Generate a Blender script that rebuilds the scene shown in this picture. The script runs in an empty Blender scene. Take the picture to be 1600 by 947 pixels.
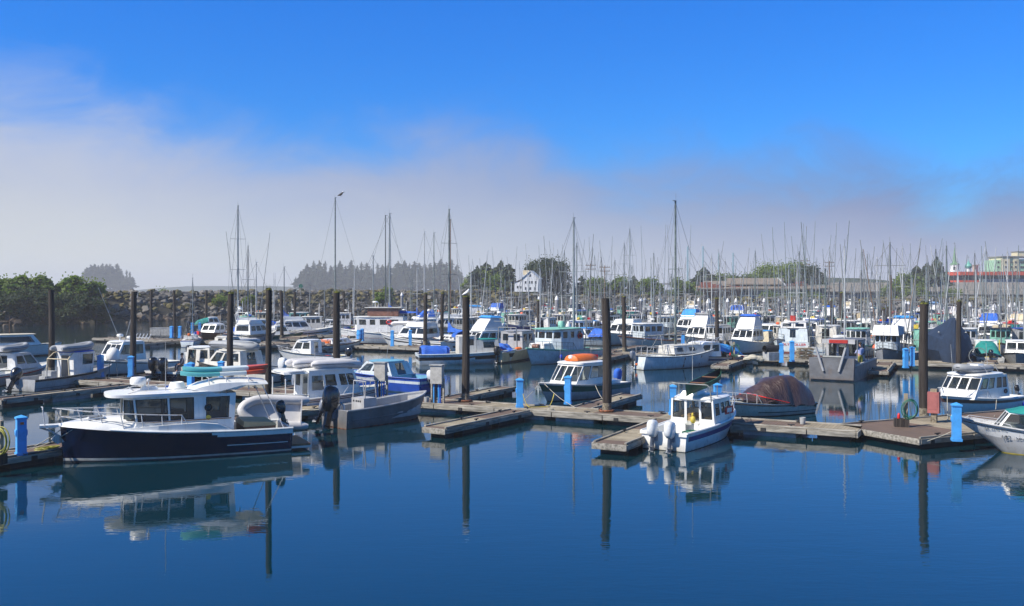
import bpy, math, random
from mathutils import Vector, Matrix, noise
R = random.Random(7)
PI = math.pi
SC = bpy.context.scene
COL = SC.collection
H, F = 6.5, 1500.0            # eye height (m), focal length in 1600-px-wide picture units

# ------------------------------------------------------------------ camera, sky, sun, exposure
cam = bpy.data.cameras.new("camera"); camo = bpy.data.objects.new("camera", cam); COL.objects.link(camo)
camo.location = (0, 0, H); camo.rotation_euler = (PI/2, 0, 0)
cam.sensor_width = 36; cam.lens = 36*F/1600; cam.shift_y = -23.5/1600; cam.clip_end = 9000; cam.clip_start = .1
SC.camera = camo
SUN_EL, SUN_AZ = math.radians(45), math.radians(243)    # azimuth clockwise from +Y (sun to the left, a little behind the camera)
sdir = Vector((math.sin(SUN_AZ)*math.cos(SUN_EL), math.cos(SUN_AZ)*math.cos(SUN_EL), math.sin(SUN_EL)))
sl = bpy.data.lights.new("sun", 'SUN'); sl.energy = 4.9; sl.angle = math.radians(.5); sl.color = (1, .93, .82)
so = bpy.data.objects.new("sun", sl); COL.objects.link(so); so.location = (-40, -20, 60)
so.rotation_euler = (-sdir).to_track_quat('-Z', 'Y').to_euler()
SC.view_settings.view_transform = 'Standard'; SC.view_settings.look = 'None'; SC.view_settings.gamma = 1
SC.view_settings.use_curve_mapping = False; SC.view_settings.exposure = 0.50
SC.cycles.max_bounces = 8; SC.cycles.glossy_bounces = 4; SC.cycles.transparent_max_bounces = 12
SC.cycles.volume_bounces = 0; SC.cycles.use_denoising = True; SC.cycles.caustics_reflective = False
SC.cycles.caustics_refractive = False; SC.cycles.sample_clamp_indirect = 6

def nd(nt, typ, **kw):
    n = nt.nodes.new(typ)
    for k, v in kw.items():
        if k.startswith('i_'):
            key = k[2:]; key = int(key) if key.isdigit() else key.replace('_', ' ')
            n.inputs[key].default_value = v
        else: setattr(n, k, v)
    return n
def mth(nt, op, a, b=None, c=None, clamp=False):
    n = nt.nodes.new('ShaderNodeMath'); n.operation = op; n.use_clamp = clamp
    for i, x in enumerate((a, b, c)):
        if x is None: continue
        if isinstance(x, (int, float)): n.inputs[i].default_value = x
        else: nt.links.new(x, n.inputs[i])
    return n.outputs[0]
def mixc(nt, fac, a, b, blend='MIX'):
    n = nt.nodes.new('ShaderNodeMix'); n.data_type = 'RGBA'; n.blend_type = blend
    for i, x in ((0, fac), (6, a), (7, b)):
        if isinstance(x, (int, float)): n.inputs[i].default_value = x
        elif isinstance(x, tuple): n.inputs[i].default_value = (*x, 1) if len(x) == 3 else x
        else: nt.links.new(x, n.inputs[i])
    return n.outputs[2]

W = bpy.data.worlds.new("World"); SC.world = W; W.use_nodes = True
nt = W.node_tree; nt.nodes.clear()
out = nd(nt, 'ShaderNodeOutputWorld'); bg = nd(nt, 'ShaderNodeBackground'); bg.inputs[1].default_value = .10
nt.links.new(bg.outputs[0], out.inputs[0])
sky = nd(nt, 'ShaderNodeTexSky', sky_type='NISHITA', sun_disc=False, sun_elevation=SUN_EL, sun_rotation=SUN_AZ,
         altitude=0, air_density=1.0, dust_density=.15, ozone_density=3.5)
hsv = nd(nt, 'ShaderNodeHueSaturation', i_Saturation=1.38, i_Value=1.0); nt.links.new(sky.outputs[0], hsv.inputs['Color'])
tc = nd(nt, 'ShaderNodeTexCoord'); sx = nd(nt, 'ShaderNodeSeparateXYZ'); nt.links.new(tc.outputs['Generated'], sx.inputs[0])
hyp = mth(nt, 'SQRT', mth(nt, 'ADD', mth(nt, 'MULTIPLY', sx.outputs[0], sx.outputs[0]), mth(nt, 'MULTIPLY', sx.outputs[1], sx.outputs[1])))
az = mth(nt, 'ARCTAN2', sx.outputs[0], sx.outputs[1])                   # 0 = ahead, + = right
el = mth(nt, 'DIVIDE', sx.outputs[2], mth(nt, 'MAXIMUM', hyp, 1e-4))
# fog bank lying over the sea: its upper edge as a curve of azimuth
FOG = [(-3.1, .10), (-1.2, .17), (-.62, .21), (-.49, .208), (-.43, .206), (-.37, .186), (-.29, .168), (-.20, .162), (-.15, .172), (-.09, .186), (0, .182),
       (.06, .160), (.11, .142), (.2, .142), (.29, .144), (.34, .134), (.39, .116), (.43, .112), (.49, .124), (.6, .10), (1.2, .06), (3.1, .10)]
fc = nd(nt, 'ShaderNodeFloatCurve'); crv = fc.mapping.curves[0]
pts = [((a+PI)/(2*PI), h*3) for a, h in FOG]
crv.points[0].location = pts[0]; crv.points[1].location = pts[-1]
for p in pts[1:-1]: crv.points.new(*p)
fc.mapping.update()
nt.links.new(mth(nt, 'DIVIDE', mth(nt, 'ADD', az, PI), 2*PI), fc.inputs['Value'])
edge = mth(nt, 'DIVIDE', fc.outputs[0], 3)
mp = nd(nt, 'ShaderNodeMapping'); mp.inputs['Scale'].default_value = (1, 1, 1.9); nt.links.new(tc.outputs['Generated'], mp.inputs[0])
n1 = nd(nt, 'ShaderNodeTexNoise', i_Scale=6.5, i_Detail=9, i_Roughness=.60, i_Distortion=.5); nt.links.new(mp.outputs[0], n1.inputs['Vector'])
n2 = nd(nt, 'ShaderNodeTexNoise', i_Scale=2.2, i_Detail=4, i_Roughness=.5); nt.links.new(mp.outputs[0], n2.inputs['Vector'])
disp = mth(nt, 'MULTIPLY', mth(nt, 'SUBTRACT', n1.outputs[0], .5), .15)
d = mth(nt, 'SUBTRACT', mth(nt, 'ADD', edge, disp), el)
soft = nd(nt, 'ShaderNodeMapRange', interpolation_type='SMOOTHERSTEP'); nt.links.new(d, soft.inputs[0])
soft.inputs[1].default_value = -.035; soft.inputs[2].default_value = .088
dens = mth(nt, 'MULTIPLY', soft.outputs[0], mth(nt, 'ADD', .82, mth(nt, 'MULTIPLY', n2.outputs[0], .3)), clamp=True)
depth = nd(nt, 'ShaderNodeMapRange', i_1=.0, i_2=.16); nt.links.new(d, depth.inputs[0]); lowf = nd(nt, 'ShaderNodeMapRange', interpolation_type='SMOOTHSTEP', i_1=.11, i_2=.0); nt.links.new(el, lowf.inputs[0])
side = nd(nt, 'ShaderNodeMapRange', i_1=-.42, i_2=.42); nt.links.new(az, side.inputs[0])
fogL = mixc(nt, depth.outputs[0], (.31, .385, .60), (.47, .495, .53)); fogR = mixc(nt, depth.outputs[0], (.10, .155, .34), (.22, .27, .44))
fogL = mixc(nt, lowf.outputs[0], fogL, (.54, .56, .58)); fogR = mixc(nt, mth(nt, 'MULTIPLY', lowf.outputs[0], .65), fogR, (.40, .41, .50))
fog = mixc(nt, side.outputs[0], fogL, fogR)
fogs = mixc(nt, 1.0, fog, (9.1, 9.1, 9.1), 'MULTIPLY')
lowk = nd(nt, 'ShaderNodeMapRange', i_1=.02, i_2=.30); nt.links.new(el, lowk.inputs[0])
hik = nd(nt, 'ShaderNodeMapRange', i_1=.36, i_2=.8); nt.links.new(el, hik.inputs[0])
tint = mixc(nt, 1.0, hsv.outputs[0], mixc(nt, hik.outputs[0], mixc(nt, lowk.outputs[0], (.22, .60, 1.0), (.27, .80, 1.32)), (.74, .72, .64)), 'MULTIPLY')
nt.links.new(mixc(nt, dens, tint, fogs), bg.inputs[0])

# ------------------------------------------------------------------ coordinate helper: a pixel of the photograph on a level plane
def W2(px, py, z=0.0):
    D = (H-z)*F/(py-450.0); return Vector(((px-800)*D/F, D, z))
def at(px, D, py=None):       # point at distance D; height from py
    return Vector(((px-800)*D/F, D, 0 if py is None else H-(py-450)*D/F))

# ------------------------------------------------------------------ materials
M = {}
def pm(name, col, rough=.5, streak=0, metal=0., var=.1, scale=2., bump=0., bscale=30., col2=None, stretch=(1, 1, 1), coat=0., stain=None, spec=.5, detail=5):
    m = bpy.data.materials.new(name); m.use_nodes = True; t = m.node_tree; b = t.nodes['Principled BSDF']
    b.inputs['Roughness'].default_value = rough; b.inputs['Metallic'].default_value = metal
    b.inputs['Coat Weight'].default_value = coat; b.inputs['Specular IOR Level'].default_value = spec
    tcn = nd(t, 'ShaderNodeTexCoord'); mpn = nd(t, 'ShaderNodeMapping'); mpn.inputs['Scale'].default_value = stretch
    t.links.new(tcn.outputs['Object'], mpn.inputs[0])
    n = nd(t, 'ShaderNodeTexNoise', i_Scale=scale, i_Detail=detail, i_Roughness=.62); t.links.new(mpn.outputs[0], n.inputs['Vector'])
    c2 = col2 if col2 else tuple(max(0, c*(1-var*2.2)) for c in col)
    c1 = col if col2 else tuple(min(1, c*(1+var*.6)) for c in col)
    r = nd(t, 'ShaderNodeMapRange', i_1=.36, i_2=.66); t.links.new(n.outputs[0], r.inputs[0])
    c = mixc(t, r.outputs[0], c1, c2)
    if streak:
        mp2 = nd(t, 'ShaderNodeMapping'); mp2.inputs['Scale'].default_value = (5, 5, .35); t.links.new(tcn.outputs['Object'], mp2.inputs[0]); n4 = nd(t, 'ShaderNodeTexNoise', i_Scale=2.2, i_Detail=4); t.links.new(mp2.outputs[0], n4.inputs['Vector'])
        r4 = nd(t, 'ShaderNodeMapRange', i_1=.56, i_2=.72, i_4=streak); t.links.new(n4.outputs[0], r4.inputs[0]); c = mixc(t, r4.outputs[0], c, (.22, .13, .07))
    if stain:                                  # dirt line just above the water
        g = nd(t, 'ShaderNodeNewGeometry'); s = nd(t, 'ShaderNodeSeparateXYZ'); t.links.new(g.outputs['Position'], s.inputs[0])
        n3 = nd(t, 'ShaderNodeTexNoise', i_Scale=2.5, i_Detail=3); t.links.new(tcn.outputs['Object'], n3.inputs['Vector'])
        rr = nd(t, 'ShaderNodeMapRange', i_1=.38, i_2=.02); t.links.new(s.outputs[2], rr.inputs[0])
        f = mth(t, 'MULTIPLY', rr.outputs[0], mth(t, 'MULTIPLY', n3.outputs[0], 1.1), clamp=True)
        c = mixc(t, f, c, stain)
    t.links.new(c, b.inputs['Base Color'])
    rv = mth(t, 'ADD', rough-.06, mth(t, 'MULTIPLY', n.outputs[0], .14), clamp=True); t.links.new(rv, b.inputs['Roughness'])
    if bump:
        nb = nd(t, 'ShaderNodeTexNoise', i_Scale=bscale, i_Detail=4); t.links.new(mpn.outputs[0], nb.inputs['Vector'])
        bn = nd(t, 'ShaderNodeBump', i_Strength=bump, i_Distance=.05); t.links.new(nb.outputs[0], bn.inputs['Height']); t.links.new(bn.outputs[0], b.inputs['Normal'])
    M[name] = m; return m
ST = (.22, .19, .12)
pm('white_gel', (.80, .80, .77), .28, streak=.12, var=.05, coat=.3, stain=ST); pm('white_paint', (.74, .74, .72), .5, streak=.45, var=.08, scale=1.5, stain=ST)
pm('offwhite', (.64, .62, .56), .5, streak=.4, var=.08, stain=ST); pm('bluewhite', (.56, .63, .66), .5, streak=.45, var=.08, stain=ST); pm('cream', (.62, .55, .40), .5, var=.08)
pm('navy', (.003, .006, .028), .12, var=.05, coat=.6); pm('black', (.012, .012, .014), .45, var=.1); pm('red_paint', (.42, .03, .02), .45, var=.1)
pm('blue_hull', (.012, .06, .34), .35, var=.1, coat=.2); pm('blue_stripe', (.02, .035, .20), .4, var=.1); pm('green_hull', (.01, .10, .07), .3, var=.1, coat=.3)
pm('seafoam', (.22, .50, .40), .55, var=.1); pm('teal_stripe', (.05, .3, .32), .5); pm('bottom_red', (.16, .035, .025), .7, var=.2); pm('bottom_black', (.015, .017, .02), .7, var=.1)
pm('bottom_blue', (.02, .07, .16), .7, var=.15); pm('boot_white', (.6, .6, .56), .5, stain=ST); pm('grey_hull', (.32, .33, .34), .5, streak=.4, var=.1, stain=ST)
pm('brown_hull', (.22, .10, .065), .5, var=.15); pm('dark_boot', (.02, .03, .04), .6)
pm('alu', (.42, .425, .43), .42, .35, var=.12, scale=1.6, stain=(.10, .10, .08)); pm('alu_dark', (.15, .155, .165), .5, .35, var=.15, scale=1.5, stain=(.12, .08, .05)); pm('steel', (.55, .56, .57), .28, .9, var=.05)
pm('galv', (.21, .23, .23), .5, .5, var=.1); pm('mast_alu', (.24, .28, .29), .45, .35, var=.08); pm('mast_dark', (.10, .12, .12), .5, .3, var=.1); pm('mast_wood', (.20, .12, .07), .6, var=.15)
pm('mast_white', (.48, .50, .50), .5); pm('wire', (.16, .17, .18), .5, .4); pm('mast_green', (.16, .20, .19), .6, var=.2)
pm('rubber', (.02, .02, .022), .7); pm('deck_white', (.62, .62, .58), .6, var=.1, bump=.1); pm('deck_grey', (.25, .26, .26), .7, var=.15); pm('nonskid_blue', (.14, .36, .50), .6)
pm('teak', (.25, .12, .055), .6, var=.2, stretch=(1, 12, 1), scale=3); pm('tan_vinyl', (.64, .42, .20), .6, var=.06)
pm('canvas_blue', (.02, .12, .55), .75, var=.15, bump=.5, bscale=3); pm('canvas_lightblue', (.04, .28, .68), .75, var=.12, bump=.4, bscale=3); pm('canvas_white', (.66, .66, .66), .7, var=.04, bump=.3, bscale=2.5)
pm('canvas_navy', (.012, .028, .062), .7, var=.15, bump=.35, bscale=2); pm('canvas_teal', (.01, .22, .20), .7, var=.1, bump=.3, bscale=3); pm('canvas_beige', (.55, .47, .32), .8, var=.1); pm('canvas_grey', (.25, .26, .27), .8, var=.1)
pm('tarp_maroon', (.030, .016, .016), .34, col2=(.085, .055, .052), scale=6, bump=.9, bscale=5, stretch=(3.2, .6, .6)); pm('orange', (.75, .16, .02), .5, var=.08); pm('red', (.62, .02, .02), .45); pm('yellow', (.62, .48, .06), .6, var=.15)
pm('ribgrey', (.30, .315, .33), .55, var=.07, bump=.1, bscale=4); pm('ribwhite', (.58, .57, .57), .5, var=.05); pm('ribdark', (.06, .065, .07), .6); pm('canoe_green', (.03, .13, .06), .45, var=.25)
pm('board_teal', (.10, .40, .42), .4, var=.05); pm('board_white', (.60, .66, .66), .4, var=.04); pm('board_red', (.60, .09, .04), .4)
pm('ob_black', (.012, .014, .02), .2, coat=.5); pm('ob_white', (.72, .74, .75), .25, coat=.4); pm('ob_grey', (.18, .20, .24), .3, coat=.3); pm('buoy_blue', (.02, .06, .60), .4); pm('buoy_orange', (.80, .15, .06), .5)
pm('pedestal_blue', (.07, .36, .80), .5, var=.10, scale=3); pm('box_red', (.34, .11, .10), .6, var=.12); pm('box_grey', (.42, .41, .38), .6, var=.15, scale=4); pm('hose_green', (.015, .13, .085), .5); pm('hose_yellow', (.36, .34, .05), .5); pm('rope', (.45, .42, .34), .8, var=.1)
pm('pile', (.062, .05, .042), .92, var=.5, scale=4, stretch=(3.2, 3.2, .14), bump=1.0, bscale=9, col2=(.016, .011, .009)); pm('pile_tide', (.30, .26, .19), .95, var=.3, scale=9, bump=.9, bscale=14, col2=(.08, .065, .045)); pm('moss', (.13, .14, .02), .95, var=.4, scale=8, bump=.6)
pm('steel_pile', (.28, .28, .30), .6, .2, var=.18, scale=1.4); pm('cone_white', (.75, .75, .75), .5)
pm('fascia', (.36, .335, .285), .88, var=.3, scale=2.2, stretch=(.5, 4, 4), bump=.4, bscale=10, stain=(.03, .03, .025)); pm('float_dark', (.02, .02, .022), .7, var=.3); pm('float_white', (.40, .41, .41), .7, var=.2)
pm('rusty', (.25, .09, .04), .8, var=.4, scale=6); pm('plaster', (.70, .71, .70), .8, var=.04); pm('crate', (.35, .29, .2), .9, var=.2); pm('skin', (.50, .28, .20), .6); pm('hair', (.03, .018, .012), .8); pm('shirt', (.42, .46, .70), .8); pm('oilskin', (.22, .22, .03), .6); pm('boot', (.02, .04, .09), .5)
pm('cloth_dark', (.04, .05, .08), .8); pm('feather_white', (.75, .75, .75), .7); pm('feather_dark', (.03, .025, .02), .7)
pm('roof_brown', (.22, .18, .14), .9, var=.1, scale=1.2); pm('roof_grey', (.20, .185, .165), .9, var=.08, scale=.8); pm('wall_red', (.30, .085, .05), .8, var=.1); pm('wall_bluegrey', (.24, .29, .33), .8, var=.08); pm('wall_white', (.66, .67, .68), .8, var=.04)
pm('fascia_red', (.60, .085, .04), .6, var=.08); pm('wall_cream', (.62, .55, .36), .8, var=.05); pm('wall_mint', (.33, .54, .36), .8, var=.05); pm('copper_green', (.13, .26, .14), .6, var=.1); pm('dome_teal', (.10, .36, .30), .5); pm('pylon', (.24, .40, .46), .6); pm('win_dark', (.03, .035, .045), .15); pm('chimney', (.45, .38, .32), .8)
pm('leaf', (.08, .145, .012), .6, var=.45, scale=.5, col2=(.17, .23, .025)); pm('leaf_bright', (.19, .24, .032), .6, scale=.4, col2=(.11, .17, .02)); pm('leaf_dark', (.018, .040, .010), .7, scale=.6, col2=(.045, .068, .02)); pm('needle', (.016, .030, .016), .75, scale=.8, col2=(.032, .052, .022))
pm('bark', (.06, .045, .035), .9, var=.3); pm('rock', (.17, .16, .145), .9, scale=.25, bump=.8, bscale=2, col2=(.05, .048, .05)); pm('rock_lichen', (.13, .105, .04), .9, scale=.35, bump=.8, bscale=2, col2=(.07, .07, .025)); pm('rock_wet', (.045, .04, .035), .6, var=.4, scale=.5, bump=.5, bscale=3, col2=(.09, .055, .03)); pm('earth', (.03, .028, .02), .95, var=.3, scale=.2)
def leafy(name):
    m = M[name]; t = m.node_tree; b = t.nodes['Principled BSDF']; o = t.nodes['Material Output']
    tr = nd(t, 'ShaderNodeBsdfTranslucent'); l = b.inputs['Base Color'].links[0].from_socket; t.links.new(mixc(t, 1., l, (1.5, 1.7, .6), 'MULTIPLY'), tr.inputs[0])
    mx = nd(t, 'ShaderNodeMixShader'); mx.inputs[0].default_value = .3; t.links.new(b.outputs[0], mx.inputs[1]); t.links.new(tr.outputs[0], mx.inputs[2]); t.links.new(mx.outputs[0], o.inputs[0])
for n_ in ('leaf', 'leaf_bright', 'leaf_dark'): leafy(n_)
def glassmat(name, col, tr):
    m = bpy.data.materials.new(name); m.use_nodes = True; t = m.node_tree; b = t.nodes['Principled BSDF']; o = t.nodes['Material Output']
    b.inputs['Base Color'].default_value = (*col, 1); b.inputs['Roughness'].default_value = .04; b.inputs['Specular IOR Level'].default_value = .6
    tn = nd(t, 'ShaderNodeBsdfTransparent'); tn.inputs[0].default_value = (.75, .8, .8, 1)
    mx = nd(t, 'ShaderNodeMixShader'); mx.inputs[0].default_value = tr; t.links.new(b.outputs[0], mx.inputs[1]); t.links.new(tn.outputs[0], mx.inputs[2]); t.links.new(mx.outputs[0], o.inputs[0]); M[name] = m
glassmat('glass', (.02, .026, .03), .42); glassmat('glass_clear', (.05, .06, .065), .72); glassmat('glass_dark', (.015, .018, .022), .12)
def deckmat():                                # floats decked in brown grit panels and bare tan planks, plank joints across
    m = bpy.data.materials.new('dock_deck'); m.use_nodes = True; t = m.node_tree; b = t.nodes['Principled BSDF']; b.inputs['Roughness'].default_value = .85
    tcn = nd(t, 'ShaderNodeTexCoord'); s = nd(t, 'ShaderNodeSeparateXYZ'); t.links.new(tcn.outputs['Object'], s.inputs[0])
    cell = mth(t, 'FLOOR', mth(t, 'DIVIDE', s.outputs[0], 3.3)); wn = nd(t, 'ShaderNodeTexWhiteNoise', noise_dimensions='1D'); t.links.new(cell, wn.inputs['W'])
    sel = mth(t, 'GREATER_THAN', wn.outputs[0], .5)
    pl = mth(t, 'FLOOR', mth(t, 'DIVIDE', s.outputs[0], .145)); wp = nd(t, 'ShaderNodeTexWhiteNoise', noise_dimensions='1D'); t.links.new(pl, wp.inputs['W'])
    fr = mth(t, 'FRACT', mth(t, 'DIVIDE', s.outputs[0], .145)); gap = mth(t, 'LESS_THAN', fr, .09)
    n = nd(t, 'ShaderNodeTexNoise', i_Scale=1.3, i_Detail=6); t.links.new(tcn.outputs['Object'], n.inputs['Vector'])
    r = nd(t, 'ShaderNodeMapRange', i_1=.35, i_2=.7); t.links.new(n.outputs[0], r.inputs[0])
    tan = mixc(t, r.outputs[0], (.36, .31, .22), (.22, .18, .12)); brn = mixc(t, r.outputs[0], (.17, .11, .08), (.115, .078, .058))
    c = mixc(t, sel, tan, brn); c = mixc(t, mth(t, 'MULTIPLY', wp.outputs[0], .35), c, (.10, .085, .065)); c = mixc(t, mth(t, 'MULTIPLY', gap, .7), c, (.02, .018, .015))
    t.links.new(c, b.inputs['Base Color']); M['dock_deck'] = m
deckmat()

# ------------------------------------------------------------------ mesh builder
class MB:
    def __init__(s): s.v = []; s.f = []; s.mi = []; s.T = Matrix(); s.names = []
    def mid(s, name):
        if name not in s.names: s.names.append(name)
        return s.names.index(name)
    def add(s, vs, fs, m='white_gel'):
        o = len(s.v); T = s.T; s.v += [T @ Vector(p) for p in vs]; mm = s.mid(m) if isinstance(m, str) else None
        for i, f in enumerate(fs):
            s.f.append([o+j for j in f]); s.mi.append(mm if mm is not None else s.mid(m[i]))
        return s
    def hexa(s, b, t, m):     # bottom 4 (ccw from above), top 4
        return s.add(list(b)+list(t), [(3, 2, 1, 0), (4, 5, 6, 7), (0, 1, 5, 4), (1, 2, 6, 5), (2, 3, 7, 6), (3, 0, 4, 7)], m)
    def box(s, c, d, m, rz=0, top=1.0):
        x, y, z = d[0]/2, d[1]/2, d[2]/2; ca, sa = math.cos(rz), math.sin(rz)
        q = lambda a, b_, e, k: (c[0]+(a*ca-b_*sa)*k, c[1]+(a*sa+b_*ca)*k, c[2]+e)
        return s.hexa([q(-x, -y, -z, 1), q(x, -y, -z, 1), q(x, y, -z, 1), q(-x, y, -z, 1)], [q(-x, -y, z, top), q(x, -y, z, top), q(x, y, z, top), q(-x, y, z, top)], m)
    def prism(s, poly, z0, z1, m):
        n = len(poly); return s.add([(p[0], p[1], z0) for p in poly]+[(p[0], p[1], z1) for p in poly], [tuple(range(n))[::-1], tuple(range(n, 2*n))]+[(i, (i+1) % n, n+(i+1) % n, n+i) for i in range(n)], m)
    def ext(s, poly, y0, y1, m):      # polygon in xz extruded along y
        n = len(poly); return s.add([(p[0], y0, p[1]) for p in poly]+[(p[0], y1, p[1]) for p in poly], [tuple(range(n)), tuple(range(n, 2*n))[::-1]]+[(i, n+i, n+(i+1) % n, (i+1) % n) for i in range(n)], m)
    def loft(s, rings, m, closed=True, capa=True, capb=True, mats=None):
        n = len(rings[0]); vs = [p for r in rings for p in r]; fs = []; ms = []
        for i in range(len(rings)-1):
            for j in range(n if closed else n-1):
                k = (j+1) % n; fs.append((i*n+j, i*n+k, (i+1)*n+k, (i+1)*n+j)); ms.append(mats[j] if mats else m)
        if closed and capa: fs.append(tuple(range(n))[::-1]); ms.append(m)
        if closed and capb: fs.append(tuple(range((len(rings)-1)*n, len(rings)*n))); ms.append(m)
        return s.add(vs, fs, ms)
    def tube(s, pts, r, m, n=6, cap=True, flat=1.0):
        pts = [Vector(p) for p in pts]; rr = r if isinstance(r, (list, tuple)) else [r]*len(pts); rings = []; up = None
        for i, p in enumerate(pts):
            d = (pts[min(i+1, len(pts)-1)]-pts[max(i-1, 0)])
            d = d.normalized() if d.length > 1e-9 else Vector((0, 0, 1))
            if up is None: up = Vector((0, 0, 1)) if abs(d.z) < .9 else Vector((1, 0, 0))
            a = d.cross(up); a = a.normalized() if a.length > 1e-6 else Vector((1, 0, 0)); b = a.cross(d).normalized(); up = b
            rings.append([p+a*math.cos(2*PI*k/n)*rr[i]+b*math.sin(2*PI*k/n)*rr[i]*flat for k in range(n)])
        return s.loft(rings, m, True, cap, cap)
    def lathe(s, prof, m, c=(0, 0, 0), n=12):
        rings = [[(c[0]+r*math.cos(2*PI*k/n), c[1]+r*math.sin(2*PI*k/n), c[2]+z) for k in range(n)] for r, z in prof]
        return s.loft(rings, m)
    def ell(s, c, r, m, nu=10, nv=6):
        rings = []
        for i in range(nv+1):
            a = -PI/2+PI*i/nv; a = max(-PI/2+.08, min(PI/2-.08, a))
            rings.append([(c[0]+r[0]*math.cos(a)*math.cos(2*PI*k/nu), c[1]+r[1]*math.cos(a)*math.sin(2*PI*k/nu), c[2]+r[2]*math.sin(a)) for k in range(nu)])
        return s.loft(rings, m)
    def torus(s, c, Rr, r, m, ax='x', n=16, k=6, a0=0, a1=2*PI, sq=1.0):
        pts = []
        for i in range(n+1):
            a = a0+(a1-a0)*i/n; u, v = Rr*math.cos(a), Rr*sq*math.sin(a)
            pts.append((c[0], c[1]+u, c[2]+v) if ax == 'x' else (c[0]+u, c[1], c[2]+v) if ax == 'y' else (c[0]+u, c[1]+v, c[2]))
        return s.tube(pts, r, m, k, cap=(a1-a0) < 6.28)
    def build(s, name, parent=None, ang=38, loc=None, flat=False, label=None):
        me = bpy.data.meshes.new(name); me.from_pydata([tuple(p) for p in s.v], [], s.f)
        for n_ in s.names: me.materials.append(M[n_])
        me.polygons.foreach_set('material_index', s.mi)
        if not flat:
            me.polygons.foreach_set('use_smooth', [True]*len(me.polygons)); me.set_sharp_from_angle(angle=math.radians(ang))
        me.update(); o = bpy.data.objects.new(name, me); COL.objects.link(o)
        if parent: o.parent = parent
        if loc is not None: o.location = loc
        if label: o['label'] = label
        return o
def tag(o, label=None, cat=None, group=None, kind=None):
    if label: o['label'] = label
    if cat: o['category'] = cat
    if group: o['group'] = group
    if kind: o['kind'] = kind
    return o
def empty(name, loc=(0, 0, 0), rz=0, label=None, cat=None, group=None, parent=None):
    o = bpy.data.objects.new(name, None); COL.objects.link(o); o.location = loc; o.rotation_euler = (0, 0, rz); o.empty_display_size = .3
    if parent: o.parent = parent
    return tag(o, label, cat, group)
def copy_tree(o, parent=None):
    c = o.copy(); COL.objects.link(c)
    if parent: c.parent = parent
    for ch in list(o.children): copy_tree(ch, c)
    return c
def chaikin(poly, n=2):
    for _ in range(n):
        q = []
        for i in range(len(poly)):
            a, b = Vector(poly[i]), Vector(poly[(i+1) % len(poly)]); q += [a*.78+b*.22, a*.22+b*.78]
        poly = q
    return poly
def offset(poly, d):
    c = sum((Vector(p) for p in poly), Vector((0,)*len(poly[0])))/len(poly)
    return [Vector(p)+(Vector(p)-c).normalized()*d for p in poly]

# ------------------------------------------------------------------ water, land, air
def watermat():
    m = bpy.data.materials.new('harbour_water'); m.use_nodes = True; t = m.node_tree; b = t.nodes['Principled BSDF']
    b.inputs['Base Color'].default_value = (.001, .021, .032, 1); b.inputs['Roughness'].default_value = .012; b.inputs['IOR'].default_value = 1.62
    g = nd(t, 'ShaderNodeNewGeometry'); 
    mp1 = nd(t, 'ShaderNodeMapping'); mp1.inputs['Scale'].default_value = (.55, 1.5, 1); t.links.new(g.outputs['Position'], mp1.inputs[0])
    a = nd(t, 'ShaderNodeTexNoise', i_Scale=1.15, i_Detail=3, i_Roughness=.5); t.links.new(mp1.outputs[0], a.inputs['Vector'])
    a2 = nd(t, 'ShaderNodeTexNoise', i_Scale=4.6, i_Detail=2, i_Roughness=.5); t.links.new(mp1.outputs[0], a2.inputs['Vector'])
    big = nd(t, 'ShaderNodeTexNoise', i_Scale=.035, i_Detail=3); t.links.new(g.outputs['Position'], big.inputs['Vector'])
    s = nd(t, 'ShaderNodeSeparateXYZ'); t.links.new(g.outputs['Position'], s.inputs[0])
    far = nd(t, 'ShaderNodeMapRange', i_1=55, i_2=140, i_3=.0, i_4=1.0); t.links.new(s.outputs[1], far.inputs[0])
    patch = nd(t, 'ShaderNodeMapRange', i_1=.40, i_2=.64, i_3=.2, i_4=.95); t.links.new(big.outputs[0], patch.inputs[0])
    amp = mth(t, 'MULTIPLY', patch.outputs[0], mth(t, 'ADD', .6, mth(t, 'MULTIPLY', far.outputs[0], 2.2)))
    h = mth(t, 'ADD', mth(t, 'MULTIPLY', a.outputs[0], .7), mth(t, 'MULTIPLY', a2.outputs[0], .22))
    bn = nd(t, 'ShaderNodeBump', i_Strength=1.0, i_Distance=.018); t.links.new(mth(t, 'MULTIPLY', h, amp), bn.inputs['Height']); t.links.new(bn.outputs[0], b.inputs['Normal'])
    M['harbour_water'] = m
watermat()
tag(MB().add([(-1500, -80, 0), (1500, -80, 0), (1500, 2600, 0), (-1500, 2600, 0)], [(0, 1, 2, 3)], 'harbour_water').build('water', flat=True), kind='structure')

def noise2(x, y, s=1.): return noise.noise(Vector((x*s, y*s, 3.1)))
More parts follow.
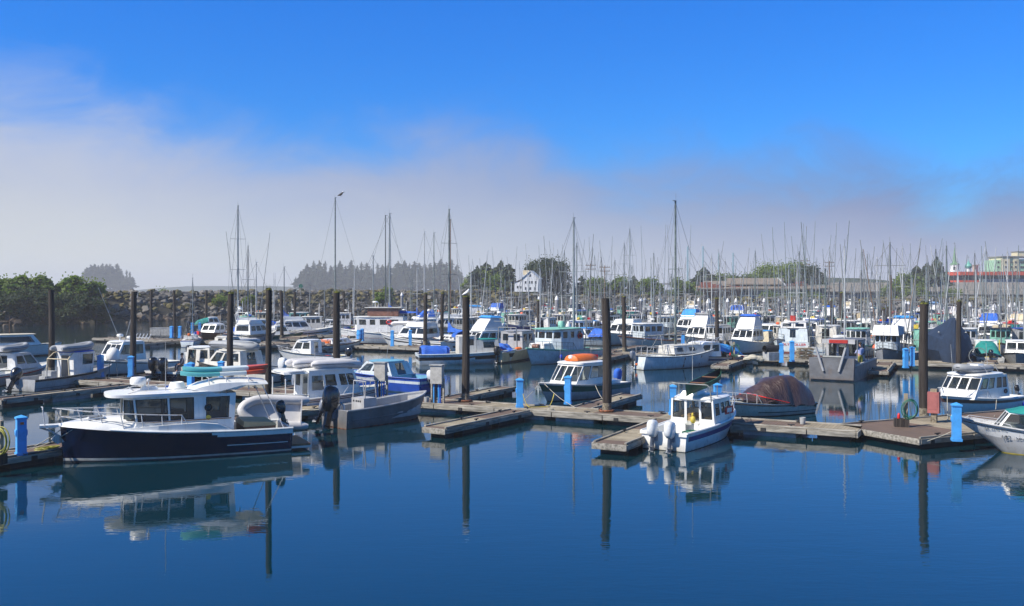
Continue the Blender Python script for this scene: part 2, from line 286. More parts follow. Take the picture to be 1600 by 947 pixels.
# breakwater line (foot), then the town shore to the right
BW = [W2(-160, 514), W2(0, 509.5), W2(170, 505), W2(300, 500), W2(500, 493), W2(700, 488), W2(900, 485)]
BW += [Vector((60, 262, 0)), Vector((120, 262, 0)), Vector((220, 262, 0)), Vector((330, 262, 0))]
def polyline(pts, step):
    res = []
    for a, b in zip(pts, pts[1:]):
        n = max(1, int((b-a).length/step)); res += [a.lerp(b, i/n) for i in range(n)]
    return res+[pts[-1]]
foot = polyline([Vector(p) for p in BW], 4.0)
def crest(x): 
    return 5.6 if x < -8 else 5.6-2.1*min(1, (x+8)/60)
rings = []
for i, p in enumerate(foot):
    d = (foot[min(i+1, len(foot)-1)]-foot[max(i-1, 0)]).normalized(); n = Vector((-d.y, d.x, 0)); c = crest(p.x)
    back = 14 if p.x < 5 else 14+(p.x-5)*6
    prof = [(-3, -2.5), (0, 0), (3.2, c*.33), (6.5, c*.68), (9.5, c-.55), (9.5+back*.3, c-.45), (9.5+back*.7, c-.5), (9.5+back, c-.7), (9.5+back+10, -2.5)]
    rings.append([p+n*u+Vector((0, 0, z+noise2(p.x*.2+u, p.y*.2)*.4)) for u, z in prof])
MB().loft(rings, 'earth', closed=False).build('breakwater_embankment')['kind'] = 'structure'
def rockmesh(k):
    rr = random.Random(k); import bmesh; bm = bmesh.new()
    for _ in range(13): v = Vector((rr.uniform(-1, 1), rr.uniform(-1, 1), rr.uniform(-1, 1))).normalized(); bm.verts.new((v.x*.62, v.y*.48, v.z*.38))
    bmesh.ops.convex_hull(bm, input=bm.verts); mb = MB(); bm.verts.index_update(); used = [v for v in bm.verts if v.link_faces]; ix = {v: i for i, v in enumerate(used)}
    mb.add([v.co.copy() for v in used], [tuple(ix[v] for v in f.verts) for f in bm.faces], 'rock'); return mb
protos = [rockmesh(k) for k in range(8)]
rmb = MB()
for p, q in zip(foot, foot[1:]):
    d = (q-p).normalized(); n = Vector((-d.y, d.x, 0)); L = (q-p).length; c = crest(p.x)
    if p.x > 40 and abs(p.x) < 400 and p.x > 175: continue
    for _ in range(int(L*11)):
        u = R.uniform(-.6, 11.5); z = min(c-.3, u*c/9.3)+R.uniform(-.15, .45); s_ = R.choice((.7, .9, 1.1, 1.5, 2.0))*R.uniform(.8, 1.2)
        pos = p+d*R.uniform(0, L)+n*u; pr = R.choice(protos)
        rot = Matrix.Rotation(R.uniform(0, 6.3), 4, 'Z') @ Matrix.Rotation(R.uniform(-.6, .6), 4, 'X')
        rmb.T = Matrix.Translation((pos.x, pos.y, z)) @ rot @ Matrix.Scale(s_, 4)
        lich = z > 2.0 and noise2(pos.x, z, .35)+R.uniform(-.35, .35) > .0
        m_ = 'rock_wet' if z < 1.15+R.uniform(-.5, .3) else 'rock_lichen' if lich else 'rock'
        rmb.add([v.copy() for v in pr.v], pr.f, m_)
tag(rmb.build('breakwater_rocks', flat=True), 'tumbled grey and ochre rocks armouring the breakwater', 'breakwater', kind='stuff')

# ------------------------------------------------------------------ trees
def leafcloud(mb, blobs, n, size, m, rr, elong=1.0):
    tot = sum(b[1][0]*b[1][1]*b[1][2] for b in blobs)
    for c, r in blobs:
        k = int(n*r[0]*r[1]*r[2]/tot)
        for _ in range(k):
            v = Vector((rr.gauss(0, 1), rr.gauss(0, 1), rr.gauss(0, 1))).normalized(); q = rr.uniform(.55, 1.04)
            p = Vector((c[0]+v.x*r[0]*q, c[1]+v.y*r[1]*q, c[2]+v.z*r[2]*q))
            if noise.noise(p*.9) < -.12: continue
            a = Vector((rr.gauss(0, 1), rr.gauss(0, 1), rr.gauss(0, .6))).normalized()*size*rr.uniform(.5, 1.2); b = a.cross(Vector((rr.gauss(0, 1), rr.gauss(0, 1), rr.gauss(0, 1)))).normalized()*size*rr.uniform(.3, .75)
            mb.add([p-a, p-b*.8, p+a*elong, p+b], [(0, 1, 2, 3)], m)
def broadleaf(name, base, h, w, label, m='leaf', n=4200, size=.30, seed=1, low=.12, group=None, nb=16, cat='tree'):
    rr = random.Random(seed); t = empty(name, base, label=label, cat=cat, group=group); tr = MB()
    tr.tube([(0, 0, -.5), (.1, 0, h*.3), (-.1, .1, h*.6), (.05, 0, h*.85)], [w*.045, w*.035, w*.02, .03], 'bark', 7)
    blobs = []
    for i in range(nb):
        a = rr.uniform(0, 2*PI); f = rr.uniform(low, 1)**.8; rad = w*.5*math.sqrt(max(.05, 1-(f*1.02-.42)**2/.5))*rr.uniform(.35, .78)
        c = (math.cos(a)*rad, math.sin(a)*rad, h*(.08+.76*f)); q = w*rr.uniform(.13, .23)
        blobs.append((c, (q, q, q*rr.uniform(.65, .95)))); tr.tube([(0, 0, h*.2*f), (c[0]*.5, c[1]*.5, c[2]*.65), c], [w*.018, w*.012, .02], 'bark', 5, cap=False)
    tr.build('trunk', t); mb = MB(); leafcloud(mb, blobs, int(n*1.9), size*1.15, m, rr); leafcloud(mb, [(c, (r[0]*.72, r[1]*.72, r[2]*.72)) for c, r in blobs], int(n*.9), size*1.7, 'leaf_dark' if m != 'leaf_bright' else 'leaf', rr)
    top = [b for b in blobs if b[0][2] > h*.6]
    for c, r in top:
        for _ in range(8):
            a = rr.uniform(0, 6.3); p = Vector((c[0]+math.cos(a)*r[0]*.7, c[1]+math.sin(a)*r[1]*.7, c[2]+r[2]*rr.uniform(.6, 1.35))); s_ = size*.7
            mb.add([p, p+Vector((s_, 0, s_*.4)), p+Vector((s_*.6, s_*.3, s_*1.2)), p+Vector((-s_*.3, 0, s_))], [(0, 1, 2, 3)], m)
    mb.build('crown', t, flat=True); return t
def spruce_mesh(h, w, seed, bare=.12, m='needle', dens=1.0, pw=.68):
    rr = random.Random(seed); mb = MB(); nbr = int((h*7+w*6)*dens)
    for i in range(nbr):
        f = (i+rr.random())/nbr; f = 1-(1-f)**.82; z = h*(bare+(1-bare)*f); r = (w*.5*(1-f)**pw+.15)*(.8+.55*noise.noise(Vector((f*5, seed, 0)))); a = rr.uniform(0, 2*PI); L = r*rr.uniform(.55, 1.15); ca, sa = math.cos(a), math.sin(a); dr = -L*rr.uniform(.05, .5)
        for u0, u1 in ((.05, .5), (.4, .78), (.68, 1.0)):
            wd = L*.26*(1.2-u1*.75)+.16; p0 = Vector((ca*L*u0, sa*L*u0, z+dr*u0*u0)); p1 = Vector((ca*L*u1, sa*L*u1, z+dr*u1*u1+rr.uniform(-.15, .1)))
            sd = Vector((-sa, ca, 0))*wd; hang = Vector((0, 0, -rr.uniform(.3, 1.0)*min(1.2, .35+L*.35)))
            mb.add([p0-sd+hang, p0+sd*.2, p1+sd*.3, p1-sd*.6+hang], [(0, 1, 2, 3)], m); mb.add([p0+sd+hang, p0-sd*.2, p1-sd*.3, p1+sd*.6+hang], [(0, 1, 2, 3)], m)
    tr = MB(); tr.tube([(0, 0, -1), (0, 0, h*.5), (0, 0, h)], [.02*h, .013*h, .03], 'bark', 6)
    return mb, tr
def spruce(name, base, h, w, label, seed, group=None, **k):
    t = empty(name, base, label=label, cat='tree', group=group); mb, tr = spruce_mesh(h, w, seed, **k); mb.build('crown', t, flat=True); tr.build('trunk', t); return t
# ------------------------------------------------------------------ shore: bushes, islands, town
G_ISL = 'spruces on the wooded islets in the fog'
for i, (px, top, D, w, lab) in enumerate([(8, 434, 172, 8.6, 'round leafy tree at the left edge of the photo above the dark bank'), (50, 426, 176, 8.4, 'leafy tree with a ragged bare-twigged top on the left bank'),
        (98, 442, 180, 6.5, 'low leafy tree between the two tall leafy trees on the left bank'), (128, 435, 180, 9.6, 'widest round leafy tree, nearest the bare rocks of the breakwater')]):
    p = at(px, D); h = H-(top-450)*D/F-1.2; broadleaf('leafy_tree', (p.x, p.y, 1.2), h, w, lab, n=5200, size=.34, seed=20+i, low=.0, nb=22)
for i, (px, top, D, w) in enumerate([(-50, 430, 172, 11), (22, 452, 168, 8), (72, 452, 170, 8), (112, 457, 170, 8), (150, 460, 173, 5.5)]):
    p = at(px, D); h = H-(top-450)*D/F-.5; broadleaf('overhanging_bush', (p.x, p.y, .5), h, w, ['bush beyond the left edge of the trees', 'low bush in front of the leftmost tree, hanging over the water', 'bush hanging over the water behind the leftmost timber piles', 'low bush under the widest leafy tree', 'small bush at the foot of the bank where the bare rocks begin'][i], n=2300, size=.3, seed=40+i, low=0, m='leaf_dark', nb=14, cat='bush')
for i, (px, top, base, w, lab) in enumerate([(250, 455, 485, 6.5, 'bright green bush growing among the breakwater rocks between two timber piles'), (345, 462, 478, 3.6, 'small yellow-green bush on the breakwater rocks beside a timber pile'), (598, 449, 475, 5, 'light green bush on top of the breakwater in front of the wooded islet'),
        (220, 470, 484, 3, 'small dull bush low on the breakwater rocks'), (390, 462, 476, 3, 'low ochre bush on the breakwater left of the green marker')]):
    D = 202; p = at(px, D); z0 = H-(base-450)*D/F; h = (base-top)*D/F; broadleaf('rock_bush', (p.x, p.y, z0), h, w, lab, m='leaf_bright' if i != 3 else 'leaf', n=1300, size=.25, seed=60+i, low=0, cat='bush')
# islets
def islet(cx, D, hw, hd, z, seed):
    mb = MB(); rg = []
    for k, (s_, zz) in enumerate([(1.08, -2), (1, .4), (.86, z*.7), (.5, z), (.05, z+.4)]):
        rg.append([(cx+math.cos(a)*hw*s_*(1+.08*noise2(a*3, k)), D+math.sin(a)*hd*s_, zz) for a in [2*PI*j/36 for j in range(36)]])
    mb.loft(rg, 'rock'); mb.build('islet_ground')['kind'] = 'structure'
DI = 1100
islet(at(592, DI).x, DI+14, 100, 40, 4.6, 1); islet(at(170, 1250).x, 1262, 34, 24, 5.0, 2)
sp = [spruce_mesh(20, 7.5+rr_, 300+k, bare=b_, dens=1.0, pw=(.52, .66, .45, .78, .58, .68)[k]) for k, (rr_, b_) in enumerate([(0, .1), (1.6, .25), (-.8, .08), (2.4, .4), (.6, .18), (-1.8, .05)])]
spo = []
for a_, b_ in sp:
    c_ = a_.build('crown', flat=True); t_ = b_.build('trunk'); spo.append((c_.data, t_.data)); bpy.data.objects.remove(c_); bpy.data.objects.remove(t_)
def islet_tree(px, top, D, ws, k, lab, z0=4.6, group=G_ISL):
    p = at(px, D); h = H-(top-450)*D/F-z0; e = empty('spruce', (p.x, p.y, z0), R.uniform(0, 6), lab, 'tree', group); e.scale = (h/20*ws, h/20*ws, h/20)
    for nm, dt in zip(('crown', 'trunk'), spo[k % 6]):
        o = bpy.data.objects.new(nm, dt); COL.objects.link(o); o.parent = e
ridge = [(462, 432), (470, 420), (480, 412), (490, 408), (499, 405), (508, 404), (517, 414), (524, 410), (531, 408), (540, 413), (549, 408), (558, 412), (565, 407), (573, 410), (581, 416), (590, 413), (598, 414), (607, 411), (615, 416), (622, 410), (632, 407), (640, 410), (648, 406), (655, 411), (663, 409), (672, 407), (680, 410), (689, 406), (698, 407), (706, 406), (714, 411), (720, 426), (729, 433)]
for i, (px, top) in enumerate(ridge):
    lab = f"spruce on the crest of the long wooded islet, number {i+1} from its left end"
    islet_tree(px, top+R.uniform(-3, 3), DI+R.uniform(-7, 7), R.uniform(1.3, 2.4), R.randrange(6), lab)
for i in range(60):
    px = 466+260*(i+.5)/60+R.uniform(-2, 2); t0 = min(ridge, key=lambda q: abs(q[0]-px))[1]
    islet_tree(px, t0+R.uniform(9, 24), DI-14-R.uniform(0, 14), R.uniform(1.8, 3.0), R.randrange(6), "lower spruce filling the slope of the long wooded islet below its crest line")
isl2 = [(136, 417), (142, 413), (148, 412), (154, 414), (160, 411), (166, 412), (172, 412), (177, 416), (183, 411), (188, 422), (193, 430), (198, 421), (203, 424), (207, 432)]
for i, (px, top) in enumerate(isl2):
    islet_tree(px, top, 1250+R.uniform(-5, 5), R.uniform(1.5, 2.6), R.randrange(6), f"faint spruce on the small islet behind the leafy trees, number {i+1} from its left", 5.2)
for i in range(12): islet_tree(137+i*6, R.uniform(427, 437), 1238, 2.0, R.randrange(6), "low faint spruce in the skirt of trees round the small islet", 5)
# distant low shore behind the breakwater and behind the town
def hill(name, x0, x1, D, prof, col='leaf_dark'):
    n = len(prof); a = [(x0+(x1-x0)*i/(n-1), D, -1) for i in range(n)]; b = [(x0+(x1-x0)*i/(n-1), D+40, prof[i]) for i in range(n)]; c = [(x0+(x1-x0)*i/(n-1), D+160, -1) for i in range(n)]
    MB().loft([a, b, c], col, closed=False).build(name)['kind'] = 'structure'
hill('far_shore_hills', -760, -340, 1900, [2, 7, 10, 10.5, 10, 10.3, 9, 6, 2]); hill('town_hills', 120, 760, 700, [5, 12, 15, 14, 10, 9, 12, 11, 10, 12, 14, 13, 16, 12])

def land_z(x): return 3.0
def town_tree(px, top, base, w, kind, D, lab, seed, n=2600, size=.34, m='leaf'):
    p = at(px, D); z0 = H-(base-450)*D/F; h = (base-top)*D/F
    if kind == 's': spruce('conifer', (p.x, p.y, z0), h, w, lab, seed, m='needle')
    else: broadleaf('leafy_tree', (p.x, p.y, z0), h, w, lab, m=m, n=n, size=size, seed=seed, low=.0, nb=20)
TT = [(746, 414, 458, 9, 's', 'dark conifer at the left end of the tree group left of the white house', 0), (760, 408, 458, 10, 's', 'tall dark conifer second from the left in the group left of the white house', 0), (783, 406, 458, 11, 's', 'dark conifer with a reddish top left of the white house', 0), (795, 411, 458, 8, 's', 'narrow dark conifer nearest to the left of the white house', 0),
      (762, 425, 460, 13, 'b', 'pale green bushy tree under the conifers left of the white house', 'leaf_bright'), (742, 436, 460, 9, 'b', 'low yellow-green bush at the left end of the shore trees', 'leaf_bright'), (775, 434, 460, 9, 'b', 'yellow-green bush below the narrow conifer left of the white house', 'leaf'),
      (848, 404, 458, 13, 'b', 'tall dark round tree directly behind the white house', 'leaf_dark'), (868, 405, 458, 14, 'b', 'broad dark tree to the right of the white house', 'leaf_dark'), (820, 452, 464, 7, 'b', 'low bright bush in front of the white house', 'leaf_bright'), (803, 449, 462, 5, 'b', 'small bright bush at the left corner of the white house', 'leaf_bright'),
      (910, 430, 458, 6, 's', 'small conifer on the shore between the masts right of the white house', 0), (934, 436, 460, 8, 'b', 'green tree on the shore behind the masts, left of the bluish one', 'leaf'), (965, 434, 460, 9, 'b', 'bushy shore tree behind the crowd of masts in the middle', 'leaf'), (990, 430, 460, 7, 's', 'dark shore conifer behind the crowd of masts in the middle', 0),
      (1015, 438, 462, 9, 'b', 'olive bush on the shore behind the tallest sailboat mast', 'leaf'), (1065, 436, 460, 9, 'b', 'grey-green tree left of the red-brown building', 'leaf'), (1074, 444, 466, 9, 'b', 'bright yellow-green bush against the red-brown building', 'leaf_bright'), (1100, 416, 446, 10, 's', 'pointed conifer rising behind the left end of the brown roof', 0),
      (1128, 432, 446, 11, 'b', 'low olive tree behind the middle of the brown roof', 'leaf'), (1150, 433, 446, 10, 'b', 'dull reddish tree behind the brown roof', 'leaf_dark'), (1172, 434, 446, 10, 'b', 'low tree left of the big bright tree behind the brown roof', 'leaf'), (1208, 417, 448, 15, 'b', 'bright green tree, left half of the big bright clump', 'leaf_bright'), (1238, 410, 448, 15, 'b', 'tallest bright green tree behind the brown roof', 'leaf_bright'),
      (1225, 420, 448, 12, 'b', 'bright tree between the two taller bright trees', 'leaf_bright'), (1262, 414, 450, 11, 'b', 'dark tree at the right side of the bright green clump', 'leaf_dark'), (1432, 414, 446, 8, 's', 'dark conifer left of the church tree', 0), (1448, 410, 446, 7, 's', 'dark conifer in the pair left of the pointed one', 0), (1464, 400, 444, 7.5, 's', 'tall pointed conifer just left of the church tower', 0),
      (1420, 432, 452, 12, 'b', 'low olive tree left of the church tower', 'leaf'), (1400, 447, 466, 10, 'b', 'yellow-green bush on the slope below the long roof', 'leaf_bright'), (1428, 448, 468, 10, 'b', 'larger yellow-green bush on the slope below the long roof', 'leaf_bright'), (1488, 454, 470, 7, 'b', 'yellow bush in front of the long grey roof', 'leaf_bright'),
      (1205, 460, 472, 8, 'b', 'olive hedge bush before the blue-grey wall, left one', 'leaf'), (1240, 461, 472, 8, 'b', 'olive hedge bush before the blue-grey wall, right one', 'leaf'), (1275, 461, 472, 9, 'b', 'bush at the right end of the blue-grey wall', 'leaf')]
for i, (px, top, base, w, k, lab, m) in enumerate(TT):
    D = 285 if px < 1040 else (330 if base < 452 else 292); w = w*D/285*1.0
    if k == 's': w *= 1.5
    town_tree(px, top, base+3, w, k, D+(i % 3)*4, lab, 100+i, m=m or 'leaf', n=2400, size=.36)

def gable_house(px, D, zt):
    e = empty('white_house', at(px, D), math.radians(-12), 'white two-storey gabled house with a tan dormer roof between the shore trees', 'house'); e.scale = (.5, .5, .62); e.location.z = 3.5
    w, dp, z0, ze, zr = 9.0, 9.0, 3.2, 9.0, 12.2
    mb = MB(); mb.prism([(-w/2, -dp/2), (w/2, -dp/2), (w/2, dp/2), (-w/2, dp/2)], z0, ze, 'wall_white')
    mb.ext([(-w/2, ze), (w/2, ze), (0, zr)], -dp/2, dp/2, 'wall_white'); mb.box((-w/2-2.2, 0, z0+2.1), (4.4, 7, 4.2), 'wall_white'); mb.build('wall', e, 20)
    rf = MB()
    for sgn in (-1, 1):
        n = Vector((-(zr-ze)*sgn*-1, 0, w/2)).normalized()
        rf.hexa([(0, -dp/2-.5, zr+.02), (sgn*(w/2+.5), -dp/2-.5, ze-.33), (sgn*(w/2+.5), dp/2+.5, ze-.33), (0, dp/2+.5, zr+.02)][::sgn], [(0, -dp/2-.5, zr+.25), (sgn*(w/2+.5), -dp/2-.5, ze-.1), (sgn*(w/2+.5), dp/2+.5, ze-.1), (0, dp/2+.5, zr+.25)][::sgn], 'plaster')
    rf.hexa([(-w/2-4.6, -3.8, z0+3.9), (-w/2-.02, -3.8, z0+5.6), (-w/2-.02, 3.8, z0+5.6), (-w/2-4.6, 3.8, z0+3.9)], [(-w/2-4.6, -3.8, z0+4.1), (-w/2-.02, -3.8, z0+5.8), (-w/2-.02, 3.8, z0+5.8), (-w/2-4.6, 3.8, z0+4.1)], 'roof_grey')
    r_ = rf.build('roof', e, 20); d_ = MB(); d_.box((-2.9, 0, zr-.6), (3.2, 4.5, 2.0), 'canvas_beige'); d_.build('dormer', r_)
    for x, z in [(-2.6, 4.6), (0, 4.6), (2.6, 4.6), (-2.6, 7.3), (-.5, 7.3), (.9, 7.3), (2.9, 7.3), (0, 10.3), (-5.6, 5.2), (-7.2, 5.2)]:
        m = MB(); y = -dp/2 if x > -4.5 else -3.5; m.box((x, y-.01, z), (1.15, .1, 1.35), 'wall_white'); f = m.build('window', e); q = MB(); q.box((x, y-.05, z), (.9, .06, 1.1), 'win_dark'); q.build('pane', f)
gable_house(831, 262, 0)
def blk(mb, px0, px1, yt, yb, D, dp, m, dd=0):
    a, b = at(px0, D), at(px1, D); zt, zb = H-(yt-450)*D/F, H-(yb-450)*D/F
    mb.hexa([(a.x, D, zb), (b.x, D+dd, zb), (b.x, D+dd+dp, zb), (a.x, D+dp, zb)], [(a.x, D, zt), (b.x, D+dd, zt), (b.x, D+dd+dp, zt), (a.x, D+dp, zt)], m)
def slope(mb, px0, px1, yr, ye, D, run, m, hipl=0, hipr=0, th=.35):
    # mono-pitch plane facing the water: eave at D, ridge at D+run
    a, b = at(px0, D), at(px1, D); ze = H-(ye-450)*D/F; Dr = D+run; zr = H-(yr-450)*Dr/F; sx_ = Dr/D
    lo = [(a.x, D, ze), (b.x, D, ze), (b.x*sx_-hipr, Dr, zr), (a.x*sx_+hipl, Dr, zr)]
    mb.hexa([(p[0], p[1], p[2]-th) for p in lo], lo, m)
    return zr, Dr
e = empty('waterfront_hall', at(1180, 300), 0, 'long low waterfront building with a brown roof, red-brown left end and blue-grey wall', 'building'); e.location = (0, 0, 0)
m = MB(); blk(m, 1093, 1160, 447, 476, 303, 12, 'wall_red'); m.build('wall', e, 10)
m = MB(); blk(m, 1160, 1290, 450.5, 476, 302, 12, 'wall_bluegrey'); m.build('wall', e, 10)
m = MB(); blk(m, 1150, 1262, 443, 449, 308, 10, 'brown_hull'); m.build('clerestory', e, 10)
m = MB(); slope(m, 1088, 1300, 447.5, 450.5, 299.5, 5, 'roof_brown'); m.build('lower_roof', e, 10)
m = MB(); slope(m, 1135, 1225, 434.5, 443.5, 304, 9, 'roof_brown', 0, 0); slope(m, 1100, 1140, 439, 446.5, 303, 6, 'roof_brown'); m.build('roof', e, 10)
m = MB(); a = at(1225, 303.8); m.hexa([(a.x, 303.8, 7.4), (a.x+.5, 303.8, 7.2), (a.x+.9, 313, 9.2), (a.x+.4, 313, 9.3)], [(a.x, 303.8, 7.9), (a.x+.5, 303.8, 7.7), (a.x+.9, 313, 9.8), (a.x+.4, 313, 9.9)], 'plaster'); m.build('barge_board', e)
m = MB(); blk(m, 1096, 1112, 441, 450, 301, 3, 'wall_red'); blk(m, 1112, 1128, 444, 456, 300.6, 2, 'wall_red'); m.build('porch', e, 10)
for px in (1163, 1176, 1189, 1213, 1226, 1246, 1262):
    m = MB(); blk(m, px, px+7, 455, 461, 301.9, .3, 'win_dark'); m.build('window', e)
e = empty('brick_block', (0, 0, 0), 0, 'small orange-brick box building showing between masts right of the brown roof', 'building')
m = MB(); blk(m, 1247, 1258, 441, 449, 322, 8, 'fascia_red'); m.build('wall', e); m = MB(); blk(m, 1246.5, 1258.5, 440.4, 441, 321.8, 8.5, 'fascia_red'); m.build('roof', e)
e = empty('long_shed', (0, 0, 0), 0, 'very long shed with a plain grey-brown roof along the right shore', 'building')
m = MB(); slope(m, 1262, 1480, 441.5, 455, 320, 14, 'roof_grey'); slope(m, 1480.3, 1700, 441, 459.5, 318, 18, 'roof_grey'); m.build('roof', e, 10)
m = MB(); blk(m, 1266, 1478, 455.5, 474, 322, 10, 'wall_bluegrey'); blk(m, 1482, 1690, 461, 478, 321, 10, 'brown_hull'); m.build('wall', e, 10)
for k in range(22):
    m = MB(); px = 1490+k*9; blk(m, px, px+5.5, 464, 468, 320.9, .3, 'win_dark'); m.build('window', e)
e = empty('red_banded_hall', (0, 0, 0), 0, 'flat building with a bright orange-red roof band and dark windows beside the church', 'building')
m = MB(); blk(m, 1497, 1720, 430, 446, 371, 20, 'win_dark'); m.build('window_band', e, 10)
m = MB(); blk(m, 1536, 1720, 424.5, 430, 369, 24, 'fascia_red'); blk(m, 1500, 1529, 424.5, 430, 366, 12, 'fascia_red'); blk(m, 1500, 1530, 438, 443, 366, 12, 'fascia_red'); m.build('roof_band', e, 10)
m = MB(); blk(m, 1536, 1720, 436, 446, 370.2, 18, 'wall_bluegrey'); m.build('parapet', e, 10)
for k in range(26):
    m = MB(); px = 1541+k*7; blk(m, px, px+.8, 430, 436, 370.7, .3, 'mast_dark'); m.build('mullion', e)
e = empty('chimney_tower', (0, 0, 0), 0, 'squat beige chimney tower rising above the orange-red roof band', 'building'); m = MB(); blk(m, 1525, 1530.5, 414.5, 426, 380, 3, 'chimney', 1.0); m.build('shaft', e, 10); m = MB(); blk(m, 1524.5, 1532, 413.6, 414.5, 379.8, 3.4, 'chimney'); m.build('cap', e, 10)
# church
cD = 400; c0 = at(1491.5, cD); u = cD/F
e = empty('church', (c0.x, cD, 3), math.radians(-28), 'white church tower with a slender green spire and cross above the long roof', 'church')
m = MB(); m.box((0, 0, 5.0), (4.0, 4.0, 10.0), 'plaster'); m.box((3, 6, 3.5), (5, 8, 7), 'plaster'); m.build('wall', e, 10)
m = MB(); m.box((0, 0, 10.15), (4.5, 4.5, .3), 'plaster'); m.prism([(math.cos(a)*1.75, math.sin(a)*1.75) for a in [PI/8+k*PI/4 for k in range(8)]], 10.3, 13.1, 'plaster'); m.build('belfry', e, 10)
for k in range(4):
    a = k*PI/2; mm = MB(); mm.box((math.cos(a)*1.66, math.sin(a)*1.66, 11.7), (.12, .8, 1.3), 'win_dark', rz=a); mm.build('louvre', e)
m = MB(); m.lathe([(1.95, 13.1), (1.8, 13.5), (1.0, 14.0), (.72, 14.6), (.05, 20.8)], 'copper_green', n=8); sp_ = m.build('spire', e, 20)
m = MB(); m.tube([(0, 0, 20.7), (0, 0, 22.6)], .07, 'mast_dark'); m.tube([(-.5, 0, 22.0), (.5, 0, 22.0)], .06, 'mast_dark'); m.build('cross', sp_)
m = MB(); m.prism([(5+math.cos(a)*.95, 6+math.sin(a)*.95) for a in [k*PI/4 for k in range(8)]], 7, 12.0, 'plaster'); m.build('lantern', e, 10)
m = MB(); m.lathe([(1.25, 11.9), (1.5, 12.6), (1.2, 13.4), (.5, 14.1), (.12, 15.0), (.08, 15.6)], 'dome_teal', (5, 6, 0), 10); dm = m.build('dome', e)
m = MB(); m.tube([(5, 6, 15.4), (5, 6, 16.9)], .06, 'mast_dark'); m.tube([(4.6, 6, 16.4), (5.4, 6, 16.4)], .05, 'mast_dark'); m.build('cross', dm)
# apartment block
e = empty('apartment_block', (0, 0, 0), 0, 'mint green and cream apartment block with rows of windows at the right edge', 'building'); D = 470
m = MB(); blk(m, 1557, 1567, 406, 432, D+2, 12, 'wall_mint'); m.build('mint_wing', e, 10)
m = MB(); blk(m, 1567, 1578, 401.6, 432, D, 14, 'wall_cream'); blk(m, 1583.5, 1592, 401.6, 432, D, 14, 'wall_cream'); m.build('cream_bay', e, 10)
m = MB(); blk(m, 1578, 1583.5, 403, 432, D+.5, 13, 'wall_mint'); blk(m, 1592, 1640, 405, 432, D+.6, 13, 'wall_mint'); m.build('mint_bay', e, 10)
m = MB(); blk(m, 1566, 1640, 400, 401.6, D-.4, 15, 'roof_grey'); m.build('roof', e, 10)
m = MB(); blk(m, 1590, 1605, 393.5, 400, D+5, 6, 'wall_cream'); blk(m, 1589.5, 1606, 392.6, 393.5, D+4.7, 7, 'roof_grey'); m.build('penthouse', e, 10)
for r_ in range(4):
    for px in (1559, 1570.5, 1580, 1586, 1594.5, 1599, 1606):
        y = 404+r_*7.6; mm = MB(); blk(mm, px, px+(2.6 if px < 1594 else 3.6), y+4.2, y+7.2, D-.15+(2 if px < 1566 else .5 if px > 1592 else 0), .3, 'win_dark'); mm.build('window', e)
# bridge far behind the town
e = empty('cable_stayed_bridge', (0, 0, 0), 0, 'pale teal pylons and cables of a distant bridge rising behind the masts', 'bridge'); D = 620
for k, (px, top) in enumerate([(1074.5, 385), (1098.5, 385), (1123, 395), (1145.5, 395)]):
    mm = MB(); dd = D+(50 if k in (2, 3) else 0); a = at(px, dd); zt = H-(top-450)*dd/F; mm.box((a.x, dd, zt/2+1), (1.0, 1.4, zt-2), 'pylon', top=.8); mm.build('pylon', e)
    cb = MB()
    for s_ in (1,):
        for q in (.98, .75): cb.tube([(a.x, dd, zt*q), (a.x+s_*16*q, dd+4, 9.5)], .11, 'wire', 4)
    cb.build('stay_cable', e)
mm = MB(); a, b = at(1040, D), at(1175, D); mm.box(((a.x+b.x)/2, D+25, 9.2), (b.x-a.x+20, 9, 1.2), 'steel_pile'); mm.build('bridge_deck', e)
# utility poles ashore
for i, (px, top, D) in enumerate([(1258, 405, 296), (1296, 408, 300), (945, 415, 275), (923, 412, 276)]):
    e = empty('utility_pole', at(px, D), 0, ['crossarmed utility pole in front of the dark tree right of the bright clump', 'crossarmed utility pole between dense masts right of the brown roof', 'wooden utility pole on the shore with one crossarm, right one of two', 'wooden utility pole on the shore, left one of two'][i], 'utility pole')
    z = H-(top-450)*D/F; mm = MB(); mm.tube([(0, 0, 2), (0, 0, z)], .16, 'mast_wood', 6); mm.build('pole', e); mm = MB()
    for zz in (z-.5, z-1.6): mm.box((0, 0, zz), (3.0, .15, .18), 'mast_wood'); [mm.lathe([(.07, 0), (.07, .3)], 'galv', (xx, 0, zz+.1), 6) for xx in (-1.3, -.7, .7, 1.3)]
    mm.build('crossarm', e)

